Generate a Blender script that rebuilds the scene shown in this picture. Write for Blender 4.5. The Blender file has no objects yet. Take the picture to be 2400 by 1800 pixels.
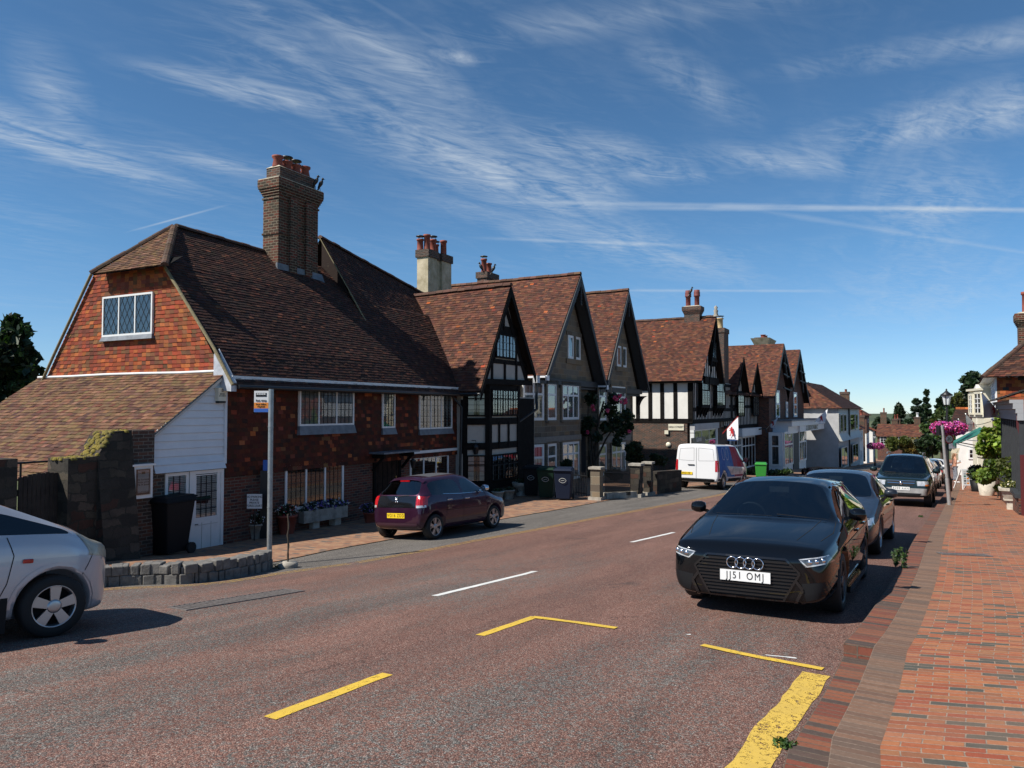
import bpy, bmesh, math, random
from mathutils import Vector, Matrix, noise as mnoise
from mathutils.bvhtree import BVHTree
random.seed(11)
R = math.radians
scene = bpy.context.scene
COL = scene.collection
# ------------------------------------------------------------------ camera, sky, sun, exposure
EYE = 1.78
F, CX, CY = 1758.0, 1200.0, 900.0
PITCH = R(2.02)
cd = bpy.data.cameras.new('camera'); cam = bpy.data.objects.new('camera', cd); COL.objects.link(cam)
cam.location = (0, 0, EYE); cam.rotation_euler = (R(90) + PITCH, 0, 0)
cd.sensor_width = 36; cd.lens = 36 * F / 2400; cd.clip_start = 0.05; cd.clip_end = 4000
scene.camera = cam
SUN_AZ, SUN_EL = (-0.92, -0.39), R(47.5)
sv = Vector((SUN_AZ[0] * math.cos(SUN_EL), SUN_AZ[1] * math.cos(SUN_EL), math.sin(SUN_EL))).normalized()
sl = bpy.data.lights.new('sun', 'SUN'); sl.energy = 5.0; sl.angle = R(0.53); sl.color = (1, 0.95, 0.87)
so = bpy.data.objects.new('sun', sl); COL.objects.link(so); so.location = (-30, 0, 40)
so.rotation_euler = sv.to_track_quat('Z', 'Y').to_euler()
scene.view_settings.view_transform = 'Standard'; scene.view_settings.look = 'None'
scene.view_settings.exposure = 0.35; scene.view_settings.gamma = 1.0
scene.cycles.use_denoising = True
scene.cycles.max_bounces = 8; scene.cycles.transparent_max_bounces = 12
scene.cycles.sample_clamp_indirect = 6
w = bpy.data.worlds.new('World'); scene.world = w; w.use_nodes = True
class NT:
 def __init__(s, tree): s.t = tree; s.n = tree.nodes; s.l = tree.links
 def new(s, typ, **kw):
  nd = s.n.new(typ)
  for k, v in kw.items():
   if k.startswith('i_'):
    key = k[2:]; key = int(key) if key.isdigit() else key.replace('_', ' ')
    s.set(nd.inputs[key], v)
   else: setattr(nd, k, v)
  return nd
 def set(s, inp, v):
  if isinstance(v, bpy.types.NodeSocket): s.l.new(v, inp)
  else: inp.default_value = v
 def math(s, op, a, b=0.0, c=None, clamp=False):
  nd = s.n.new('ShaderNodeMath'); nd.operation = op; nd.use_clamp = clamp
  s.set(nd.inputs[0], a); s.set(nd.inputs[1], b)
  if c is not None: s.set(nd.inputs[2], c)
  return nd.outputs[0]
 def mix(s, f, a, b, mode='MIX'):
  nd = s.n.new('ShaderNodeMix'); nd.data_type = 'RGBA'; nd.blend_type = mode
  s.set(nd.inputs[0], f); s.set(nd.inputs[6], a if isinstance(a, bpy.types.NodeSocket) else (*a, 1)[:4])
  s.set(nd.inputs[7], b if isinstance(b, bpy.types.NodeSocket) else (*b, 1)[:4])
  return nd.outputs[2]
 def ramp(s, f, stops, interp='LINEAR'):
  nd = s.n.new('ShaderNodeValToRGB'); cr = nd.color_ramp; cr.interpolation = interp
  while len(cr.elements) < len(stops): cr.elements.new(0.5)
  for e, (p, c) in zip(cr.elements, stops):
   e.position = p; e.color = (c, c, c, 1) if isinstance(c, (int, float)) else (*c, 1)[:4]
  s.set(nd.inputs[0], f)
  return nd.outputs[0]
 def noise(s, vec, scale, detail=4, rough=0.6, dist=0.0, out=0):
  nd = s.new('ShaderNodeTexNoise'); nd.inputs['Scale'].default_value = scale
  nd.inputs['Detail'].default_value = detail; nd.inputs['Roughness'].default_value = rough
  nd.inputs['Distortion'].default_value = dist
  if vec is not None: s.l.new(vec, nd.inputs['Vector'])
  return nd.outputs[out]
 def mapping(s, vec, scale=(1, 1, 1), rot=(0, 0, 0), loc=(0, 0, 0)):
  nd = s.new('ShaderNodeMapping'); s.l.new(vec, nd.inputs[0])
  nd.inputs['Scale'].default_value = scale; nd.inputs['Rotation'].default_value = rot; nd.inputs['Location'].default_value = loc
  return nd.outputs[0]
def build_world():
 T = NT(w.node_tree); T.n.clear()
 sky = T.new('ShaderNodeTexSky', sky_type='NISHITA', sun_disc=False, sun_elevation=SUN_EL,
    sun_rotation=math.atan2(SUN_AZ[0], SUN_AZ[1]), altitude=100, air_density=0.7, dust_density=0.0, ozone_density=3.0)
 tc = T.new('ShaderNodeTexCoord').outputs['Generated']
 sep = T.new('ShaderNodeSeparateXYZ'); T.l.new(tc, sep.inputs[0])
 z = T.math('MAXIMUM', sep.outputs[2], 0.02)
 px = T.math('DIVIDE', sep.outputs[0], z); py = T.math('DIVIDE', sep.outputs[1], z)
 cb = T.new('ShaderNodeCombineXYZ'); T.l.new(px, cb.inputs[0]); T.l.new(py, cb.inputs[1]); p = cb.outputs[0]
 def ell(cx, cy, rx, ry, ang):      # soft ellipse in the cloud layer
  m = T.mapping(p, rot=(0, 0, 0), loc=(-cx, -cy, 0))
  m = T.mapping(m, rot=(0, 0, -ang)); m = T.mapping(m, scale=(1 / rx, 1 / ry, 1))
  ln = T.new('ShaderNodeVectorMath', operation='LENGTH'); T.l.new(m, ln.inputs[0])
  return T.math('SUBTRACT', 1.0, ln.outputs['Value'], clamp=True)
 blobs = [(-0.75, 2.35, 0.55, 0.16, R(28), 1.2), (-0.1, 3.1, 1.6, 0.42, R(62), 1.25), (-0.33, 2.1, 0.5, 0.12, R(60), 1.0),
    (-0.15, 2.09, 0.12, 0.06, R(20), 1.2), (-1.75, 2.75, 0.9, 0.30, R(70), 1.3), (-1.2, 3.0, 0.5, 0.16, R(40), 0.9),
    (-1.45, 2.35, 0.5, 0.12, R(115), 0.9), (0.62, 3.15, 0.35, 0.12, R(10), 1.1), (1.6, 2.5, 1.0, 0.34, R(-40), 1.25), (1.15, 3.0, 0.6, 0.2, R(20), 1.0), (0.25, 3.35, 0.8, 0.3, R(70), 1.2), (1.3, 2.0, 0.7, 0.14, R(-20), 0.8), (0.6, 2.3, 0.5, 0.12, R(50), 0.7),
    (0.3, 2.9, 0.7, 0.28, R(35), 1.15), (0.75, 4.6, 2.2, 0.5, R(50), 0.9), (2.0, 3.6, 1.6, 0.3, R(60), 0.7),
    (-0.62, 2.02, 0.6, 0.10, R(75), 0.8), (0.2, 1.9, 0.9, 0.12, R(-15), 0.45), (3.5, 6.5, 3, 1.0, R(60), 0.4)]
 tot = None
 for cx, cy, rx, ry, a, g in blobs:
  e = T.math('MULTIPLY', ell(cx, cy, rx, ry, a), g)
  tot = e if tot is None else T.math('MAXIMUM', tot, e)
 m1 = T.mapping(p, rot=(0, 0, R(-58)), scale=(1, 1, 1)); m1 = T.mapping(m1, scale=(0.8, 2.6, 1))
 n1 = T.noise(m1, 1.3, 8, 0.55, 1.6)
 m2 = T.mapping(p, rot=(0, 0, R(-25))); m2 = T.mapping(m2, scale=(1.2, 3.2, 1))
 n2 = T.noise(m2, 3.1, 9, 0.62, 2.6)
 m3 = T.mapping(p, scale=(0.7, 1, 1)); n3 = T.noise(m3, 0.9, 5, 0.55, 0.6)
 nn = T.math('ADD', T.math('MULTIPLY', n1, 0.55), T.math('MULTIPLY', n2, 0.45))
 base = T.math('MULTIPLY', T.math('SUBTRACT', nn, 0.50), 2.2, clamp=True)
 veil = T.math('MULTIPLY', T.math('MULTIPLY', T.math('SUBTRACT', nn, 0.44), 3.0, clamp=True), T.math('MULTIPLY', T.math('SUBTRACT', n3, 0.38), 2.2, clamp=True))
 wis = T.math('MULTIPLY', T.math('MULTIPLY', T.math('SUBTRACT', nn, 0.38), 3.2, clamp=True), T.math('MULTIPLY', tot, 0.75), clamp=True)
 cl = T.math('ADD', T.math('MULTIPLY', wis, 1.0), T.math('MULTIPLY', veil, 0.42), clamp=True)
 def trail(cy, wd, slope, x0, x1, g):
  dd = T.math('ABSOLUTE', T.math('SUBTRACT', T.math('SUBTRACT', py, cy), T.math('MULTIPLY', px, slope)))
  wob = T.math('MULTIPLY', T.math('SUBTRACT', T.noise(T.mapping(p, scale=(3, 0.6, 1)), 1.2, 5, 0.6), 0.5), wd * 1.2)
  k = T.math('SUBTRACT', 1.0, T.math('DIVIDE', T.math('ABSOLUTE', T.math('ADD', dd, wob)), wd), clamp=True)
  a = T.math('MULTIPLY', T.math('SUBTRACT', px, x0), 2.0, clamp=True); b = T.math('MULTIPLY', T.math('SUBTRACT', x1, px), 2.0, clamp=True)
  return T.math('MULTIPLY', T.math('MULTIPLY', k, a), T.math('MULTIPLY', b, g))
 for a in ((3.66, 0.06, 0.02, 0.35, 9.0, 0.42), (3.57, 0.05, 0.05, -0.2, 2.6, 0.35), (6.2, 0.10, 0.02, 0.6, 2.8, 0.35), (4.35, 0.06, 0.16, -0.3, 1.3, 0.35), (3.1, 0.06, 0.5, 1.0, 5, 0.2), (2.62, 0.02, -0.72, -2.2, -1.35, 0.7), (2.28, 0.02, 1.4, -0.55, -0.1, 0.35)):
  cl = T.math('ADD', cl, trail(*a), clamp=True)
 fade = T.math('MULTIPLY', T.math('SUBTRACT', sep.outputs[2], 0.015), 9.0, clamp=True)
 cl = T.math('MULTIPLY', T.math('MULTIPLY', cl, fade), 0.82)
 bg1 = T.new('ShaderNodeBackground'); T.l.new(T.mix(1.0, sky.outputs[0], T.mix(T.math('MULTIPLY', sep.outputs[2], 5.0, clamp=True), (0.80, 0.91, 1.03), (0.76, 1.08, 1.16)), 'MULTIPLY'), bg1.inputs[0]); bg1.inputs[1].default_value = 0.086
 bg2 = T.new('ShaderNodeBackground'); bg2.inputs[0].default_value = (0.80, 0.90, 1.0, 1); bg2.inputs[1].default_value = 0.60
 mx = T.new('ShaderNodeMixShader'); T.l.new(cl, mx.inputs[0]); T.l.new(bg1.outputs[0], mx.inputs[1]); T.l.new(bg2.outputs[0], mx.inputs[2])
 out = T.new('ShaderNodeOutputWorld'); T.l.new(mx.outputs[0], out.inputs[0])
build_world()
# ------------------------------------------------------------------ pixel -> world measuring helpers (survey of the photograph)
def ray(u, v):
 x, y, z = (u - CX) / F, 1.0, -(v - CY) / F
 c, s = math.cos(PITCH), math.sin(PITCH)
 return Vector((x, y * c - z * s, y * s + z * c))
def zg(x, y):
 s = 0.819 * y + 0.574 * x; t = -0.819 * x + 0.574 * y
 if s > 175: zz = -0.05 * 175 - 0.0 * (s - 175)
 else: zz = -0.05 * s
 if s < -6: zz = 0.3
 c = 0.11 * max(0.0, min(1.0, 1 - s / 30.0)) * max(0.3, min(1.0, 0.30 + 0.7 * s / 9.5))
 tt = t - 3.5
 sm = tt if tt > 1.5 else (0 if tt < -1.5 else (tt + 1.5) ** 2 / 6)
 return zz - c * min(sm, 22)
def G(u, v, dz=0.0):                  # where the sight line of a pixel meets the ground
 d = ray(u, v); lo, hi = 0.5, 400.0
 f = lambda k: EYE + d.z * k - (zg(d.x * k, d.y * k) + dz)
 k = lo; step = 0.25
 while k < hi and f(k) > 0: k += step; step *= 1.03
 a, b = k - step, k
 for _ in range(30):
  m = (a + b) / 2
  if f(m) > 0: a = m
  else: b = m
 return (d.x * a, d.y * a)
def at(u, v, y):                      # pixel at a known distance
 d = ray(u, v); k = y / d.y
 return Vector((d.x * k, y, EYE + d.z * k))
class Pl:                              # a street frontage: k along it, m back from it, z up
 def __init__(s, x, y, dx=0.466, dy=0.885):
  l = math.hypot(dx, dy); s.o = (x, y); s.d = (dx / l, dy / l); s.b = (-dy / l, dx / l)
 def w(s, k, m=0.0, z=0.0):
  return Vector((s.o[0] + s.d[0] * k + s.b[0] * m, s.o[1] + s.d[1] * k + s.b[1] * m, z))
 def kz(s, u, v, m=0.0):
  d = ray(u, v); ox, oy = s.o[0] + s.b[0] * m, s.o[1] + s.b[1] * m
  # ox+dx*k = d.x*t ; oy+dy*k = d.y*t
  det = s.d[0] * (-d.y) - (-d.x) * s.d[1]
  k = ((-ox) * (-d.y) - (-d.x) * (-oy)) / det
  t = (s.d[0] * (-oy) - s.d[1] * (-ox)) / det
  return k, EYE + d.z * t
 def mz(s, u, v, k=0.0):             # on the end plane at k
  d = ray(u, v); ox, oy = s.o[0] + s.d[0] * k, s.o[1] + s.d[1] * k
  det = s.b[0] * (-d.y) - (-d.x) * s.b[1]
  m = ((-ox) * (-d.y) - (-d.x) * (-oy)) / det
  t = (s.b[0] * (-oy) - s.b[1] * (-ox)) / det
  return m, EYE + d.z * t
 def g(s, k, m=0.0):
  p = s.w(k, m); return zg(p.x, p.y)
 def shift(s, q):                    # the same frontage moved q metres toward the street
  return Pl(s.o[0] - s.b[0] * q, s.o[1] - s.b[1] * q, *s.d)
class EndPl(Pl):                       # an end wall: runs back from the frontage, its outside faces -k
 def __init__(s, pl, k, m0=0.0):
  p = pl.w(k, m0); s.o = (p.x, p.y); s.d = (-pl.b[0], -pl.b[1]); s.b = pl.d
# ------------------------------------------------------------------ mesh helpers
class MB:
 def __init__(s): s.v = []; s.f = []; s.m = []; s.c = []; s.uv = []; s.sm = []
 def add(s, vs, fs, mi=0, col=None, smooth=False, uvs=None):
  o = len(s.v); s.v += [tuple(p) for p in vs]
  for n, f in enumerate(fs):
   s.f.append(tuple(i + o for i in f)); s.m.append(mi); s.c.append(col); s.sm.append(smooth)
   s.uv.append(uvs[n] if uvs else None)
  return s
 def quad(s, a, b, c, d, mi=0, col=None, uv=None):
  return s.add([a, b, c, d], [(0, 1, 2, 3)], mi, col, uvs=[uv] if uv else None)
 def poly(s, pts, mi=0, col=None): return s.add(pts, [tuple(range(len(pts)))], mi, col)
 def hexa(s, p, mi=0, col=None):     # 8 points: bottom 4 ccw, top 4 ccw
  return s.add(p, [(3, 2, 1, 0), (4, 5, 6, 7), (0, 1, 5, 4), (1, 2, 6, 5), (2, 3, 7, 6), (3, 0, 4, 7)], mi, col)
 def box(s, x0, x1, y0, y1, z0, z1, mi=0, col=None, M=None):
  p = [Vector(q) for q in ((x0, y0, z0), (x1, y0, z0), (x1, y1, z0), (x0, y1, z0), (x0, y0, z1), (x1, y0, z1), (x1, y1, z1), (x0, y1, z1))]
  if M is not None: p = [M @ q for q in p]
  return s.hexa(p, mi, col)
 def pbox(s, pl, k0, k1, m0, m1, z0, z1, mi=0, col=None):   # box in a frontage's frame
  w_ = pl.w
  return s.hexa([w_(k0, m0, z0), w_(k1, m0, z0), w_(k1, m1, z0), w_(k0, m1, z0), w_(k0, m0, z1), w_(k1, m0, z1), w_(k1, m1, z1), w_(k0, m1, z1)], mi, col)
 def bar(s, a, b, w_, h, mi=0, col=None, up=(0, 0, 1)):      # squared timber from a to b
  a, b = Vector(a), Vector(b); d = (b - a).normalized(); upv = Vector(up)
  if abs(d.dot(upv)) > 0.98: upv = Vector((1, 0, 0))
  x = d.cross(upv).normalized(); y = x.cross(d).normalized()
  p = []
  for c in (a, b):
   for sx, sy in ((-1, -1), (1, -1), (1, 1), (-1, 1)): p.append(c + x * sx * w_ / 2 + y * sy * h / 2)
  return s.add(p, [(0, 1, 2, 3), (7, 6, 5, 4), (1, 0, 4, 5), (2, 1, 5, 6), (3, 2, 6, 7), (0, 3, 7, 4)], mi, col)
 def tube(s, pts, r, n=8, mi=0, cap=True, col=None):
  pts = [Vector(p) for p in pts]; rs = r if isinstance(r, (list, tuple)) else [r] * len(pts)
  vs = []; prev = None
  for i, p in enumerate(pts):
   d = (pts[min(i + 1, len(pts) - 1)] - pts[max(i - 1, 0)]).normalized()
   if prev is None: x = d.orthogonal().normalized()
   else:
    x = (prev - d * prev.dot(d))
    x = x.normalized() if x.length > 1e-5 else d.orthogonal().normalized()
   prev = x; y = d.cross(x)
   vs += [p + (x * math.cos(2 * math.pi * j / n) + y * math.sin(2 * math.pi * j / n)) * rs[i] for j in range(n)]
  fs = [(i * n + j, i * n + (j + 1) % n, (i + 1) * n + (j + 1) % n, (i + 1) * n + j) for i in range(len(pts) - 1) for j in range(n)]
  s.add(vs, fs, mi, col, smooth=True)
  if cap:
   s.add(vs[:n][::-1], [tuple(range(n))], mi, col); s.add(vs[-n:], [tuple(range(n))], mi, col)
  return s
 def lathe(s, c, prof, n=16, mi=0, M=None, col=None, smooth=True, cap=True):   # prof [(r, z)]
  vs = []
  for r, z in prof:
   for j in range(n):
    a = 2 * math.pi * j / n; q = Vector((r * math.cos(a), r * math.sin(a), z))
    vs.append((M @ q if M is not None else q) + Vector(c))
  fs = [(i * n + j, i * n + (j + 1) % n, (i + 1) * n + (j + 1) % n, (i + 1) * n + j) for i in range(len(prof) - 1) for j in range(n)]
  s.add(vs, fs, mi, col, smooth=smooth)
  if not cap: return s
  if prof[0][0] > 1e-4: s.add(vs[:n][::-1], [tuple(range(n))], mi, col)
  if prof[-1][0] > 1e-4: s.add(vs[-n:], [tuple(range(n))], mi, col)
  return s
 def build(s, name, mats, parent=None, local=False, shade=False):
  me = bpy.data.meshes.new(name)
  off = Vector((0, 0, 0))
  if parent is not None and not local:
   q = parent
   while q is not None: off = off + q.location; q = q.parent
  me.from_pydata([(a - off.x, b - off.y, c - off.z) for a, b, c in s.v], [], s.f)
  if not isinstance(mats, (list, tuple)): mats = [mats]
  for m_ in mats: me.materials.append(MT[m_] if isinstance(m_, str) else m_)
  me.polygons.foreach_set('material_index', s.m)
  me.polygons.foreach_set('use_smooth', [bool(x) or shade for x in s.sm])
  uvl = me.uv_layers.new(name='UVMap'); data = [0.0] * (2 * len(me.loops)); li = 0
  for fi, f in enumerate(s.f):
   if s.uv[fi]:
    for (a, b) in s.uv[fi]: data[li] = a; data[li + 1] = b; li += 2
    continue
   a, b, c = Vector(s.v[f[0]]), Vector(s.v[f[1]]), Vector(s.v[f[2]]); nn = (b - a).cross(c - a)
   if nn.length < 1e-12: nn = Vector((0, 0, 1))
   nn.normalize()
   if abs(nn.z) > 0.9: t1, t2 = Vector((1, 0, 0)), Vector((0, 1, 0))
   else:
    t1 = Vector((-nn.y, nn.x, 0)).normalized(); t2 = nn.cross(t1)
    if t2.z < 0: t2 = -t2
   for i in f:
    p = Vector(s.v[i]); data[li] = p.dot(t1); data[li + 1] = p.z if abs(nn.z) < 0.3 else p.dot(t2); li += 2
  uvl.data.foreach_set('uv', data)
  if any(c is not None for c in s.c):
   ca = me.color_attributes.new('Col', 'FLOAT_COLOR', 'CORNER'); cdat = []
   for fi, f in enumerate(s.f):
    c = s.c[fi] or (0.5, 0.5, 0.5); cdat += [c[0], c[1], c[2], 1.0] * len(f)
   ca.data.foreach_set('color', cdat)
  me.validate(); me.update()
  o = bpy.data.objects.new(name, me); COL.objects.link(o)
  if parent is not None: o.parent = parent
  return o
def thing(name, label, cat, loc, group=None, rz=0):
 o = bpy.data.objects.new(name, None); COL.objects.link(o); o.location = loc; o.rotation_euler = (0, 0, rz)
 o.empty_display_size = 0.2
 o['label'] = label; o['category'] = cat
 if group: o['group'] = group
 return o
def tag(o, label, cat, group=None, kind=None):
 if label: o['label'] = label
 if cat: o['category'] = cat
 if group: o['group'] = group
 if kind: o['kind'] = kind
 return o
def struct(o, kind='structure'): o['kind'] = kind; return o
def rc(base, v=0.25, h=0.08):          # a jittered colour
 k = 1 + random.uniform(-v, v)
 return tuple(max(0.004, c * k * (1 + random.uniform(-h, h))) for c in base)
ROOF = [(0.135, 0.048, 0.030), (0.10, 0.040, 0.028), (0.165, 0.064, 0.038), (0.08, 0.036, 0.028), (0.12, 0.055, 0.036), (0.18, 0.075, 0.042)]
ROOFD = [(0.060, 0.028, 0.022), (0.075, 0.032, 0.023), (0.048, 0.026, 0.022), (0.09, 0.040, 0.027), (0.058, 0.034, 0.026)]
ROOFM = [(0.19, 0.095, 0.05), (0.16, 0.09, 0.045), (0.22, 0.11, 0.065), (0.14, 0.075, 0.045), (0.18, 0.11, 0.05), (0.12, 0.06, 0.04)]
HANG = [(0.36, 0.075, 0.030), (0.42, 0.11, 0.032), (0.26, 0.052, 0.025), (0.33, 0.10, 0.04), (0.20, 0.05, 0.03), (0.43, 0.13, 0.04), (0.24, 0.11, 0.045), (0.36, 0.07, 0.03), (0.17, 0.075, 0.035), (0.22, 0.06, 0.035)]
HANG_SHADED = [(0.105, 0.024, 0.013), (0.085, 0.021, 0.013), (0.12, 0.03, 0.013), (0.055, 0.023, 0.016), (0.085, 0.028, 0.014)]  # hung tiles darkened in colour to stand for shade on the street front
def tiles(mb, BL, BR, TL, TR, gauge=0.105, tw=0.165, th=0.014, pal=ROOF, odd=None, mi=0, wob=0.03, jit=0.010, sag=0.0, under=True):
 BL, BR, TL, TR = map(Vector, (BL, BR, TL, TR))
 n = ((BR - BL).cross((TL - BL) if (TL - BL).length > 0.1 else (TR - BR))).normalized()
 H = (((TL + TR) / 2) - ((BL + BR) / 2)).length; rows = max(1, int(round(H / gauge)))
 ph = random.uniform(0, 50)
 def P(a, b):
  p = (BL.lerp(BR, a)).lerp(TL.lerp(TR, a), b)
  if sag: p = p - Vector((0, 0, 1)) * sag * math.sin(math.pi * a)
  return p
 for i in range(rows):
  b0, b1 = i / rows, min(1.0, (i + 1.25) / rows)
  W = (P(1, b0) - P(0, b0)).length; nc = max(1, int(round(W / tw))); st = 0.5 * (i % 2) / nc
  hgt = [wob * (mnoise.noise(Vector((x * 0.6 * W / 1.0 + ph, i * 0.35, ph)))) * 1.0 for x in (0, .2, .4, .6, .8, 1.0)]
  for j in range(-1 if st else 0, nc):
   a0 = j / nc + st; a1 = (j + 1) / nc + st
   a0 = max(0.0, a0); a1 = min(1.0, a1)
   if a1 - a0 < 1e-4: continue
   am = (a0 + a1) / 2; hh = hgt[min(5, int(am * 5.99))]
   jb = random.uniform(-jit, jit); lift = th + random.uniform(0, jit)
   db0 = (hh * 0.5 + random.uniform(-jit, jit)) / max(H, 0.1); tl = random.uniform(-0.004, 0.004)
   p0, p1, p2, p3 = P(a0, max(0, b0 + db0)), P(a1, max(0, b0 + db0 + tl / H)), P(a1, b1), P(a0, b1)
   g_ = 0.0015
   e = (p1 - p0); e = e.normalized() * g_ if e.length > 0.02 else e * 0
   q0, q1 = p0 + n * lift + e, p1 + n * (lift + jb * 0.4) - e
   c = rc(random.choice(pal), 0.22, 0.08)
   if odd and random.random() < odd[0]: c = rc(random.choice(odd[1]), 0.2)
   mb.add([q0, q1, p2 + n * 0.003, p3 + n * 0.003, p0 - n * 0.004, p1 - n * 0.004], [(0, 1, 2, 3), (4, 5, 1, 0)], mi, c)
 if under: mb.quad(P(0, 0) - n * 0.02, P(1, 0) - n * 0.02, P(1, 1) - n * 0.02, P(0, 1) - n * 0.02, mi, (0.03, 0.02, 0.015))
def ridge(mb, a, b, r=0.11, mi=0, col=(0.10, 0.06, 0.045), seg=0.33, sag=0):
 a, b = Vector(a), Vector(b); L = (b - a).length; n = max(1, int(L / seg))
 for i in range(n):
  p, q = a.lerp(b, i / n), a.lerp(b, (i + 0.97) / n)
  j = random.uniform(-.012, .012)
  if sag: p = p - Vector((0, 0, sag * math.sin(math.pi * i / n))); q = q - Vector((0, 0, sag * math.sin(math.pi * (i + 1) / n)))
  d = (q - p).normalized(); s_ = d.cross(Vector((0, 0, 1))).normalized(); u_ = s_.cross(d)
  vs = []
  for c in (p, q):
   for k in range(6):
    an = math.pi * k / 5; vs.append(c + s_ * math.cos(an) * r + u_ * (math.sin(an) * r - r * 0.45 + j))
  mb.add(vs, [(k, k + 1, k + 7, k + 6) for k in range(5)] + [(5, 4, 3, 2, 1, 0), (6, 7, 8, 9, 10, 11)], mi, rc(col, 0.3))
# ------------------------------------------------------------------ materials
MT = {}
def M_(name):
 m = bpy.data.materials.new(name); m.use_nodes = True; T = NT(m.node_tree)
 b = T.n['Principled BSDF']; MT[name] = m
 return m, T, b
def simple(name, col, rough=0.6, metal=0.0, spec=0.5, var=0.0, vs=8.0, bump=0.0, bs=60.0, coat=0.0, col2=None, em=None):
 m, T, b = M_(name)
 b.inputs['Roughness'].default_value = rough; b.inputs['Metallic'].default_value = metal
 b.inputs['Specular IOR Level'].default_value = spec
 b.inputs['Base Color'].default_value = (*col, 1)
 tc = T.new('ShaderNodeTexCoord').outputs['Object']
 if var or col2:
  n = T.noise(tc, vs, 6, 0.65)
  c2 = col2 or tuple(max(0, c * (1 - var)) for c in col); c1 = col if col2 else tuple(min(1, c * (1 + var)) for c in col)
  T.l.new(T.mix(T.ramp(n, [(0.35, 0.0), (0.65, 1.0)]), c1, c2), b.inputs['Base Color'])
 if bump:
  bp = T.new('ShaderNodeBump'); bp.inputs['Strength'].default_value = bump; bp.inputs['Distance'].default_value = 0.01
  T.l.new(T.noise(tc, bs, 5, 0.6), bp.inputs['Height']); T.l.new(bp.outputs[0], b.inputs['Normal'])
 if coat: b.inputs['Coat Weight'].default_value = coat; b.inputs['Coat Roughness'].default_value = 0.03
 return m
def tile_mat(name, lichen=0.25, lcol=(0.22, 0.20, 0.13), rough=0.85, dark=0.0):
 m, T, b = M_(name); b.inputs['Roughness'].default_value = rough; b.inputs['Specular IOR Level'].default_value = 0.25
 tc = T.new('ShaderNodeTexCoord').outputs['Object']
 at_ = T.new('ShaderNodeAttribute', attribute_name='Col').outputs['Color']
 n1 = T.noise(tc, 28, 6, 0.7); n2 = T.noise(tc, 0.7, 5, 0.6); n3 = T.noise(tc, 9, 5, 0.75)
 c = T.mix(T.ramp(n1, [(0.3, 0.0), (0.75, 0.75)]), at_, T.mix(1.0, at_, (0.55, 0.5, 0.48), 'MULTIPLY'))
 c = T.mix(T.ramp(n2, [(0.35, 0.0), (0.7, 0.55)]), c, T.mix(1.0, c, (0.60, 0.62, 0.62), 'MULTIPLY'))
 c = T.mix(T.ramp(n3, [(0.60, 0.0), (0.72, lichen)]), c, lcol)
 T.l.new(c, b.inputs['Base Color'])
 bp = T.new('ShaderNodeBump'); bp.inputs['Strength'].default_value = 0.5; bp.inputs['Distance'].default_value = 0.006
 T.l.new(n1, bp.inputs['Height']); T.l.new(bp.outputs[0], b.inputs['Normal'])
def brick_mat(name, stops, mortar, bw=0.225, rh=0.075, ms=0.010, wear=0.5, wcol=(0.05, 0.045, 0.04), offs=0.5, swap=False, bump=0.6, rough=0.85, stain=0.4, dirt_scale=1.3, squash=1.0, dist=0.0):
 m, T, b = M_(name); b.inputs['Roughness'].default_value = rough; b.inputs['Specular IOR Level'].default_value = 0.25
 uv = T.new('ShaderNodeUVMap').outputs[0]; ob = T.new('ShaderNodeTexCoord').outputs['Object']
 v = T.mapping(uv, rot=(0, 0, R(90))) if swap else uv
 if dist:
  nv = T.noise(uv, 2.2, 3, 0.6, out=1); vm = T.new('ShaderNodeVectorMath', operation='MULTIPLY_ADD'); T.l.new(nv, vm.inputs[0])
  vm.inputs[1].default_value = (dist, dist, 0); T.l.new(v, vm.inputs[2]); v = vm.outputs[0]
 br = T.new('ShaderNodeTexBrick'); T.l.new(v, br.inputs['Vector']); br.offset = offs; br.squash = squash
 for k, x in (('Color1', (0, 0, 0, 1)), ('Color2', (1, 1, 1, 1)), ('Mortar', (0.5, 0.5, 0.5, 1)), ('Scale', 1.0), ('Mortar Size', ms), ('Mortar Smooth', 0.15), ('Bias', 0.0), ('Brick Width', bw), ('Row Height', rh)):
  br.inputs[k].default_value = x
 col = T.ramp(br.outputs['Color'], stops, 'CONSTANT')
 n1 = T.noise(ob, 35, 6, 0.7); n2 = T.noise(ob, dirt_scale, 5, 0.6); n4 = T.noise(ob, 160, 3, 0.6)
 col = T.mix(T.ramp(n1, [(0.3, 0.0), (0.8, wear)]), col, T.mix(1.0, col, (0.45, 0.43, 0.42), 'MULTIPLY'))
 col = T.mix(T.ramp(n4, [(0.55, 0.0), (0.8, 0.25)]), col, T.mix(1.0, col, (1.9, 1.8, 1.7), 'MULTIPLY'))
 col = T.mix(br.outputs['Fac'], col, T.mix(T.ramp(n1, [(0.4, 0), (0.6, 1)]), mortar, tuple(x * 0.6 for x in mortar)))
 col = T.mix(T.ramp(n2, [(0.45, 0.0), (0.75, stain)]), col, wcol)
 T.l.new(col, b.inputs['Base Color'])
 h = T.math('SUBTRACT', T.math('MULTIPLY', n1, 0.35), br.outputs['Fac'])
 bp = T.new('ShaderNodeBump'); bp.inputs['Strength'].default_value = bump; bp.inputs['Distance'].default_value = 0.008
 T.l.new(h, bp.inputs['Height']); T.l.new(bp.outputs[0], b.inputs['Normal'])
def s_(*a):                             # evenly spaced constant colour stops
 n = len(a); return [(i / n, c) for i, c in enumerate(a)]
tile_mat('roof_tile'); tile_mat('roof_tile_moss', 0.75, (0.24, 0.20, 0.07)); tile_mat('roof_tile_far', 0.35, (0.30, 0.22, 0.16)); tile_mat('hung_tile', 0.35, (0.20, 0.12, 0.05))
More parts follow.
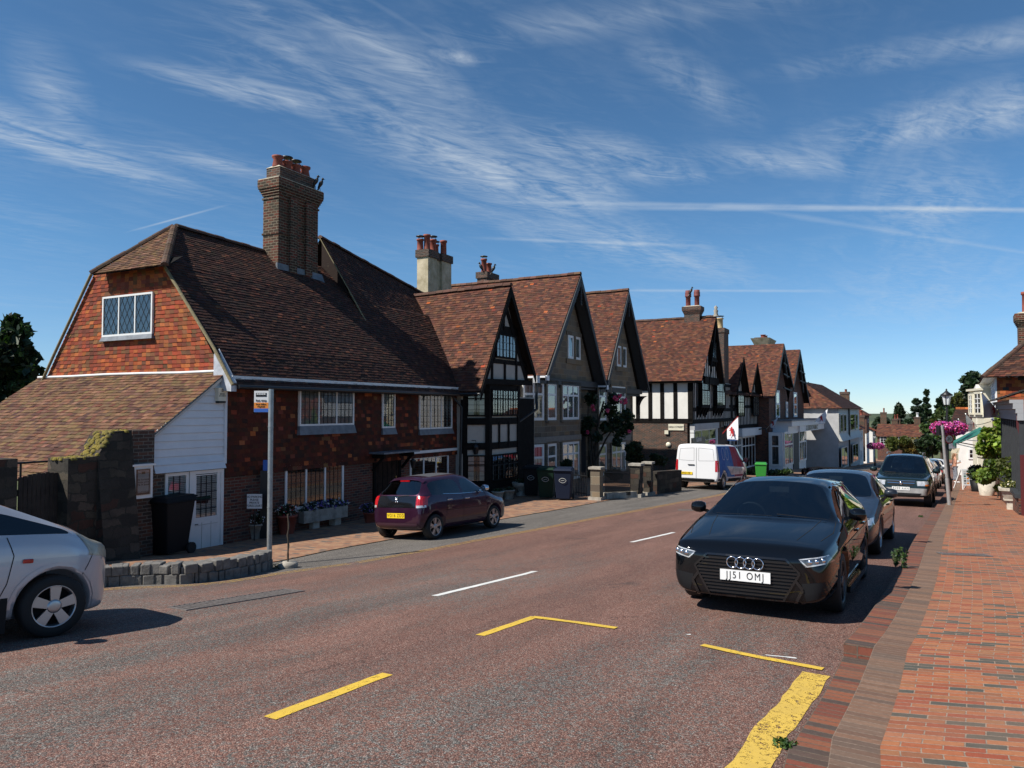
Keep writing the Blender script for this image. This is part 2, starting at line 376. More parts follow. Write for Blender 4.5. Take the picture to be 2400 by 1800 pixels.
brick_mat('brick_red', s_((0.136, 0.039, 0.026), (0.163, 0.049, 0.033), (0.102, 0.033, 0.023), (0.184, 0.065, 0.039), (0.048, 0.026, 0.026), (0.143, 0.042, 0.026), (0.116, 0.046, 0.033)), (0.17, 0.14, 0.11), stain=0.55)
brick_mat('brick_dark', s_((0.10, 0.05, 0.035), (0.13, 0.06, 0.04), (0.07, 0.045, 0.035), (0.16, 0.07, 0.045), (0.055, 0.045, 0.04), (0.09, 0.05, 0.04)), (0.20, 0.18, 0.15), stain=0.6, wcol=(0.04, 0.038, 0.034))
brick_mat('brick_chimney', s_((0.085, 0.034, 0.022), (0.14, 0.048, 0.03), (0.06, 0.035, 0.022), (0.11, 0.05, 0.03), (0.05, 0.035, 0.025), (0.15, 0.038, 0.024)), (0.24, 0.20, 0.14), rh=0.085, ms=0.011, stain=0.55, wcol=(0.05, 0.045, 0.03))
brick_mat('stone_ashlar', s_((0.180, 0.143, 0.102), (0.205, 0.160, 0.111), (0.152, 0.123, 0.090), (0.230, 0.172, 0.111), (0.172, 0.148, 0.115), (0.123, 0.098, 0.074), (0.205, 0.148, 0.090)), (0.30, 0.26, 0.19), bw=0.62, rh=0.27, ms=0.012, stain=0.4, wcol=(0.14, 0.12, 0.09), wear=0.35, dist=0.02)
brick_mat('stone_rubble', s_((0.06, 0.05, 0.04), (0.09, 0.075, 0.055), (0.04, 0.035, 0.03), (0.11, 0.085, 0.065), (0.055, 0.048, 0.04), (0.085, 0.042, 0.03)), (0.05, 0.045, 0.035), bw=0.36, rh=0.19, ms=0.016, stain=0.85, wcol=(0.022, 0.02, 0.016), wear=0.9, bump=1.0, dist=0.34)
brick_mat('pave_brick', s_((0.360, 0.115, 0.052), (0.396, 0.135, 0.060), (0.312, 0.097, 0.048), (0.420, 0.162, 0.071), (0.336, 0.128, 0.063), (0.288, 0.121, 0.063), (0.114, 0.101, 0.078), (0.372, 0.115, 0.052), (0.348, 0.149, 0.069), (0.096, 0.092, 0.075), (0.408, 0.155, 0.075), (0.324, 0.084, 0.043)), (0.36, 0.27, 0.20), bw=0.222, rh=0.078, ms=0.0045, stain=0.38, wcol=(0.27, 0.17, 0.12), wear=0.55, bump=0.7, dirt_scale=1.0, dist=0.02)
brick_mat('kerb_brick', s_((0.20, 0.115, 0.075), (0.23, 0.13, 0.085), (0.17, 0.10, 0.07), (0.25, 0.15, 0.10), (0.19, 0.12, 0.085), (0.15, 0.10, 0.075)), (0.26, 0.19, 0.14), bw=0.30, rh=0.072, ms=0.005, stain=0.3, wcol=(0.2, 0.15, 0.11), wear=0.6, bump=0.8, offs=0.0)
brick_mat('channel_brick', s_((0.22, 0.07, 0.045), (0.09, 0.065, 0.055), (0.25, 0.09, 0.05), (0.17, 0.075, 0.05), (0.12, 0.08, 0.065), (0.27, 0.10, 0.055), (0.2, 0.065, 0.042)), (0.16, 0.12, 0.09), bw=0.24, rh=0.078, ms=0.006, stain=0.4, wcol=(0.10, 0.085, 0.07), wear=0.6, bump=0.8, offs=0.0)
brick_mat('forecourt_brick', s_((0.33, 0.17, 0.10), (0.30, 0.15, 0.09), (0.36, 0.20, 0.12), (0.27, 0.14, 0.09), (0.38, 0.22, 0.13), (0.16, 0.12, 0.10)), (0.25, 0.2, 0.15), bw=0.222, rh=0.11, ms=0.005, stain=0.4, wcol=(0.22, 0.15, 0.1), bump=0.5)
def asphalt(name, red):
 m, T, b = M_(name); b.inputs['Roughness'].default_value = 0.82; b.inputs['Specular IOR Level'].default_value = 0.35
 ob = T.new('ShaderNodeTexCoord').outputs['Object']; uv = T.new('ShaderNodeUVMap').outputs[0]
 vo = T.new('ShaderNodeTexVoronoi'); vo.inputs['Scale'].default_value = 105; T.l.new(ob, vo.inputs['Vector'])
 vo2 = T.new('ShaderNodeTexVoronoi'); vo2.inputs['Scale'].default_value = 46; T.l.new(ob, vo2.inputs['Vector'])
 rnd = T.new('ShaderNodeSeparateColor'); T.l.new(vo.outputs['Color'], rnd.inputs[0])
 rnd2 = T.new('ShaderNodeSeparateColor'); T.l.new(vo2.outputs['Color'], rnd2.inputs[0])
 big = T.noise(T.mapping(uv, scale=(0.45, 0.16, 1)), 1.0, 6, 0.6, 0.4)
 big2 = T.noise(T.mapping(uv, scale=(1.6, 0.35, 1)), 1.0, 6, 0.65, 0.5)
 edge = T.ramp(vo.outputs['Distance'], [(0.25, 1.0), (0.62, 0.35)])
 grey = T.ramp(rnd.outputs[0], [(0.0, (0.12, 0.107, 0.095)), (0.35, (0.20, 0.178, 0.157)), (0.7, (0.30, 0.265, 0.23)), (0.93, (0.46, 0.41, 0.36)), (1.0, (0.62, 0.56, 0.50))])
 redc = T.ramp(rnd.outputs[1], [(0.0, (0.19, 0.085, 0.062)), (0.4, (0.29, 0.142, 0.105)), (0.75, (0.37, 0.20, 0.15)), (0.95, (0.46, 0.29, 0.23)), (1.0, (0.55, 0.42, 0.34))])
 if red:
  gx = T.new('ShaderNodeSeparateXYZ'); T.l.new(uv, gx.inputs[0])
  cover = T.math('ADD', T.math('MULTIPLY', big, 1.6), T.math('MULTIPLY', big2, 0.9))
  thr = T.math('ADD', T.math('MULTIPLY', cover, 1.0), T.math('SUBTRACT', T.math('MULTIPLY', rnd2.outputs[0], 0.55), 0.27))
  farred = T.math('MULTIPLY', T.math('SUBTRACT', gx.outputs[1], 10), 0.045, clamp=True)
  fac = T.ramp(T.math('ADD', T.math('SUBTRACT', thr, 1.03), T.math('MULTIPLY', farred, 0.85)), [(0.30, 0.0), (0.62, 1.0)])
  fleck = T.ramp(rnd2.outputs[1], [(0.86, 0.0), (0.88, 0.85)])
  fac = T.math('MAXIMUM', fac, fleck)
  c = T.mix(fac, grey, redc)
 else: c = T.mix(0.25, grey, (0.19, 0.175, 0.15))
 c = T.mix(1.0, c, T.ramp(big2, [(0.3, 0.70), (0.7, 1.12)]), 'MULTIPLY')
 if red:
  wv = T.math('SINE', T.math('ADD', T.math('MULTIPLY', gx.outputs[0], 3.6), T.math('MULTIPLY', big, 3.0)))
  c = T.mix(T.math('MULTIPLY', wv, 0.35, clamp=True), c, T.mix(1.0, c, (0.66, 0.70, 0.74), 'MULTIPLY'))
  ck = T.new('ShaderNodeTexVoronoi', feature='DISTANCE_TO_EDGE'); ck.inputs['Scale'].default_value = 0.42
  nw = T.new('ShaderNodeVectorMath', operation='MULTIPLY_ADD'); T.l.new(T.noise(ob, 1.3, 5, 0.7, out=1), nw.inputs[0]); nw.inputs[1].default_value = (1.6, 1.6, 0); T.l.new(ob, nw.inputs[2]); T.l.new(nw.outputs[0], ck.inputs['Vector'])
  c = T.mix(T.math('MULTIPLY', T.ramp(ck.outputs['Distance'], [(0.0, 0.75), (0.006, 0.0)]), T.ramp(big2, [(0.48, 0.0), (0.6, 1.0)])), c, (0.03, 0.027, 0.025))
  st = T.noise(ob, 0.55, 6, 0.72, 0.5); c = T.mix(T.ramp(st, [(0.62, 0.0), (0.72, 0.55)]), c, (0.075, 0.068, 0.062))
  dd = T.noise(T.mapping(ob, loc=(7, 3, 0)), 1.1, 6, 0.75, 0.8); c = T.mix(T.ramp(dd, [(0.64, 0.0), (0.75, 0.45)]), c, (0.36, 0.20, 0.12))
 c = T.mix(1.0, c, edge, 'MULTIPLY')
 T.l.new(c, b.inputs['Base Color'])
 bp = T.new('ShaderNodeBump'); bp.inputs['Strength'].default_value = 0.7; bp.inputs['Distance'].default_value = 0.006
 T.l.new(T.math('MULTIPLY', vo.outputs['Distance'], -1.0), bp.inputs['Height']); T.l.new(bp.outputs[0], b.inputs['Normal'])
asphalt('asphalt_red', True); asphalt('asphalt_grey', False)
def worn_paint(name, col, thr=0.45):
 m, T, b = M_(name); b.inputs['Roughness'].default_value = 0.7
 ob = T.new('ShaderNodeTexCoord').outputs['Object']
 n = T.noise(ob, 26, 6, 0.75); n2 = T.noise(ob, 5, 4, 0.6); n3 = T.noise(ob, 120, 3, 0.6)
 T.l.new(T.mix(T.ramp(n2, [(0.35, 0.0), (0.7, 0.8)]), col, tuple(min(1, c * 0.72 + 0.02) for c in col)), b.inputs['Base Color'])
 k = T.math('ADD', T.math('ADD', T.math('MULTIPLY', n, 0.45), T.math('MULTIPLY', n3, 0.35)), T.math('MULTIPLY', n2, 0.2))
 tr = T.new('ShaderNodeBsdfTransparent'); mx = T.new('ShaderNodeMixShader')
 T.l.new(T.ramp(k, [(thr - 0.035, 0.0), (thr, 1.0)]), mx.inputs[0]); T.l.new(tr.outputs[0], mx.inputs[1]); T.l.new(b.outputs[0], mx.inputs[2])
 T.l.new(mx.outputs[0], T.n['Material Output'].inputs[0])
worn_paint('paint_yellow', (0.72, 0.47, 0.05), 0.452); worn_paint('paint_yellow_kerb', (0.68, 0.45, 0.07), 0.475); worn_paint('paint_white', (0.72, 0.72, 0.68), 0.41); worn_paint('paint_yellow_worn', (0.55, 0.36, 0.09), 0.50)
simple('plaster', (0.74, 0.72, 0.67), 0.85, var=0.06, vs=1.5, bump=0.15, bs=12)
simple('plaster_grey', (0.42, 0.42, 0.42), 0.85, var=0.10, vs=1.2, bump=0.15)
simple('plaster_cream', (0.55, 0.47, 0.33), 0.85, var=0.18, vs=2.0, col2=(0.30, 0.25, 0.15))
simple('timber_black', (0.009, 0.008, 0.0075), 0.85, spec=0.12, var=0.4, vs=6, bump=0.3, bs=30)
simple('timber_brown', (0.024, 0.014, 0.010), 0.8, spec=0.15, var=0.4, vs=6, bump=0.3, bs=30)
simple('white_paint', (0.72, 0.72, 0.70), 0.45, var=0.05, vs=3)
simple('cream_paint', (0.70, 0.66, 0.52), 0.45, var=0.05, vs=3)
simple('board_white', (0.66, 0.68, 0.70), 0.5, var=0.06, vs=1.5)
simple('board_grey', (0.48, 0.48, 0.45), 0.55, var=0.12, vs=2)
simple('grey_paint', (0.04, 0.043, 0.047), 0.6, spec=0.25, var=0.1)
simple('lead', (0.14, 0.155, 0.175), 0.55, var=0.25, vs=4, bump=0.2, bs=10)
simple('lead_light', (0.45, 0.47, 0.50), 0.5, var=0.25, vs=4)
simple('gutter', (0.012, 0.012, 0.013), 0.4)
simple('iron', (0.012, 0.012, 0.013), 0.45)
simple('steel', (0.32, 0.34, 0.34), 0.42, metal=0.6, var=0.15, vs=12, bump=0.05)
simple('terracotta', (0.25, 0.062, 0.038), 0.75, var=0.2, vs=6, bump=0.2)
simple('terracotta_cream', (0.50, 0.36, 0.18), 0.75, var=0.2, vs=6)
simple('mortar_cap', (0.50, 0.44, 0.33), 0.9, var=0.25, vs=6, bump=0.4)
simple('concrete', (0.33, 0.30, 0.25), 0.9, var=0.3, vs=5, bump=0.5, bs=40)
simple('concrete_pale', (0.50, 0.46, 0.38), 0.9, var=0.25, vs=5, bump=0.5, bs=40)
simple('moss', (0.24, 0.18, 0.025), 0.95, col2=(0.08, 0.07, 0.02), vs=9, bump=1.0, bs=50)
simple('moss_edge', (0.26, 0.21, 0.11), 0.95, col2=(0.15, 0.13, 0.08), vs=12, bump=0.8, bs=60)
simple('curtain', (0.62, 0.62, 0.60), 0.9, var=0.12, vs=3)
simple('curtain_beige', (0.42, 0.36, 0.28), 0.9, var=0.2, vs=3)
simple('blind', (0.85, 0.86, 0.86), 0.8); simple('curtain_grey', (0.40, 0.40, 0.39), 0.9, var=.2, vs=3); simple('plaster_shaded', (0.40, 0.375, 0.33), .85, var=.08, vs=2)  # last plaster is darkened: shade of the timber-framed house put into its colour
simple('room_dark', (0.012, 0.012, 0.013), 0.9)
simple('lead_came', (0.018, 0.018, 0.02), 0.6)
simple('bin_black', (0.008, 0.008, 0.009), 0.6, spec=.2); simple('bin_green', (0.008, 0.028, 0.016), 0.6, spec=.2); simple('bin_blue', (0.008, 0.014, 0.032), 0.6, spec=.2); simple('bin_lime', (0.03, 0.25, 0.03), 0.5)
simple('red_paint', (0.42, 0.02, 0.025), 0.5); simple('maroon', (0.085, 0.016, 0.018), 0.5); simple('black_paint', (0.012, 0.012, 0.012), 0.4)
simple('orange_paint', (0.72, 0.24, 0.03), 0.5); simple('blue_paint', (0.03, 0.12, 0.45), 0.5); simple('awning_green', (0.015, 0.14, 0.105), 0.7); simple('awning_cream', (0.45, 0.38, 0.26), 0.8)
simple('grass', (0.06, 0.09, 0.025), 0.95, col2=(0.10, 0.10, 0.04), vs=1.5, bump=0.6); simple('earth', (0.05, 0.038, 0.028), 0.95, var=0.3)
simple('bark', (0.06, 0.045, 0.032), 0.9, var=0.3, vs=8, bump=0.6); simple('wood_dark', (0.03, 0.022, 0.017), 0.8, var=0.35, vs=5, bump=0.4)
simple('flag', (0.78, 0.79, 0.82), 0.8, var=0.03); simple('setts', (0.15, 0.14, 0.125), 0.8, var=0.35, vs=9, bump=0.8, bs=35)
def leaf_mat(name, c1, c2):
 m, T, b = M_(name); b.inputs['Roughness'].default_value = 0.55
 at_ = T.new('ShaderNodeAttribute', attribute_name='Col').outputs['Color']
 T.l.new(at_, b.inputs['Base Color'])
 tl = T.new('ShaderNodeBsdfTranslucent'); T.l.new(T.mix(1.0, at_, (1.3, 1.5, 0.7), 'MULTIPLY'), tl.inputs[0])
 mx = T.new('ShaderNodeMixShader'); mx.inputs[0].default_value = 0.25
 T.l.new(b.outputs[0], mx.inputs[1]); T.l.new(tl.outputs[0], mx.inputs[2]); T.l.new(mx.outputs[0], T.n['Material Output'].inputs[0])
leaf_mat('leaf', None, None)
def glass(name, tint=(0.75, 0.8, 0.8), refl=1.0, thru=0.8):
 m, T, b = M_(name); T.n.remove(b)
 fr = T.new('ShaderNodeFresnel'); fr.inputs[0].default_value = 1.5
 tr = T.new('ShaderNodeBsdfTransparent'); tr.inputs[0].default_value = (*[c * thru for c in tint], 1)
 gl = T.new('ShaderNodeBsdfGlossy'); gl.inputs['Roughness'].default_value = 0.02; gl.inputs[0].default_value = (refl, refl, refl, 1)
 mx = T.new('ShaderNodeMixShader'); T.l.new(T.math('MULTIPLY', T.math('ADD', fr.outputs[0], 0.03), 1.4, clamp=True), mx.inputs[0])
 T.l.new(tr.outputs[0], mx.inputs[1]); T.l.new(gl.outputs[0], mx.inputs[2]); T.l.new(mx.outputs[0], T.n['Material Output'].inputs[0])
glass('glass'); glass('glass_dark', thru=0.35); glass('car_glass', (0.55, 0.66, 0.68), thru=0.55); glass('car_glass_dark', (0.45, 0.55, 0.6), thru=0.62); glass('lamp_glass', (0.9, 0.9, 0.9))
# ------------------------------------------------------------------ ground, road, kerbs, paving
def resample(pts, step=0.6):
 P = [Vector(p[:2]) for p in pts]; out = []
 # Catmull-Rom then even spacing
 Q = []
 for i in range(len(P) - 1):
  p0, p1, p2, p3 = P[max(0, i - 1)], P[i], P[i + 1], P[min(len(P) - 1, i + 2)]
  for j in range(8):
   t = j / 8; Q.append(0.5 * ((2 * p1) + (p2 - p0) * t + (2 * p0 - 5 * p1 + 4 * p2 - p3) * t * t + (3 * p1 - p0 - 3 * p2 + p3) * t ** 3))
 Q.append(P[-1]); L = [0.0]
 for a, b in zip(Q, Q[1:]): L.append(L[-1] + (b - a).length)
 n = max(2, int(L[-1] / step)); k = 0
 for i in range(n + 1):
  d = L[-1] * i / n
  while k < len(L) - 2 and L[k + 1] < d: k += 1
  f = (d - L[k]) / max(1e-6, L[k + 1] - L[k]); out.append(Q[k].lerp(Q[k + 1], f))
 return out
def offset(pts, d):                     # to the right of travel
 o = []
 for i, p in enumerate(pts):
  t = (pts[min(i + 1, len(pts) - 1)] - pts[max(i - 1, 0)]).normalized(); o.append(p + Vector((t.y, -t.x)) * d)
 return o
def ribbon(name, A, B, dz, mat, n=4, kind='structure', dzB=None, thick=0.0):   # sheet between two curves with equal counts
 mb = MB(); L = 0; rows = []
 for i, (a, b) in enumerate(zip(A, B)):
  if i: L += (a - A[i - 1]).length
  row = []
  for j in range(n + 1):
   f = j / n; p = a.lerp(b, f); d_ = dz if dzB is None else dz + (dzB - dz) * f
   row.append((p.x, p.y, zg(p.x, p.y) + d_, (b - a).length * f, L))
  rows.append(row)
 vs = [q[:3] for r in rows for q in r]; m = n + 1; fs = []; uv = []
 for i in range(len(rows) - 1):
  for j in range(n):
   ids = (i * m + j, i * m + j + 1, (i + 1) * m + j + 1, (i + 1) * m + j); fs.append(ids)
   uv.append([(rows[i][j][3], rows[i][j][4]), (rows[i][j + 1][3], rows[i][j + 1][4]), (rows[i + 1][j + 1][3], rows[i + 1][j + 1][4]), (rows[i + 1][j][3], rows[i + 1][j][4])])
 mb.add(vs, fs, 0, uvs=uv)
 if thick:
  for i in range(len(rows) - 1):
   for j, sgn in ((0, 1), (n, -1)):
    a, b = rows[i][j], rows[i + 1][j]
    q = [(a[0], a[1], a[2]), (b[0], b[1], b[2]), (b[0], b[1], b[2] - thick), (a[0], a[1], a[2] - thick)]
    mb.add(q, [(0, 1, 2, 3)] if sgn > 0 else [(3, 2, 1, 0)], 0, uvs=[[(0, a[4]), (0, b[4]), (-thick, b[4]), (-thick, a[4])] if sgn > 0 else [(-thick, a[4]), (-thick, b[4]), (0, b[4]), (0, a[4])]])
  r0 = rows[0]; mb.quad(*[(q[0], q[1], q[2]) for q in (r0[0], r0[-1])], (r0[-1][0], r0[-1][1], r0[-1][2] - thick), (r0[0][0], r0[0][1], r0[0][2] - thick))
 o = mb.build(name, mat, shade=False)
 if kind: o['kind'] = kind
 return o
def vec(l): return [Vector(p) for p in l]
K = resample(vec([(-9.5, -11.0), (-3.2, -2.5), (1.10, 3.60), (1.49, 4.27), (1.87, 4.88), (2.40, 5.75), (2.86, 6.55), (3.48, 7.48), (5.35, 10.5), (7.9, 14.8), (11.5, 20.7), (16.92, 29.6), (26.1, 44.6), (35.5, 60), (47, 80), (70, 122), (92, 160)]), 0.6)
K24, K50 = offset(K, 0.24), offset(K, 0.49)
NK = next(i for i, p in enumerate(K) if p.y > 6.45)     # where the channel bricks step up
YL = [(-16, -3.4), (-11.5, 3.4), (-8.2, 8.1), (-7.0, 9.6), (-5.87, 10.75), (-5.2, 10.95), (-4.75, 11.05), (-4.37, 11.4), (-4.0, 12.2), (-3.55, 12.97), (-3.0, 13.73), (-2.4, 14.5), (-1.7, 15.4), (-0.94, 16.57), (0.42, 18.4), (1.77, 20.36), (3.31, 22.5), (5.06, 25.0), (8.0, 29.2), (13.5, 38), (21.5, 51.5), (33, 70.5), (60, 118), (84, 163)]
Y = resample(vec(YL), 0.5)
def match(A, n):                        # resample a curve to n points
 L = [0.0]
 for a, b in zip(A, A[1:]): L.append(L[-1] + (b - a).length)
 o = []; k = 0
 for i in range(n):
  d = L[-1] * i / (n - 1)
  while k < len(A) - 2 and L[k + 1] < d: k += 1
  o.append(A[k].lerp(A[k + 1], (d - L[k]) / max(1e-6, L[k + 1] - L[k])))
 return o
# one sheet for the land, out to the horizon
mb = MB(); gx = sorted(set([round(-60 + i * 2.0, 2) for i in range(91)] + [-1500, -700, -300, -150, -100, 130, 150, 180, 220, 300, 500, 900, 1600]))
gy = sorted(set([round(-30 + i * 2.0, 2) for i in range(106)] + [-800, -300, -100, -50, 190, 220, 260, 320, 420, 600, 900, 1500, 2500]))
vs = [(x, y, zg(x, y) - 0.03 - (0.10 if -40 < x < 110 and -20 < y < 170 else 0.05)) for y in gy for x in gx]; nx = len(gx)
mb.add(vs, [(j * nx + i, j * nx + i + 1, (j + 1) * nx + i + 1, (j + 1) * nx + i) for j in range(len(gy) - 1) for i in range(nx - 1)])
struct(mb.build('ground', 'grass', shade=True))
nR = 300
ribbon('road', match(K, nR), match(Y, nR), 0.0, 'asphalt_red', 26)
A2 = match(resample(vec([(-19.5, -1.5), (-13, 8), (-9.2, 12.0), (-7.2, 12.6), (-5.9, 12.9), (-5.0, 13.3), (-4.5, 14.2), (-3.9, 15.7), (-3.1, 16.9), (-1.8, 18.9), (-0.29, 21.2), (1.4, 23.6), (3.4, 26.6), (6.3, 31), (12, 39.8), (20, 53), (32, 72), (58, 120), (82, 164)]), 0.5), 260)
ribbon('roadside_asphalt', match(Y, 260), A2, -0.006, 'asphalt_grey', 8)
FC = match(resample(vec([(-25, 3), (-15, 13), (-9.8, 16.0), (-8.6, 17.3), (-7.4, 18.3), (-4.5, 24), (-1.0, 30.5), (3, 38), (8, 46), (14, 52), (24, 66), (50, 112), (76, 166)]), 0.5), 260)
ribbon('forecourt_paving', A2, FC, 0.010, 'forecourt_brick', 8)
ribbon('channel_bricks', K[:NK + 1], K24[:NK + 1], 0.012, 'channel_brick', 1, thick=0.05)
ribbon('kerb_step', K[NK:], K24[NK:], 0.125, 'channel_brick', 1, thick=0.16)
ribbon('kerb', K24, K50, 0.135, 'kerb_brick', 1, thick=0.17)
PV = match(resample(vec([(2, -14), (6, -3), (11.0, 4.0), (13.5, 9), (16.5, 16), (20.6, 27.5), (24, 33.5), (30.5, 43), (42, 59), (52, 76), (76, 120), (98, 158)]), 0.6), len(K50))
ribbon('pavement', K50, PV, 0.140, 'pave_brick', 22)
# painted markings (thin sheets on the road)
def stripe(name, pts, wd, mat, dz=0.004, jag=0.006, seg=0.12):
 Q = resample(vec(pts), seg); A, B = offset(Q, -wd / 2), offset(Q, wd / 2)
 for L_ in (A, B):
  for i in range(len(L_)): L_[i] = L_[i] + Vector((random.uniform(-jag, jag), random.uniform(-jag, jag)))
 return ribbon(name, A, B, dz, mat, 2)
def px(*l): return [G(u, v) for u, v in l]
Ys = resample(vec(YL), 0.5)
for o_ in (0.07, 0.20): ribbon('yellow_line', match(offset(Ys, o_), 420), match(offset(Ys, o_ + 0.042), 420), 0.004, 'paint_yellow_worn', 1)
stripe('white_dash', px((1018, 1397), (1254, 1339)), 0.10, 'paint_white')
stripe('white_dash', px((1480, 1271), (1580, 1248)), 0.10, 'paint_white')
stripe('yellow_dash', px((632, 1684), (908, 1580)), 0.11, 'paint_yellow')
stripe('yellow_dash', px((1124, 1490), (1254, 1446)), 0.10, 'paint_yellow')
stripe('yellow_dash', px((1248, 1447), (1444, 1473)), 0.09, 'paint_yellow', dz=0.008)
stripe('bay_end_line', px((1645, 1513), (1760, 1538), (1930, 1570)), 0.09, 'paint_yellow', dz=0.008)
yk = px((1912, 1580), (1862, 1650), (1808, 1715), (1755, 1800)); yk.append((yk[-1][0] - 0.6, yk[-1][1] - 0.86))
stripe('kerbside_yellow_line', yk, 0.205, 'paint_yellow_kerb', jag=0.009)
for (a, b) in (((1795, 1536), (1868, 1543)), ((1608, 1488), (1620, 1487))): stripe('paint_scrap', px(a, b), 0.03, 'paint_white', jag=0.008, seg=0.05)
struct(stripe('road_patch', px((1590, 1195), (1650, 1196)), 0.5, 'asphalt_grey', jag=0.03))
# drain grating along the left and a cover in the pavement
def grate(name, a, b, wd, label, cat, dz, bars, mat='steel', z0=0.0):
 a, b = Vector(a), Vector(b); n = bars; mbx = MB(); d = (b - a).normalized(); s = Vector((d.y, -d.x))
 c = (a + b) / 2; root = thing(name, label, cat, (c.x, c.y, zg(c.x, c.y) + z0))
 def P(f, w_, h): p = a.lerp(b, f) + s * w_; return Vector((p.x, p.y, zg(p.x, p.y) + h))
 fr = MB()
 for w0, w1 in ((-wd / 2, -wd / 2 + 0.02), (wd / 2 - 0.02, wd / 2)):
  for i in range(20):
   f, g_ = i / 20, (i + 1) / 20
   fr.hexa([P(f, w0, z0), P(f, w1, z0), P(g_, w1, z0), P(g_, w0, z0), P(f, w0, z0 + dz), P(f, w1, z0 + dz), P(g_, w1, z0 + dz), P(g_, w0, z0 + dz)])
 for f in (0, 1): fr.bar(P(f, -wd / 2, z0 + dz / 2), P(f, wd / 2, z0 + dz / 2), .02, dz)
 fr.build('rim', mat, root)
 bb = MB(); L = (b - a).length
 for i in range(n):
  f = (i + 0.25) / n; g_ = (i + 0.75) / n
  bb.hexa([P(f, -wd / 2 + .02, z0), P(f, wd / 2 - .02, z0), P(g_, wd / 2 - .02, z0), P(g_, -wd / 2 + .02, z0), P(f, -wd / 2 + .02, z0 + dz - .002), P(f, wd / 2 - .02, z0 + dz - .002), P(g_, wd / 2 - .02, z0 + dz - .002), P(g_, -wd / 2 + .02, z0 + dz - .002)])
 bb.build('bars', mat, root)
 ba = MB()
 for i in range(30): ba.quad(*[P(f, w_, z0 + .004) for f, w_ in ((i / 30, -wd / 2), ((i + 1) / 30, -wd / 2), ((i + 1) / 30, wd / 2), (i / 30, wd / 2))]); ba.build('pit', 'room_dark', root)
simple('grate_steel', (.34, .32, .30), .6, var=.2, vs=20); simple('old_steel', (0.17, 0.15, 0.14), 0.6, metal=0.3, var=0.3, vs=20, bump=0.3)
grate('drain_grating', G(415, 1428), G(690, 1384), 0.40, 'long slotted metal drain grating in the road beside the sett wall', 'drain', 0.012, 26, 'old_steel')
grate('cover_plate', G(2203, 1298, .14), G(2318, 1303, .14), 0.24, 'rectangular ribbed metal cover set in the red brick pavement', 'cover', 0.012, 16, 'old_steel', 0.142)
# stone sett retaining wall, left
WL = resample(vec([(-6.9, 10.15), (-5.9, 11.05), (-5.3, 11.28), (-4.85, 11.3), (-4.55, 11.75), (-4.35, 12.4), (-4.28, 12.95), (-4.35, 13.3)]), 0.05)
LW = sum((b - a).length for a, b in zip(WL, WL[1:]))
sw = MB()
def wl(d):
 i = min(len(WL) - 2, max(0, int(d / LW * (len(WL) - 1)))); return WL[i], (WL[i + 1] - WL[i]).normalized()
for row, (z0, z1) in enumerate(((-0.05, 0.148), (0.152, 0.30))):
 d = random.uniform(0, .1)
 while d < LW - 0.1:
  bl = random.uniform(0.11, 0.22); p, t = wl(d + bl / 2); nn = Vector((t.y, -t.x)); g0 = zg(p.x, p.y)
  h1 = z1 + random.uniform(-0.015, 0.015) if row else z1; e = random.uniform(-0.01, 0.01)
  taper = min(1.0, (d + 1.0) / 1.6) if row else 1
  c = [Vector((p.x, p.y, 0)) + Vector((t.x, t.y, 0)) * a * (bl / 2 - 0.008) + Vector((nn.x, nn.y, 0)) * (b_ * 0.13 + e) for a, b_ in ((-1, 1), (1, 1), (1, -1), (-1, -1))]
  pts = [q + Vector((0, 0, g0 + z0)) for q in c] + [q + Vector((random.uniform(-.008, .008), random.uniform(-.008, .008), g0 + h1 * taper + random.uniform(-.012, .012))) for q in c]
  sw.hexa(pts); d += bl
for a_, b_ in zip(WL, WL[1:]): g0 = zg(a_.x, a_.y); sw.bar((a_.x, a_.y, g0 + .1), (b_.x, b_.y, g0 + .1), .20, .30)
so_ = sw.build('sett_wall', 'setts'); md = so_.modifiers.new('b', 'BEVEL'); md.width = 0.016; md.segments = 2
tag(so_, 'low curved wall of rough stone setts beside the road', 'wall')
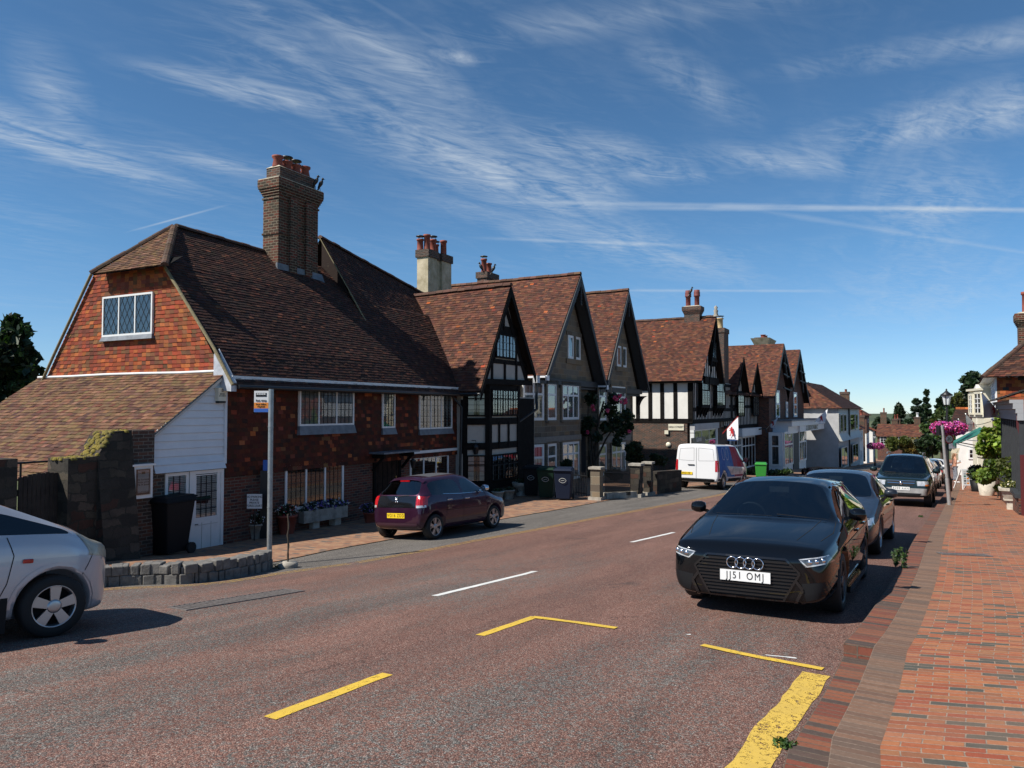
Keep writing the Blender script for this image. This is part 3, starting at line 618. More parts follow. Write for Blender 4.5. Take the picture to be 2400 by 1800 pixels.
# ------------------------------------------------------------------ buildings: shared builders
def window(parent, pl, k0, k1, z0, z1, lights=3, cols=3, rows=5, frame='white_paint', came='lead_came', m=-0.05, fw=0.05, curt='curtain', diamond=False, sill=None, gmat='glass', apron=None, name='window', back='room_dark', open_=None, transom=None, cw=0.0075, blind=False, full=False):
 fr = MB(); t = 0.05
 fr.pbox(pl, k0, k1, m, m + t + .02, z1 - fw, z1); fr.pbox(pl, k0, k1, m, m + t + .02, z0, z0 + fw)
 fr.pbox(pl, k0, k0 + fw, m, m + t + .02, z0 + fw, z1 - fw); fr.pbox(pl, k1 - fw, k1, m, m + t + .02, z0 + fw, z1 - fw)
 lw = (k1 - k0 - fw) / lights
 for i in range(1, lights): kc = k0 + fw / 2 + lw * i; fr.pbox(pl, kc - fw * .42, kc + fw * .42, m + .004, m + t, z0 + fw, z1 - fw)
 if transom:
  for tz in transom: zz = z0 + (z1 - z0) * tz; fr.pbox(pl, k0 + fw, k1 - fw, m + .002, m + t, zz - fw * .4, zz + fw * .4)
 o = fr.build(name, frame, parent)
 g = MB(); g.quad(pl.w(k0 + .01, m + .022, z0 + .01), pl.w(k1 - .01, m + .022, z0 + .01), pl.w(k1 - .01, m + .022, z1 - .01), pl.w(k0 + .01, m + .022, z1 - .01)); g.build('pane', gmat, o)
 b = MB(); mm = m + .016
 for i in range(lights):
  a, c = k0 + fw / 2 + lw * i + fw * .4, k0 + fw / 2 + lw * (i + 1) - fw * .4
  lo, hi = z0 + fw, z1 - fw
  if diamond:
   nd = cols; dw = (c - a) / nd; dh = dw * 1.7
   for sgn in (1, -1):
    q = -int((hi - lo) / dh) - 2
    while q < nd + int((hi - lo) / dh) + 3:
     # line k = a + q*dw + sgn*(z-lo)*dw/dh ... clip to the light
     ka = a + q * dw; pts = []
     zz0, zz1 = lo, hi
     kk = lambda z: ka + sgn * (z - lo) * dw / dh
     za = lo + (a - ka) * dh / dw * sgn; zc = lo + (c - ka) * dh / dw * sgn
     l_, h_ = max(lo, min(za, zc)), min(hi, max(za, zc))
     if h_ - l_ > 0.02: b.bar(pl.w(kk(l_), mm, l_), pl.w(kk(h_), mm, h_), cw * 1.6, cw * 1.6)
     q += 1
  else:
   for j in range(1, cols): kk_ = a + (c - a) * j / cols; b.pbox(pl, kk_ - cw, kk_ + cw, mm - cw, mm + cw, lo, hi)
   for j in range(1, rows): zz = lo + (hi - lo) * j / rows; b.pbox(pl, a, c, mm - cw * .8, mm + cw * .8, zz - cw, zz + cw)
 if b.v: b.build('glazing_bars', came, o)
 if curt:
  c = MB(); n = int((k1 - k0) / 0.035)
  for i in range(lights if not blind else 1):
   a, e = k0 + fw / 2 + lw * i + fw * .3, k0 + fw / 2 + lw * (i + 1) - fw * .3
   if blind: a, e = k0 + fw, k1 - fw
   w_ = (e - a)
   if blind:
    nn = int((z1 - z0) / 0.045)
    for q in range(nn): zq = z0 + .03 + (z1 - z0 - .06) * q / nn; c.pbox(pl, a, e, m + .03, m + .034, zq, zq + (z1 - z0 - .06) / nn - .008)
    continue
   spans = [(a, a + w_ * 0.36), (e - w_ * 0.30, e)] if lights < 4 else [(a, a + w_ * .3)]
   if curt == 'curtain_beige' or full: spans = [(a, e)]
   for sa, sb in spans:
    nn = max(4, int((sb - sa) / 0.02)); vs = []
    for q in range(nn + 1):
     kq = sa + (sb - sa) * q / nn; dm = m + .036 + .006 * math.sin(q * .6)
     vs += [pl.w(kq, dm, z0 + .02), pl.w(kq, dm, z1 - .02)]
    c.add(vs, [(2 * q, 2 * q + 2, 2 * q + 3, 2 * q + 1) for q in range(nn)], smooth=True)
  c.build('curtain' if not blind else 'blind', curt, o)
 bk = MB(); bk.quad(pl.w(k0 + .01, m + .05 + .004, z0 + .01), pl.w(k1 - .01, m + .05 + .004, z0 + .01), pl.w(k1 - .01, m + .05 + .004, z1 - .01), pl.w(k0 + .01, m + .05 + .004, z1 - .01))
 bk.build('interior', back, o)
 if apron:
  q = MB(); q.hexa([pl.w(k0 - .03, m - .05, z0 - apron), pl.w(k1 + .06, m - .05, z0 - apron), pl.w(k1 + .06, m + .08, z0 - apron), pl.w(k0 - .03, m + .08, z0 - apron), pl.w(k0, m - .005, z0 - .002), pl.w(k1 + .01, m - .005, z0 - .002), pl.w(k1 + .01, m + .08, z0 - .002), pl.w(k0, m + .08, z0 - .002)]); q.build('lead_apron', 'lead', o)
 return o
def wpx(parent, pl, u0, v0, u1, v1, **kw):          # window from its photographed corners
 um, vm = (u0 + u1) / 2, (v0 + v1) / 2
 k0, _ = pl.kz(u0, vm); k1, _ = pl.kz(u1, vm); _, z1 = pl.kz(um, v0); _, z0 = pl.kz(um, v1)
 return window(parent, pl, k0, k1, z0, z1, **kw)
def pot(mb, c, h=0.45, r=0.15, mi=0, cap=False, capmi=1, style=0):
 x, y, z = c
 if style == 1: pr = [(r * .8, 0), (r * .8, h * .6), (r * 1.05, h * .62), (r * 1.05, h * .68), (r * .95, h * .7), (r * 1.05, h * .76), (r * .95, h * .8), (r * 1.05, h * .86), (r * .9, h * .9), (r * .9, h), (r * .6, h)]
 elif style == 2: pr = [(r * .95, 0), (r * .85, h * .1), (r * .8, h * .85), (r, h * .88), (r, h), (r * .6, h)]
 else: pr = [(r * 1.0, 0), (r * 1.05, h * .1), (r * .8, h * .7), (r * 1.1, h * .85), (r * 1.15, h), (r * .8, h), (r * .75, h * .9)]
 mb.lathe((x, y, z), pr, 14, mi)
 if cap:
  for a in (0, 2.1, 4.2): mb.tube([(x + r * .7 * math.cos(a), y + r * .7 * math.sin(a), z + h), (x + r * .7 * math.cos(a), y + r * .7 * math.sin(a), z + h + .13)], .012, 5, capmi)
  mb.lathe((x, y, z + h + .12), [(r * 1.15, 0), (r * 1.15, .03), (r * .5, .06), (0.001, .065)], 14, capmi)
def chimney(parent, pl, k0, k1, m0, m1, z0, z1, mat='brick_chimney', pots=((0.3, 0, 0.4), (0.7, 0, 0.4)), corb=True, potmat='terracotta', bands=(0.3, 0.85), potr=0.15, capmat='mortar_cap', style=0):
 s = MB(); h = z1 - z0
 s.pbox(pl, k0, k1, m0, m1, z0 - 1.2, z1)
 for b in bands: zb = z0 + h * b; s.pbox(pl, k0 - .03, k1 + .03, m0 - .03, m1 + .03, zb, zb + .06)
 if corb:
  for i, e in enumerate((.03, .06, .09, .12)): s.pbox(pl, k0 - e, k1 + e, m0 - e, m1 + e, z1 + i * .07, z1 + (i + 1) * .07 - .001)
  s.pbox(pl, k0 - .13, k1 + .13, m0 - .13, m1 + .13, z1 + .28, z1 + .5)
  top = z1 + .5
 else: top = z1
 o = s.build('chimney', mat, parent)
 c = MB(); e = .08 if corb else -.02; p = [pl.w(k0 - e, m0 - e, top), pl.w(k1 + e, m0 - e, top), pl.w(k1 + e, m1 + e, top), pl.w(k0 - e, m1 + e, top)]
 q = [pl.w(k0 + .08, m0 + .08, top + .07), pl.w(k1 - .08, m0 + .08, top + .07), pl.w(k1 - .08, m1 - .08, top + .07), pl.w(k0 + .08, m1 - .08, top + .07)]
 c.hexa(p + q); c.build('flaunching', capmat, o)
 for f, cp, hh in pots:
  pm = MB(); w_ = pl.w(k0 + (k1 - k0) * f, (m0 + m1) / 2, top + .04); pot(pm, w_, hh, potr, 0, bool(cp), 1, style); pm.build('chimney_pot', [potmat, 'iron'], o)
 return o
def gutter(parent, a, b, r=0.055, mat='gutter', name='gutter'):
 mb = MB(); mb.tube([a, b], r, 8); return mb.build(name, mat, parent)
def bargeboards(parent, pl, kL, zL, kA, zA, kR, zR, m, mat, dp=0.22, th=0.05, name='bargeboard'):
 for (ka, za) in ((kL, zL), (kR, zR)):
  b = MB(); s = 1 if ka < kA else -1
  b.hexa([pl.w(ka, m, za - dp), pl.w(kA, m, zA - dp * 1.3), pl.w(kA, m + th, zA - dp * 1.3), pl.w(ka, m + th, za - dp), pl.w(ka, m, za), pl.w(kA, m, zA), pl.w(kA, m + th, zA), pl.w(ka, m + th, za)])
  b.build(name, mat, parent)
def timber(mb, pl, k0, z0, k1, z1, w_=0.14, m=-0.012, th=0.03, mi=0):     # a beam on the face from point to point
 a, b = pl.w(k0, m, z0), pl.w(k1, m, z1); n = Vector((-pl.b[0], -pl.b[1], 0))
 d = (b - a).normalized(); x = d.cross(n).normalized() * w_ / 2; y = n * th / 2
 mb.add([a - x - y, a + x - y, a + x + y, a - x + y, b - x - y, b + x - y, b + x + y, b - x + y], [(0, 1, 2, 3), (7, 6, 5, 4), (1, 0, 4, 5), (2, 1, 5, 6), (3, 2, 6, 7), (0, 3, 7, 4)], mi)
def text(name, s, size, mat, M, parent=None, ext=0.002, align='CENTER', sx=1.0, bold=False, space=1.0):
 cu = bpy.data.curves.new(name, 'FONT'); cu.body = s; cu.size = size; cu.extrude = ext; cu.align_x = align; cu.align_y = 'CENTER'; cu.space_character = space
 if bold: cu.offset = size * 0.009
 o = bpy.data.objects.new(name, cu); COL.objects.link(o); dg = bpy.context.evaluated_depsgraph_get(); dg.update()
 me = bpy.data.meshes.new_from_object(o.evaluated_get(dg)); bpy.data.objects.remove(o); bpy.data.curves.remove(cu)
 me.transform(M @ Matrix.Diagonal((sx, 1, 1, 1)))
 me.materials.clear(); me.materials.append(MT[mat]); no = bpy.data.objects.new(name, me); COL.objects.link(no)
 if parent is not None:
  off = Vector((0, 0, 0)); q = parent
  while q is not None and q.get('_loc') is None: off += q.location; q = q.parent
  if not parent.get('_local'): me.transform(Matrix.Translation(-off))
  no.parent = parent
 return no
def face_M(pl, k, m, z):               # text frame on a frontage: x along k, y up, facing the street
 n = Vector((-pl.b[0], -pl.b[1], 0)); x = Vector((pl.d[0], pl.d[1], 0)); y = Vector((0, 0, 1))
 Mx = Matrix((x, y, n)).transposed().to_4x4(); Mx.translation = pl.w(k, m, z); return Mx
# ------------------------------------------------------------------ the tile-hung brick house, left
P1 = Pl(-6.9, 18.0)
E = EYE
def h1():
 t = thing('tile_hung_house', 'large red house with half hipped gable, tile hung walls and a tall brick chimney', 'house', P1.w(5.5, 3.5, P1.g(5.5) - .2))
 ez, kR = 0.86 + E, 10.95
 zb = P1.kz(700, 1098)[1]
 wl_ = MB(); wl_.pbox(P1, 0, kR, 0.0, 7.1, -2.6, zb); wl_.build('ground_floor_wall', 'brick_red', t)
 up = MB(); up.pbox(P1, 0.03, kR, 0.02, 7.1, zb, ez + .1); up.poly([P1.w(0.03, .1, ez), P1.w(0.03, 2.0, 3.55 + E), P1.w(0.03, 5.0, 3.55 + E), P1.w(0.03, 7.0, ez)]); up.build('upper_wall_core', 'room_dark', t)
 hg = MB(); tiles(hg, P1.w(0, -.05, zb - .03), P1.w(kR, -.05, zb - .03), P1.w(0, -.02, ez), P1.w(kR, -.02, ez), .105, .17, .012, HANG_SHADED, (0.14, HANG), wob=.01, jit=.006); hg.build('tile_hanging', 'hung_tile', t)
 # end gable hung with tiles
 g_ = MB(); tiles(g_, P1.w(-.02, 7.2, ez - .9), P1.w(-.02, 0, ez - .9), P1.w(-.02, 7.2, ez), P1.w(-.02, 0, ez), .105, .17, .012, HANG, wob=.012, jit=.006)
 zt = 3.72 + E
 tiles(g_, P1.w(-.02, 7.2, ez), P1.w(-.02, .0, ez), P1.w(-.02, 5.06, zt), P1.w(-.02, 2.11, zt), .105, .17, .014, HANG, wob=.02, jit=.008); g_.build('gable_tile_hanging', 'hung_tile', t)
 # roof
 r = MB()
 A = lambda k, m, z: P1.w(k, m, z + E)
 tiles(r, A(-.12, -.42, .60), A(11.6, -.42, .60), A(-.12, .235, 1.50), A(11.6, .235, 1.50), .105, .165, .016, ROOFD, (0.06, ROOF), wob=.03)
 tiles(r, A(-.12, .235, 1.50), A(12.0, .235, 1.50), A(-.12, 2.11, 3.74), A(12.6, 2.11, 3.74), .105, .165, .016, ROOFD, (0.08, ROOF), wob=.035)
 tiles(r, A(-.12, 2.11, 3.74), A(7.6, 2.11, 3.74), A(1.25, 3.5, 5.12), A(7.6, 3.5, 5.0), .105, .165, .016, ROOFD, (0.15, ROOF), wob=.035)
 # half hip
 mh0, zh0 = P1.mz(214, 643, -.4); mh1, zh1 = P1.mz(388, 620, -.4); zh = (zh0 + zh1) / 2 - E
 tiles(r, A(-.4, mh0, zh), A(-.4, mh1, zh), A(1.25, 3.52, 5.12), A(1.25, 3.5, 5.12), .105, .165, .018, ROOFM, wob=.02)
 # back slope
 tiles(r, A(11, 7.4, .6), A(-.12, 7.4, .6), A(7.6, 3.5, 5.0), A(1.25, 3.5, 5.12), .22, .3, .016, ROOFD)
 r.build('roof', 'roof_tile', t)
 r2 = MB()
 tiles(r2, A(7.15, 1.2, 2.52), A(12.3, 1.2, 2.52), A(7.15, 3.5, 6.02), A(13.7, 3.55, 4.85), .105, .165, .016, ROOFD, (0.1, ROOF), wob=.03, sag=-.0)
 r2.poly([A(7.2, 1.3, 2.4), A(7.2, 3.5, 5.98), A(7.2, 3.5, 4.6), A(7.2, 1.3, 2.2)], 0, (0.025, .014, .01))  # cheek coloured near black to stand for the chimney's shadow
 tiles(r2, A(13.7, 6.0, 2.4), A(7.15, 6.0, 2.4), A(13.7, 3.55, 4.85), A(7.15, 3.5, 6.02), .3, .3, .016, ROOFD)
 r2.build('raised_roof', 'roof_tile', t)
 v = MB()
 ridge(v, A(1.3, 3.5, 5.16), A(4.6, 3.5, 5.06)); v.build('ridge_tiles', 'roof_tile', t); v = MB(); ridge(v, A(7.1, 3.5, 6.05), A(13.7, 3.55, 4.9)); v.build('ridge_tiles', 'roof_tile', t); v = MB()
 ridge(v, A(-.43, mh1, zh + .0), A(1.25, 3.5, 5.13), .10, col=(.12, .075, .05), seg=.12); v.build('hip_tiles', 'roof_tile', t); v = MB(); ridge(v, A(-.43, mh0, zh + .04), A(1.25, 3.54, 5.16), .10, seg=.2)
 v.build('hip_tiles', 'roof_tile', t)
 ve = MB(); ve.tube([A(-.13, -.42, .60), A(-.13, .235, 1.5), A(-.13, 2.11, 3.70)], .045, 6); ve.build('mortar_verge', 'moss_edge', t); ve = MB(); ve.tube([A(7.13, 1.1, 2.4), A(7.13, 2.2, 4.05)], .03, 6); ve.tube([A(7.14, 2.2, 4.05), A(7.1, 3.5, 6.0)], .02, 6)
 ve.build('mortar_verge', 'moss_edge', t); ve = MB(); ve.tube([A(-.10, 7.32, .70), A(-.10, 6.74, 1.5), A(-.10, 5.08, 3.70)], .04, 6); ve.build('mortar_verge', 'moss_edge', t)
 e = MB(); e.pbox(P1, -.05, kR + .1, -.32, -.29, ez - .16, ez - .03); e.pbox(P1, -.05, kR + .1, -.29, 0, ez - .16, ez - .14); e.build('fascia', 'white_paint', t)
 le = MB(); le.hexa([A(-.16, -.40, .45), A(.0, -.40, .45), A(.0, .2, .7), A(-.16, .2, .5), A(-.16, -.40, .68), A(.0, -.40, .68), A(.0, .2, 1.5), A(-.16, .2, 1.35)]); le.build('corner_flashing', 'lead_light', t)
 gutter(t, A(0, -.46, .56), A(11.2, -.46, .56))
 so2 = MB(); so2.quad(A(-.38, mh1, zh - .03), A(-.38, mh0, zh - .03), A(.1, mh0, zh + .3), A(.1, mh1, zh + .3)); so2.build('soffit', 'timber_black', t)
 # windows
 EP = EndPl(P1, -.04)
 def ek(u, v): m_, z = P1.mz(u, v, -.08); return m_, z
 mL, _ = ek(240, 735); mR, _ = ek(357, 735); _, za = ek(300, 690); _, zb_ = ek(300, 786)
 window(t, EP, -mL, -mR, zb_, za, 3, 3, 6, diamond=True, apron=.12, full=True, cw=.004)
 wpx(t, P1, 695, 906, 823, 997, lights=3, cols=4, rows=5, m=-.12, apron=.24, full=True, curt='curtain_grey', cw=.006)
 wpx(t, P1, 892, 914, 922, 1003, lights=1, cols=4, rows=6, m=-.08, apron=.20, full=True, curt='curtain_grey', cw=.006)
 wpx(t, P1, 979, 921, 1056, 1005, lights=3, cols=3, rows=6, m=-.08, apron=.19, full=True, curt='curtain_grey', cw=.006)
 wpx(t, P1, 667, 1085, 804, 1188, lights=3, cols=4, rows=5, m=-.03, fw=.07, curt='curtain_beige', cw=.005)
 wpx(t, P1, 960, 1068, 1050, 1140, lights=3, cols=3, rows=4, m=-.03, fw=.07, curt='curtain_beige', cw=.005)
 l_ = MB(); k0, z_ = P1.kz(948, 1064); k1, _ = P1.kz(1068, 1055); l_.pbox(P1, k0, k1, -.09, -.005, z_ - .02, z_ + .07); l_.build('lintel_board', 'white_paint', t)
 # door with flat canopy
 k0, _ = P1.kz(878, 1150); k1, _ = P1.kz(932, 1150); zt_ = P1.kz(905, 1062)[1]
 gz = P1.g(9)
 dr = MB(); dr.pbox(P1, k0, k1, -.03, .02, gz - .2, zt_ - .1); d = dr.build('door', 'timber_brown', t)
 df = MB()
 for kk in (k0 - .1, k1): df.pbox(P1, kk, kk + .1, -.06, .0, gz - .2, zt_)
 for i in range(5): kk = k0 + (k1 - k0) * (i + .5) / 5; df.pbox(P1, kk - .01, kk + .01, -.038, -.03, gz, zt_ - .15)
 df.build('door_frame', 'timber_black', d)
 hn = MB(); hn.tube([P1.w(k1 - .15, -.05, gz + 1.0), P1.w(k1 - .15, -.05, gz + 1.2)], .012, 6); hn.build('handle', 'brass', d)
 cn = MB(); cn.pbox(P1, k0 - .35, k1 + .35, -.62, -.03, zt_ + .02, zt_ + .07); cn.build('canopy', 'lead', t)
 for q in (k0 - .15, k1 + .15): cb = MB(); cb.pbox(P1, q - .05, q + .05, -.5, -.03, zt_ - .12, zt_ + .02); cb.bar(P1.w(q, -.05, zt_ - .5), P1.w(q, -.45, zt_ - .06), .07, .07); cb.build('canopy_bracket', 'timber_black', t)
 ln = MB(); c = P1.w(k1 + .33, -.35, zt_ - .35); ln.lathe(c, [(.05, -.16), (.09, .05), (.10, .07), (.02, .14)], 6); ln.tube([c + Vector((0, 0, .14)), c + Vector((0, 0, .3))], .01, 5); ln.build('lantern', 'iron', t)
 # downpipe at the right corner
 dp = MB(); c = P1.w(kR + .02, -.12, 0); dp.tube([A(kR, -.42, .45), A(kR + .02, -.1, .15), A(kR + .02, -.1, -3.3)], .04, 8); dp.build('downpipe', 'gutter', t)
 # chimney with stepped offsets on its street face
 ch = chimney(t, P1, 4.52, 6.3, 2.86, 3.52, 5.0 + E - .7, 6.80 + E, pots=(), bands=(.50, .95))
 x = MB()
 for a, b in ((4.95, 5.25), (5.65, 5.95)): x.pbox(P1, a, b, 2.76, 2.87, 3.9 + E, 6.8 + E)
 x.build('pilaster', 'brick_chimney', ch)
 y_ = MB(); y_.pbox(P1, 4.62, 6.2, 2.92, 3.5, 7.3 + E, 7.72 + E); y_.build('upper_stage', 'brick_dark', ch)
 f_ = MB(); f_.pbox(P1, 4.40, 6.42, 2.75, 3.63, 7.30 + E, 7.33 + E); f_.hexa([P1.w(4.6, 2.9, 7.72 + E), P1.w(6.22, 2.9, 7.72 + E), P1.w(6.22, 3.52, 7.72 + E), P1.w(4.6, 3.52, 7.72 + E), P1.w(4.7, 3.05, 7.80 + E), P1.w(6.12, 3.05, 7.80 + E), P1.w(6.12, 3.4, 7.80 + E), P1.w(4.7, 3.4, 7.80 + E)]); f_.build('mortar_flaunching', 'mortar_cap', ch)
 for f, cp in ((4.8, 0), (5.2, 1), (5.6, 1), (6.02, 0)):
  pm = MB(); pot(pm, P1.w(f, 3.2, 7.77 + E), .36 if not cp else .30, .165, 0, bool(cp), 1); pm.build('chimney_pot', ['terracotta', 'iron'], ch)
 lf = MB(); lf.hexa([A(4.45, 2.8, 4.2), A(6.45, 2.55, 4.0), A(6.45, 2.85, 4.0), A(4.45, 2.9, 4.2), A(4.45, 2.82, 4.62), A(6.45, 2.8, 4.55), A(6.45, 2.86, 4.55), A(4.45, 2.88, 4.62)]); lf.build('lead_flashing', 'lead', ch)
 return t
simple('brass', (0.5, 0.36, 0.12), 0.4, metal=0.9)
h1()
def leanto():
 k_out = -3.3; A = lambda k, m, z: P1.w(k, m, z + E)
 t = thing('lean_to', 'white weatherboarded lean-to with sloping tiled roof against the end gable', 'lean-to', P1.w(-1, 2, P1.g(-1) - .2))
 sl = .735
 f = lambda k: .93 + sl * k
 r = MB(); tiles(r, A(k_out, 7.8, f(k_out)), A(k_out, -.12, f(k_out)), A(-.02, 7.5, .93), A(-.02, -.12, .93), .12, .17, .016, ROOFM, (.2, ROOF), wob=.05, jit=.01); r.build('roof', 'roof_tile_moss', t)
 fl = MB(); fl.tube([A(-.05, q, .95 + .012 * math.sin(q * 3)) for q in (7.5, 6, 4.5, 3, 1.5, 0, -.1)], .035, 6); fl.build('mortar_fillet', 'white_paint', t)
 kL = -1.93; gz = P1.g(-1) - .2
 zbot = P1.kz(440, 1103)[1]
 w_ = MB(); w_.hexa([P1.w(kL, .03, zbot), P1.w(-.02, .03, zbot), P1.w(-.02, .12, zbot), P1.w(kL, .12, zbot), A(kL, .03, f(kL) - .05), A(-.02, .03, .86), A(-.02, .12, .86), A(kL, .12, f(kL) - .05)]); w_.build('wall', 'white_paint', t)
 b = MB(); ztop = .86 + E; n = 13; hb = (ztop - zbot) / n
 for i in range(n):
  z0, z1 = zbot + hb * i, zbot + hb * (i + 1) - .004
  ks = max(kL, ((z1 - E) - .93 + .06) / sl); ks0 = max(kL, ((z0 - E) - .93 + .06) / sl)
  if ks > -.08: continue
  fl_ = .10 if i == 0 else (.05 if i == 1 else 0.0)
  b.hexa([P1.w(ks0, -.035 - fl_, z0), P1.w(-.03, -.035 - fl_, z0), P1.w(-.03, .028, z0), P1.w(ks0, .028, z0), P1.w(ks, -.008 - (.05 if i == 0 else 0), z1), P1.w(-.03, -.008 - (.05 if i == 0 else 0), z1), P1.w(-.03, .028, z1), P1.w(ks, .028, z1)])
 b.pbox(P1, -.03, .04, -.06, .02, zbot + .1, ztop - .05); b.build('weatherboards', 'board_white', t)
 e = MB(); e.bar(A(kL - .02, -.08, f(kL) - .05), A(-.02, -.08, .86), .03, .09); e.build('bargeboard', 'board_grey', t)
 # window and stable door below
 wpx(t, P1, 386, 1108, 441, 1175, lights=1, cols=3, rows=3, m=-.02, fw=.07, curt='blind', blind=True)
 k0, _ = P1.kz(444, 1150); k1, _ = P1.kz(521, 1150)
 fr = MB(); fr.pbox(P1, k0 - .02, k0 + .07, -.04, .03, gz - .1, zbot - .02); fr.pbox(P1, k1 - .07, k1 + .01, -.04, .03, gz - .1, zbot - .02); fr.pbox(P1, k0 + .07, k1 - .07, -.04, .03, zbot - .10, zbot - .02)
 d = fr.build('door', 'white_paint', t)
 dd = MB(); zc = P1.kz(480, 1213)[1]; dd.pbox(P1, k0 + .07, k1 - .07, -.02, .02, gz - .1, zc); dd.pbox(P1, k0 + .07, k0 + .15, -.02, .02, zc, zbot - .10); dd.pbox(P1, k1 - .15, k1 - .07, -.02, .02, zc, zbot - .10); dd.build('door_leaf', 'white_paint', d)
 window(d, P1, k0 + .15, k1 - .15, zc, zbot - .12, 1, 4, 5, m=-.02, fw=.02, curt='blind', blind=True, name='door_window')
 cf = MB()
 for f_ in (.36, .64): kk = k0 + (k1 - k0) * f_; cf.pbox(P1, kk - .006, kk + .006, -.026, -.02, gz, zc - .1)
 cf.pbox(P1, k0 + .15, k1 - .15, -.026, -.02, zc - .16, zc - .145); cf.build('door_moulding', 'board_grey', d)
 hn = MB(); hn.tube([P1.w(k0 + .12, -.06, zc - .12), P1.w(k0 + .2, -.06, zc - .12)], .01, 6); hn.build('handle', 'iron', d)
 # alarm box
 c0, z0 = P1.kz(513, 923); al = MB(); al.pbox(P1, c0 - .13, c0 + .1, -.14, -.02, z0 - .17, z0 + .14); ao = al.build('alarm_box', 'cream_paint', t)
 x = MB(); x.pbox(P1, c0 - .12, c0 + .09, -.135, -.03, z0 - .22, z0 - .171); x.build('alarm_base', 'iron', ao)
 text('lettering', 'B', .11, 'iron', face_M(P1, c0 - .015, -.142, z0 + .08), ao); text('lettering', 'BRINKS\nSECURITY', .045, 'iron', face_M(P1, c0 - .015, -.142, z0 - .03), ao)
 return t
leanto()
def boundary():
 A = lambda k, m, z: P1.w(k, m, z + E)
 # brick pier / wall by the notice board
 k0, _ = P1.kz(309, 1100, -.15); k1, _ = P1.kz(361, 1100, -.15); zt = P1.kz(335, 1008, -.15)[1]
 t = MB(); t.pbox(P1, k0, k1, -.15, .5, -2.8, zt); k1b, _ = P1.kz(386, 1150, -.02); t.pbox(P1, k1, k1b, -.01, .02, -2.8, P1.kz(370, 1108)[1])
 o = tag(t.build('brick_wall', 'brick_dark'), 'dark brick wall end between stone buttress and white lean-to', 'wall')
 # stone buttress wall
 pts = [(160, 1075), (228, 1070), (262, 1012), (309, 1008)]
 s = MB(); kz = [P1.kz(u, v, -.25) for u, v in pts]
 for (ka, za), (kb, zb) in zip(kz, kz[1:]):
  b0, b1 = (.0 if ka > kz[1][0] - .01 else .35), (.0)
  s.hexa([P1.w(ka, -.25 - (.55 if ka >= kz[1][0] - .01 else .0), -2.8), P1.w(kb, -.25 - .55 if kb > kz[1][0] + .01 else -.25, -2.8), P1.w(kb, .4, -2.8), P1.w(ka, .4, -2.8), P1.w(ka, -.25, za), P1.w(kb, -.25, zb), P1.w(kb, .4, zb), P1.w(ka, .4, za)])
 ob = s.build('stone_buttress', 'stone_rubble'); tag(ob, 'tall stepped rubble stone buttress capped with yellow moss', 'buttress')
 q = MB()
 for (ka, za), (kb, zb) in zip(kz[:-1], kz[1:]):
  for i in range(60):
   f = random.random(); k_ = ka + (kb - ka) * f; z_ = za + (zb - za) * f; m_ = random.uniform(-.24, .3)
   if k_ > kz[2][0] + .1 and random.random() < .6: continue
   r_ = random.uniform(.03, .075); q.lathe(P1.w(k_, m_, z_ - .02), [(r_, -.02), (r_ * .9, .015), (r_ * .5, .035), (.001, .04)], 7)
 q.build('moss', 'moss', ob)
 # gate pillar, gate
 k2, _ = P1.kz(40, 1150, -.1); zt2 = P1.kz(20, 1076, -.1)[1]
 p = MB(); p.pbox(P1, k2 - 6.0, k2, -.1, .4, -2.9, zt2); tag(p.build('stone_wall', 'stone_rubble'), 'dark rubble stone wall at the far edge beyond the plank gate', 'wall')
 ka, _ = P1.kz(44, 1150, .05); kb, _ = P1.kz(156, 1150, .05); zg_ = P1.kz(100, 1115, .05)[1]; gz = P1.g(-4) - .3
 g = MB(); n = 11
 for i in range(n): a, b = ka + (kb - ka) * i / n, ka + (kb - ka) * (i + 1) / n - .012; g.pbox(P1, a, b, .05, .08, gz, zg_ + random.uniform(-.01, .01) + .06 * math.sin(i / n * 3))
 go = thing('plank_gate', 'dark vertical plank gate between two rubble stone walls', 'gate', P1.w((ka + kb) / 2, .06, gz))
 g.build('planks', 'wood_dark', go)
 x = MB()
 for z_ in (gz + .3, zg_ - .35): x.pbox(P1, ka, kb, .08, .13, z_, z_ + .12)
 x.pbox(P1, kb - .05, kb + .08, .0, .14, gz, zg_ + .15); x.build('rail', 'wood_dark', go)
 r_ = MB(); zr = P1.kz(100, 1082, .6)[1]
 for dz in (0, -.32): r_.tube([P1.w(ka - .1, .6, zr + dz), P1.w(kb + .1, .6, zr + dz)], .02, 6)
 for f in (0.02, .37, .97): kk = ka + (kb - ka) * f; r_.tube([P1.w(kk, .6, zr), P1.w(kk, .6, gz)], .02, 6)
 tag(r_.build('handrail', 'iron'), 'black metal handrail behind the plank gate', 'railing')
 # notice board
 Pn = P1.shift(.30); k0, _ = Pn.kz(312, 1130); k1, _ = Pn.kz(358, 1130); _, z1 = Pn.kz(335, 1092); _, z0 = Pn.kz(335, 1168)
 nb = thing('notice_board', 'white framed wall notice board with a printed sheet behind glass', 'notice board', Pn.w((k0 + k1) / 2, .1, (z0 + z1) / 2))
 fr = MB(); fr.pbox(Pn, k0, k1, .0, .13, z0, z1); fr.pbox(Pn, k0 - .05, k1 + .03, -.05, .13, z1, z1 + .04); fr.build('frame', 'white_paint', nb)
 pp = MB(); pp.pbox(Pn, k0 + .07, k1 - .07, -.004, -.001, z0 + .08, z1 - .07); pp.build('panel', 'grey_paint', nb)
 pq = MB(); pq.pbox(Pn, k0 + .10, k1 - .10, -.008, -.005, z0 + .12, z1 - .09); pq.build('paper', 'board_white', nb)
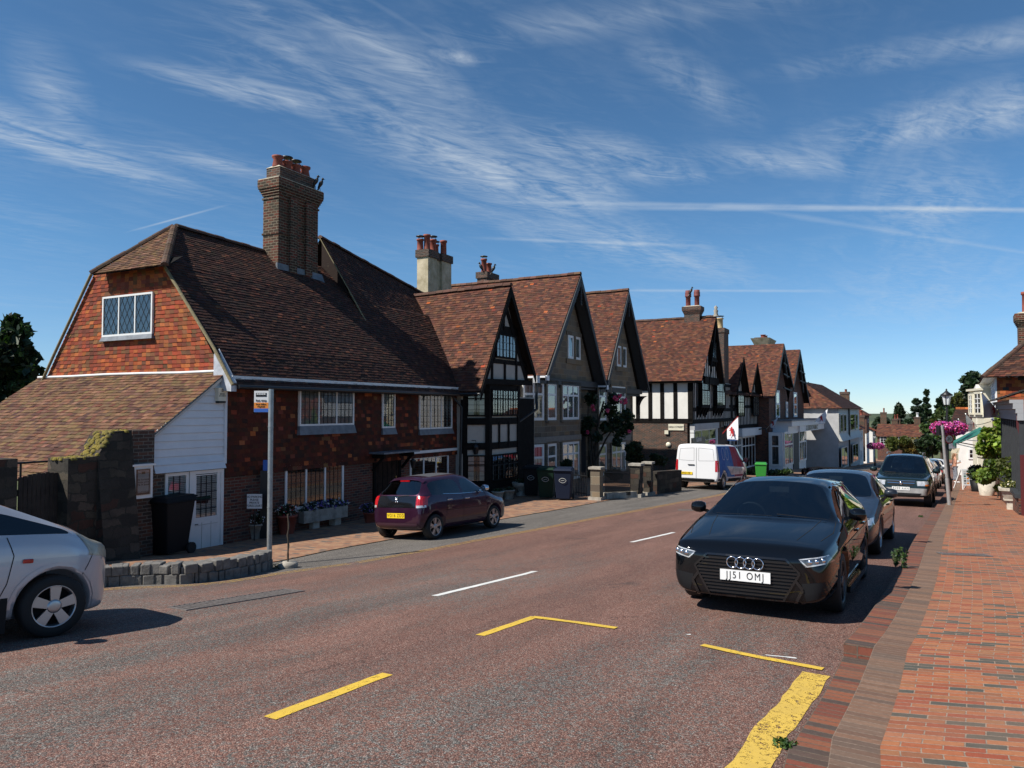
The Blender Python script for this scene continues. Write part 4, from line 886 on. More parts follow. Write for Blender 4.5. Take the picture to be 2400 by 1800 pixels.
 gl = MB(); gl.quad(Pn.w(k0 + .06, -.02, z0 + .07), Pn.w(k1 - .06, -.02, z0 + .07), Pn.w(k1 - .06, -.02, z1 - .06), Pn.w(k0 + .06, -.02, z1 - .06)); gl.build('glass', 'glass', nb)
 kc = (k0 + k1) / 2
 text('lettering', 'The Yorkshire\nHouse of Fun\n(Mr M Bond)', .055, 'iron', face_M(Pn, kc, -.009, (z0 + z1) / 2), nb)
 for dz, s in ((.26, 'notice of sale'), (.19, 'of property and contents'), (-.2, 'All enquiries to the agent')): text('lettering', s, .026, 'iron', face_M(Pn, kc, -.009, (z0 + z1) / 2 + dz), nb)
 em = MB(); em.pbox(Pn, kc - .04, kc + .04, -.010, -.008, z1 - .17, z1 - .12); em.build('crest', 'grey_paint', nb)
boundary()
# ------------------------------------------------------------------ the timber-framed gabled house
def vtimbers(mb, pl, ks, z0, z1, w_=.13, m=-.03):
 for k in ks: timber(mb, pl, k, z0, k, z1, w_, m)
def h2():
 Pg = P1.shift(1.0); A = lambda k, m, z: Pg.w(k, m, z + E)
 t = thing('timber_framed_house', 'black and white timber framed house with steep gable over a leaded bay window', 'house', Pg.w(12.5, 3, Pg.g(12.5) - .2))
 Pq_ = P1.shift(1.28)
 kL, kA, kR = (Pq_.kz(u, v)[0] for u, v in ((1127, 917), (1198, 667), (1256, 878))); zL, zA, zR = (Pq_.kz(u, v)[1] - E for u, v in ((1127, 917), (1198, 667), (1256, 878)))
 r = MB()
 tiles(r, A(kL, 5.8, zL), A(kL, -.25, zL), A(kA, 4.6, zA - .1), A(kA, -.28, zA), .11, .17, .018, ROOF, (.02, HANG), wob=.05, jit=.012)
 tiles(r, A(kR, -.25, zR), A(kR, 5, zR), A(kA, -.28, zA), A(kA, 4.6, zA), .2, .3, .016, ROOF)
 r.build('roof', 'roof_tile', t)
 v = MB(); ridge(v, A(kA, 4.4, zA - .1), A(kA, -.3, zA + .03), .12, col=(.14, .07, .05)); v.build('ridge_tiles', 'roof_tile', t)
 bargeboards(t, Pg, kL, zL + E - .02, kA, zA + E - .05, kR, zR + E - .02, -.30, 'timber_black', .30)
 P0 = P1.shift(0.25); gz = P0.g(12) - .3
 kl, _ = P0.kz(1082, 1050)
 w_ = MB(); w_.pbox(P0, kl, 16.4, 0, 5, gz, .55 + E); w_.build('wall', 'plaster_shaded', t)
 z1 = Pg.kz(1190, 897)[1]      # tie beam
 g = MB(); g.poly([Pg.w(kL + .5, 0, z1), Pg.w(kR - .2, 0, z1), Pg.w(kA, 0, zA + E - .3)]); g.poly([Pg.w(kL + .5, .3, z1), Pg.w(kR - .2, .3, z1), Pg.w(kA, .3, zA + E - .3)]); g.quad(Pg.w(kL + .4, 0, z1), Pg.w(kR - .2, 0, z1), Pg.w(kR - .2, .8, z1), Pg.w(kL + .4, .8, z1)); g.build('gable_wall', 'plaster_shaded', t)
 tb = MB(); k = lambda u, v=900: Pg.kz(u, v)[0]; z = lambda v, u=1190: Pg.kz(u, v)[1]
 rl = lambda q: (zL + (zA - zL) * (q - kL) / (kA - kL) if q < kA else zR + (zA - zR) * (kR - q) / (kR - kA)) + E - .38
 def vt(ks, a, b, w_):
  for q in ks: timber(tb, Pg, q, a, q, min(b, rl(q)), w_, -.03)
 tb.bar(Pg.w(kL + .2, -.05, z1 - .02), Pg.w(kR, -.05, z1 + .05), .16, .2)
 zm = z(850); timber(tb, Pg, k(1149), zm, k(1243), zm + .02, .17); zt = z(775); timber(tb, Pg, k(1170), zt, k(1214), zt, .3)
 vt([k(1152), k(1182), k(1209), k(1233)], z1, zm, .13)
 vt([k(1180)], zt, z(700), .09); vt([k(1157), k(1208)], zm, zt, .12)
 timber(tb, Pg, kL + .55, z1, kA, zA + E - .75, .2, -.03); timber(tb, Pg, kR - .25, z1, kA, zA + E - .75, .2, -.03)
 tb.build('gable_timbers', 'timber_black', t)
 window(t, Pg, k(1158), k(1206), z(842), z(785), 3, 2, 3, frame='timber_black', m=-.1, fw=.07)
 # bay: canted in plan, two storeys, leaded lights
 ka, kb = k(1146), k(1210)
 bay = MB(); by = .9
 Pb = Pg
 fl = [(z(1006), z(986)), ]
 pts = [Pg.w(ka - .55, .75, 0), Pg.w(ka, 0.0, 0), Pg.w(kb + .2, 0.0, 0), Pg.w(kb + .75, .75, 0)]
 def prism(mb, z0, z1_, mi=0, grow=0.0):
  c = (pts[0] + pts[3]) / 2
  P_ = [p + (p - c).normalized() * grow for p in pts]
  b_ = [Vector((p.x, p.y, z0)) for p in P_]; q = [Vector((p.x, p.y, z1_)) for p in P_]
  mb.hexa(b_ + q, mi)
 zs = dict(top=z1 - .1, w1t=z(913), w1b=z(975), s1=z(988), p1b=z(1048), w2t=z(1062), w2b=z(1122), s2=z(1135))
 prism(bay, gz, zs['s2'], 0); bay.build('bay_base', 'stone_rubble', t)
 b2 = MB(); prism(b2, zs['s2'], zs['top'], 0, -.03); b2.build('bay_wall', 'plaster_shaded', t)
 b3 = MB()
 for zz, h in ((zs['s2'], .22), (zs['p1b'] + .02, .2), (zs['s1'] - .05, .2), (zs['top'] - .3, .32)): prism(b3, zz - .05, zz + h, 0, .05)
 Pc = Pg
 vtimbers(b3, Pg, [ka + .06, kb + .14], gz + .6, zs['top'], .2); vtimbers(b3, Pg, [k(1169), k(1191)], zs['p1b'], zs['s1'], .1)
 # left cant
 d = (pts[1] - pts[0]); PL = Pl(pts[0].x, pts[0].y, d.x, d.y); Lc = d.length
 for q in (.06, Lc - .06): timber(b3, PL, q, gz + .6, q, zs['top'], .16, -.03)
 b3.build('bay_timbers', 'timber_black', t)
 for a, b in ((zs['w1b'], zs['w1t']), (zs['w2b'], zs['w2t'])):
  window(t, Pg, ka + .12, kb + .08, a, b, 5, 2, 5, frame='timber_black', m=-.08, fw=.06, transom=[.64], curt='curtain', name='bay_window')
  window(t, PL, .12, Lc - .12, a, b, 1, 2, 5, frame='timber_black', m=-.06, fw=.05, transom=[.64], name='bay_window')
 # wall panels left of the bay, door below
 tw = MB(); k0 = lambda u, v=1000: P0.kz(u, v)[0]; z0 = lambda v, u=1100: P0.kz(u, v)[1]
 vtimbers(tw, P0, [k0(1084), k0(1100), k0(1116)], z0(1050), z0(940), .15); timber(tw, P0, k0(1080), z0(1000), k0(1120), z0(998), .2); timber(tw, P0, k0(1080), z0(945), k0(1120), z0(944), .25); timber(tw, P0, k0(1080), z0(1054), k0(1122), z0(1052), .25)
 tw.pbox(P0, k0(1122), 16.3, -.04, 0, gz, .5 + E); tw.build('wall_timbers', 'timber_black', t)
 dr = MB(); dr.pbox(P0, k0(1088), k0(1118), -.05, -.01, gz, z0(1057)); dd = dr.build('door', 'timber_brown', t)
 gu = MB(); gu.tube([A(kL - .1, -.3, zL - .1), A(kL - .1, 1.1, zL - .1)], .05, 8); gu.tube([A(kL - .1, .9, zL - .1), P0.w(k0(1077), -.08, z0(955)), P0.w(k0(1073), -.08, gz)], .045, 8); gu.build('gutter', 'gutter', t)
 sg = MB(); c, cz = P0.kz(1103, 1037); sg.pbox(P0, c - .22, c + .22, -.10, -.06, cz - .14, cz + .14); s_o = sg.build('name_sign', 'black_paint', t); text('lettering', 'OLD\nPALACE', .09, 'white_paint', face_M(P0, c, -.105, cz), s_o)
 lm = MB(); c, cz = P0.kz(1093, 1045); cc = P0.w(c, -.4, cz - .1); lm.lathe(cc, [(.07, -.2), (.13, .05), (.14, .07), (.02, .18)], 6); lm.tube([cc + Vector((0, 0, .18)), cc + Vector((0, 0, .3)), P0.w(c, -.02, cz + .2)], .012, 5); lm.build('lantern', 'iron', t)
 # hopper and downpipe between this house and the next
 hp = MB(); c, cz = Pg.kz(1262, 885); hp.pbox(Pg, c - .12, c + .14, .0, .2, cz - .22, cz + .08); ho = hp.build('rain_hopper', 'lead_light', t)
 dp = MB(); dp.tube([Pg.w(c, .1, cz - .2), Pg.w(c + .05, .1, cz - 1.3), Pg.w(c - 1.4, .5, cz - 2.0), Pg.w(c - 1.4, .5, gz)], .06, 8); dp.build('downpipe', 'gutter', ho)
h2()
# ------------------------------------------------------------------ the pair of stone gabled houses
def stone_house(kL, kA, kR, zL, zA, zR, label, back, bayu, doorside, chim):
 A = lambda k, m, z: P1.w(k, m, z + E); gz = P1.g(kA) - .4
 t = thing('stone_house', label, 'house', P1.w(kA, 3, gz), 'stone houses with steep gables')
 r = MB()
 tiles(r, A(kL, back, zL), A(kL, -.55, zL), A(kA, back, zA), A(kA, -.62, zA), .125, .19, .018, ROOF, (.012, HANG), wob=.03)
 tiles(r, A(kR, -.55, zR), A(kR, back, zR), A(kA, -.62, zA), A(kA, back, zA), .25, .4, .016, ROOF); r.build('roof', 'roof_tile', t)
 v = MB(); ridge(v, A(kA, back, zA), A(kA, -.64, zA + .04), .13, col=(.15, .08, .055)); v.build('ridge_tiles', 'roof_tile', t)
 bargeboards(t, P1, kL, zL + E - .02, kA, zA + E - .04, kR, zR + E - .02, -.66, 'grey_paint', .34, .06)
 b2 = MB()
 for s, (ka, za) in ((1, (kL, zL)), (-1, (kR, zR))): b2.bar(A(ka, -.3, za - .2), A(kA, -.3, zA - .2), .5, .04, up=(0, 0, 1))
 b2.build('soffit', 'grey_paint', t)
 o = MB()                          # small turned ornament hanging in the apex
 for i in range(5): o.lathe(A(kA, -.63, zA - .5 - i * .26), [(.02, 0), (.07, .06), (.03, .13), (.06, .2), (.02, .26)], 6)
 o.build('apex_ornament', 'grey_paint', t)
 zc = zL + E - .05
 g = MB(); g.poly([P1.w(kL + .45, 0, zc), P1.w(kR - .45, 0, zc), P1.w(kA, 0, zA + E - .45)]); g.pbox(P1, kL + .5, kR - .5, .25, 7, gz, zc); g.build('wall', 'stone_ashlar', t)
 c = MB(); c.pbox(P1, kL + .1, kR - .1, -.22, .0, zc - .28, zc); c.pbox(P1, kL + .2, kR - .2, -.10, .25, zc - .42, zc - .28)
 for i in range(60): kk = kL + .3 + (kR - kL - .6) * i / 60; c.pbox(P1, kk, kk + .05, -.13, -.10, zc - .34, zc - .28)
 c.build('cornice', 'grey_paint', t)
 return t, gz, zc
def lights(t, pl, k0, k1, z0, z1, n, rows=1, tr=.68, **kw): return window(t, pl, k0, k1, z0, z1, n, 1, rows, frame='white_paint', m=-.04, fw=.12, transom=[tr] if tr else None, curt='curtain', full=True, **kw)
def stone_pair():
 Pb_ = P1.shift(.64)
 for n, (a_, b_, c_, lab, back) in enumerate((((1283, 880), (1362, 642), (1423, 903), 'larger stone house with grey bargeboards and a two storey bay, beside the timber framed house', 10.5), ((1423, 903), (1474, 680), (1522, 908), 'far stone house of the pair, with climbing roses over its porch', 8))):
  (kL, zL), (kA, zA), (kR, zR) = [(Pb_.kz(*q)[0], Pb_.kz(*q)[1] - E) for q in (a_, b_, c_)]
  t, gz, zc = stone_house(kL, kA, kR, zL, zA, zR, lab, back, None, None, None)
  Pw = P1
  # attic window
  if n == 0: u0, u1, v0, v1 = 1330, 1359, 788, 842
  else: u0, u1, v0, v1 = 1445, 1467, 812, 860
  k0, _ = Pw.kz(u0, (v0 + v1) / 2); k1, _ = Pw.kz(u1, (v0 + v1) / 2); _, z1 = Pw.kz((u0 + u1) / 2, v0); _, z0 = Pw.kz((u0 + u1) / 2, v1)
  sr = MB(); sr.pbox(Pw, k0 - .2, k1 + .2, -.06, .0, z0 - .25, z0 - .001); sr.pbox(Pw, k0 - .15, k1 + .15, -.05, 0, z1 + .001, z1 + .2); sr.pbox(Pw, (k0 + k1) / 2 - .09, (k0 + k1) / 2 + .09, -.09, -.001, z0, z1); sr.build('window_surround', 'stone_ashlar', t)
  lights(t, Pw, k0, (k0 + k1) / 2 - .09, z0, z1, 1, tr=None); lights(t, Pw, (k0 + k1) / 2 + .09, k1, z0, z1, 1, tr=None)
  # bay under the gable
  front = P1.shift(.15); kf = lambda u: front.kz(u, 1000)[0]
  c = [kf(u) for u in ((1240, 1277, 1360, 1373) if n == 0 else (1396, 1400, 1477, 1480))]
  q = [P1.w(c[0], .25, 0), P1.w(c[1], -.15, 0), P1.w(c[2], -.15, 0), P1.w(c[3], .25, 0)]
  b = MB(); zt = zc - .42
  b.hexa([Vector((p.x, p.y, gz)) for p in q] + [Vector((p.x, p.y, zt)) for p in q]); b.build('bay_wall', 'stone_ashlar', t)
  uc = 1318 if n == 0 else 1450
  zf = lambda v: front.kz(uc, v)[1]
  s1, s2 = zf(1035), zf(1021)
  bd = MB(); q2 = [p + (P1.w(0, -.06, 0) - P1.w(0, 0, 0)) for p in q]
  bd.hexa([Vector((p.x, p.y, s1)) for p in q2] + [Vector((p.x, p.y, s2)) for p in q2]); bd.build('string_course', 'stone_band', t)
  for (za, zb) in ((zf(984), zf(899 if n == 0 else 906)), (zf(1128 if n == 0 else 1106), zf(1037))):
   f = MB()
   parts = ((kf(1281), kf(1303), 1), (kf(1316), kf(1356), 3)) if n == 0 else ((kf(1402), kf(1420), 1), (kf(1432), kf(1465), 3))
   for a, e_, nn in parts:
    lights(t, front, a, e_, za, zb, nn, rows=1, blind=(nn == 1))
    f.pbox(front, a - .14, a, -.07, .0, za - .1, zb + .1); f.pbox(front, e_, e_ + .14, -.07, .0, za - .1, zb + .1); f.pbox(front, a, e_, -.07, 0, zb + .001, zb + .1); f.pbox(front, a, e_, -.09, 0, za - .12, za - .001)
   f.build('window_surround', 'stone_ashlar', t)
   if n == 0:
    d = q[1] - q[0]; PL = Pl(q[0].x, q[0].y, d.x, d.y)
    lights(t, PL, .12, d.length - .1, za, zb, 2, rows=1)
  if n == 1:
   br = MB()
   cc = [P1.w(kR - .3, -.1, zc - .4 - .0), P1.w(kR - .3, -.6, zc - .4)]
   for i in range(8):
    a0, a1 = i / 8 * math.pi / 2, (i + 1) / 8 * math.pi / 2
    br.hexa([P1.w(kR - .6 , -.0, zc - 1.5 + 1.1 * math.sin(a0)), P1.w(kR - .1, -.0, zc - 1.5 + 1.1 * math.sin(a0)), P1.w(kR - .1, -.0 - .6 * (1 - math.cos(a0)), zc - 1.5 + 1.1 * math.sin(a0)), P1.w(kR - .6, -.6 * (1 - math.cos(a0)), zc - 1.5 + 1.1 * math.sin(a0)),
       P1.w(kR - .6, -.0, zc - 1.5 + 1.1 * math.sin(a1)), P1.w(kR - .1, -.0, zc - 1.5 + 1.1 * math.sin(a1)), P1.w(kR - .1, -.6 * (1 - math.cos(a1)), zc - 1.5 + 1.1 * math.sin(a1)), P1.w(kR - .6, -.6 * (1 - math.cos(a1)), zc - 1.5 + 1.1 * math.sin(a1))])
   br.build('eaves_bracket', 'timber_black', t)
  vl = MB(); A = lambda k, m, z: P1.w(k, m, z + E)
  vl.pbox(P1, kL - .25, kL + .15, -.65, 3, zL + E - .1, zL + E - .02); vl.pbox(P1, kL - .12, kL + .12, -.68, -.6, zL + E - .22, zL + E + .0); vl.build('valley_gutter', 'lead_white', t)
  # porch arch recess between
  po = MB(); po.pbox(P1, kR - 1.9, kR - .9, .2, .26, gz, gz + 2.5); po.build('doorway', 'room_dark', t)
simple('stone_band', (0.20, 0.185, 0.16), 0.85, var=0.15); simple('lead_white', (0.75, 0.76, 0.78), 0.5)
stone_pair()
# ------------------------------------------------------------------ half-timbered house with the bright side wall
def h5():
 P5 = P1.shift(2.5); A = lambda k, m, z: P5.w(k, m, z + E)
 t = thing('half_timbered_house', 'close studded half timbered house with bright white side panels and an interiors shop', 'house', P5.w(36, 3, P5.g(36) - .2))
 k = lambda u, v=950: P5.kz(u, v)[0]; z = lambda v, u=1660: P5.kz(u, v)[1]
 kc = k(1623); P5b = P5.shift(.7); kA, zA = P5b.kz(1678, 742); zl = P5.kz(1640, 884)[1]; kG = k(1641); kR = k(1715); kE = kR + 2.4
 gz = P5.g(36) - .4; D = 9
 zj = P5.mz(1560, 988, kc)[1]; ze = P5.mz(1560, 890, kc)[1]
 # side wall: brick below, plaster and studs above
 w1 = MB(); w1.pbox(P5, kc, kE + 1.5, .35, D, gz, zj - .1); w1.build('brick_walls', 'brick_dark', t)
 w2 = MB(); w2.pbox(P5, kc, kE + 1.5, 0, D, zj, ze + .05); w2.build('upper_walls', 'plaster', t)
 EP = EndPl(P5, kc); tb = MB()
 for u in (1495, 1524, 1552, 1583): m_, _ = P5.mz(u, 940, kc); timber(tb, EP, -m_, zj, -m_, ze, .26)
 timber(tb, EP, -.14, zj, -.14, ze, .3); timber(tb, EP, -D, zj + .05, 0, zj + .05, .28)
 tb.build('side_timbers', 'timber_black', t)
 # front studs
 fb = MB(); n = 0; kk = kc + .1
 lo, hi = zj + .1, ze - .1
 ws = [(1635, 1650), (1671, 1687)]
 wk = [(k(a), k(b)) for a, b in ws]
 while kk < kE + 1.4: timber(fb, P5, kk, lo, kk, hi, .16); kk += .42
 for zz in (zj + .02, z(960) , ze - .1): timber(fb, P5, kc, zz, kE + 1.5, zz, .24, -.02, .05)
 timber(fb, P5, kc + .1, zj, kc + .1, ze, .3)
 fb.build('front_timbers', 'timber_black', t)
 bw = MB()
 for a, b in ((k(1633), k(1653)), (k(1669), k(1689))):
  zt, zb = z(893), z(952)
  bw2 = MB(); bw2.pbox(P5, a, b, -.35, 0, zb - .12, zb);
  for i in range(4):
   q = a + .1 + (b - a - .2) * i / 3; bw2.hexa([P5.w(q - .06, -.02, zb - .75), P5.w(q + .06, -.02, zb - .75), P5.w(q + .06, 0, zb - .75), P5.w(q - .06, 0, zb - .75), P5.w(q - .06, -.33, zb - .12), P5.w(q + .06, -.33, zb - .12), P5.w(q + .06, 0, zb - .12), P5.w(q - .06, 0, zb - .12)])
  bw2.pbox(P5, a, b, -.30, -.24, zb, zt); bw2.build('oriel_box', 'timber_black', t)
  window(t, P5, a + .02, b - .02, zb, zt, 3, 3, 10, frame='timber_black', m=-.36, fw=.09, transom=[.6], curt='curtain', name='oriel_window')
 # gable
 pk = MB(); pk.poly([P5.w(kG - .2, -.3, zl), P5.w(2 * kA - kG + .2, -.3, zl), P5.w(kA, -.3, zA - .35)]); pk.quad(P5.w(kG - .2, -.3, zl), P5.w(2 * kA - kG + .2, -.3, zl), P5.w(2 * kA - kG + .2, 0, zl), P5.w(kG - .2, 0, zl)); pk.build('gable_wall', 'plaster', t)
 gt = MB(); Pq = P5.shift(.3); gt.pbox(Pq, kG - .3, 2 * kA - kG + .3, -.12, 0, zl - .45, zl + .05)
 q = kG + .1
 while q < 2 * kA - kG:
  h = zl + (zA - .3 - zl) * (1 - abs(q - kA) / (kA - kG + .2)); timber(gt, Pq, q, zl, q, h, .15); q += .50
 zm = zl + (zA - zl) * .62; wd = (kA - kG) * .38; timber(gt, Pq, kA - wd, zm, kA + wd, zm, .2)
 gt.build('gable_timbers', 'timber_black', t)
 bx = MB(); bx.pbox(Pq, kA - .75, kA + .75, -.32, 0, zl + 1.1, zl + 1.25)
 for i in (-.6, 0, .6): bx.pbox(Pq, kA + i - .08, kA + i + .08, -.25, 0, zl + .8, zl + 1.1)
 bx.pbox(Pq, kA - .7, kA + .7, -.25, 0, zl + 1.25, zl + 2.5); bx.build('gable_oriel', 'timber_black', t)
 window(t, Pq, kA - .6, kA + .6, zl + 1.3, zl + 2.4, 2, 3, 6, frame='timber_black', m=-.3, fw=.08, diamond=False, name='gable_window')
 kRR = 2 * kA - kG
 bargeboards(t, P5, kG - .6, zl - .55, kA, zA, kRR + .6, zl - .55, -.75, 'timber_black', .35, .06)
 r = MB()
 zr0 = ze - .12
 tiles(r, P5.w(kc - .5, D, zr0), P5.w(kc - .5, -.72, zr0), P5.w(kA, D, zA), P5.w(kA, -.72, zA), .13, .2, .018, ROOF, (.012, HANG), wob=.03)
 tiles(r, P5.w(kRR + .8, -.72, zr0), P5.w(kRR + .8, D, zr0), P5.w(kA, -.72, zA), P5.w(kA, D, zA), .3, .4, .016, ROOF); r.build('roof', 'roof_tile', t)
 v = MB(); ridge(v, P5.w(kA, D, zA), P5.w(kA, -.72, zA + .04), .14); v.build('ridge_tiles', 'roof_tile', t)
 fin = MB(); fin.lathe(P5.w(kA, -.7, zA), [(.2, 0), (.12, .25), (.16, .4), (.08, .5), (.14, .62), (.02, .75)], 8); fin.build('finial', 'concrete', t)
 gutter(t, P5.w(kc - .3, D, zr0 - .05), P5.w(kc - .3, -.7, zr0 - .05), .07)
 sf = MB(); sf.quad(P5.w(kc - .3, D, zr0 - .03), P5.w(kc - .3, -.3, zr0 - .03), P5.w(kc + .05, -.3, zr0 + .02), P5.w(kc + .05, D, zr0 + .02)); sf.build('soffit', 'timber_black', t)
 # chimney on the ridge
 mc = P5.mz(1642, 742, kA)[0]; EPc = Pl(P5.w(kA - .3, mc).x, P5.w(kA - .3, mc).y)
 chimney(t, EPc, 0, .7, 0, 1.05, zA - .2, zA + .25, 'brick_dark', pots=(), bands=(), corb=True)
 for q_ in (EPc.w(.35, .25, zA + .75), EPc.w(.35, .85, zA + .75)): m_ = MB(); pot(m_, q_, 1.15, .21, 0, style=1); m_.build('chimney_pot', 'terracotta_red', t)
 # shopfront
 k0, k1 = k(1624), k(1682); fb_ = MB(); zf0, zf1 = P5.kz(1650, 1006)[1], P5.kz(1650, 992)[1]
 fb_.pbox(P5, k0, k1, -.1, .2, zf0, zf1); fb_.build('shop_fascia', 'plaster_grey', t)
 sw_ = MB(); zb_ = gz + .7; sw_.pbox(P5, k0, k0 + .2, -.05, .2, gz, zf0); sw_.pbox(P5, k1 - .5, k1 - .3, -.05, .2, gz, zf0); sw_.pbox(P5, k0, k1 - .3, -.08, .2, gz, zb_); sw_.build('shopfront', 'white_paint', t)
 window(t, P5, k0 + .2, k1 - .5, zb_, zf0, 3, 1, 1, frame='white_paint', m=.0, fw=.08, transom=[.72], name='shop_window', curt=None, gmat='glass_dark')
 text('lettering', 'Henry Cavill', .42, 'black_paint', face_M(P5, (k0 + k1) / 2 - .3, -.02, zf0 - .6), t)
 nm = MB(); m_, zz = P5.mz(1585, 1001, kc); nm.pbox(EP, -m_ - .5, -m_ + .5, -.39, -.355, zz - .22, zz + .22) if False else nm.pbox(EndPl(P5, kc), -m_ - .5, -m_ + .5, -.06, -.0, zz - .2, zz + .2); nm.build('street_plate', 'cream_paint', t)
 text('lettering', 'HIGH STREET', .16, 'black_paint', face_M(EndPl(P5, kc), -m_, -.07, zz), t)
 fx = MB(); m_, zz = P5.mz(1563, 1013, kc); fx.pbox(EndPl(P5, kc), -m_ - .12, -m_ + .12, -.12, 0, zz - .12, zz + .12); m_, zz = P5.mz(1563, 988, kc); fx.build('alarm_box', 'cream_paint', t)
 rd = MB(); m_, zz = P5.mz(1567, 1042, kc); rd.lathe(EndPl(P5, kc).w(-m_, -.03, zz), [(.001, 0), (.16, 0), (.16, .03), (.001, .03)], 20, M=face_M(EndPl(P5, kc), 0, 0, 0).to_3x3()); rd.build('round_plaque', 'cream_paint', t)
 return P5, kE, gz
simple('terracotta_red', (0.16, 0.04, 0.035), 0.7, var=0.2)
P5, kE5, gz5 = h5()
# ------------------------------------------------------------------ chimneys standing behind the row
def stack(name, label, u, v, y, boxes, zt, mat, pots, corb=False, potr=.15, group=None, style=2, cap='brick_dark', ch=.35, base=3.0, pm='terracotta'):
 p = at(u, v, y); pl = Pl(p.x, p.y); z0 = p.z
 t = thing(name, label, 'chimney', (p.x, p.y, z0 - base), group)
 for (a, b, m0, m1) in boxes:
  s = MB(); s.pbox(pl, a, b, m0, m1, z0 - base, zt - ch); s.build('shaft', mat, t)
  c = MB(); e = .06; c.pbox(pl, a - e, b + e, m0 - e, m1 + e, zt - ch + .001, zt); c.build('cap', cap, t)
 for (k, m, h, cp) in pots: q = MB(); pot(q, pl.w(k, m, zt), h, potr, 0, cp, 1, style); q.build('chimney_pot', [pm, 'iron'], t)
 return t, pl, zt
y_ = 33.5; zt_ = at(1003, 583, y_).z
stack('rendered_chimney', 'tall cream rendered chimney with several red pots behind the first two houses', 1003, 690, y_, ((0, .72, 0, .6), (1.15, 1.95, 0, .6), (.72, 1.15, .12, .5)), zt_, 'plaster_cream',
   [(.28, .25, .72, False), (.85, .3, .62, True), (1.65, .25, .72, False), (.1, .5, .5, True), (1.35, .5, .5, True)], potr=.17)
y_ = 41; zt_ = at(1141, 636, y_).z
stack('brick_chimney', 'small square brick chimney with two red pots on the stone house ridge', 1141, 664, y_, ((0, 1.25, 0, .62),), zt_, 'brick_dark', [(.2, .3, .75, True), (.75, .3, .6, False)], potr=.18)
y_ = 56; zt_ = at(1702, 768, y_).z
stack('brick_chimney', 'slim dark brick chimney with a pale pot behind the half timbered gable', 1697, 820, y_, ((0, 1.6, 0, .8),), zt_, 'brick_dark', [(.5, .4, .8, True)], potr=.28, pm='terracotta_cream', base=4)
y_ = 30; zz = at(870, 615, 28).z
# ------------------------------------------------------------------ generic gabled frontage
def gabled(t, pl, L, Apx, Rt, over, back, wallmat, g=.14, tw=.22, barge='grey_paint', roofpal=ROOF, bd=.3, wall=True, gz=None, backL=None, rmat='roof_tile'):
 Pb = pl.shift(over); (kL, zL), (kA, zA), (kR, zR) = [Pb.kz(*q) for q in (L, Apx, Rt)]
 r = MB(); tiles(r, pl.w(kL, backL or back, zL), pl.w(kL, -over, zL), pl.w(kA, back, zA), pl.w(kA, -over, zA), g, tw, .018, roofpal, (.012, HANG), wob=.03)
 tiles(r, pl.w(kR, -over, zR), pl.w(kR, back, zR), pl.w(kA, -over, zA), pl.w(kA, back, zA), g * 2, tw * 2, .016, roofpal); r.build('roof', rmat, t)
 bargeboards(t, pl, kL, zL - .02, kA, zA - .04, kR, zR - .02, -over - .05, barge, bd, .06)
 zc = min(zL, zR)
 if wall:
  q = MB(); q.poly([pl.w(kL + .25, 0, zc), pl.w(kR - .25, 0, zc), pl.w(kA, 0, zA - .4)]); q.pbox(pl, kL + .3, kR - .3, .02, back * .8, gz, zc); q.build('wall', wallmat, t)
 return kL, zL, kA, zA, kR, zR
q_ = P5.w(P5.kz(1714, 950)[0]); P6 = Pl(q_.x, q_.y, .515, .857)
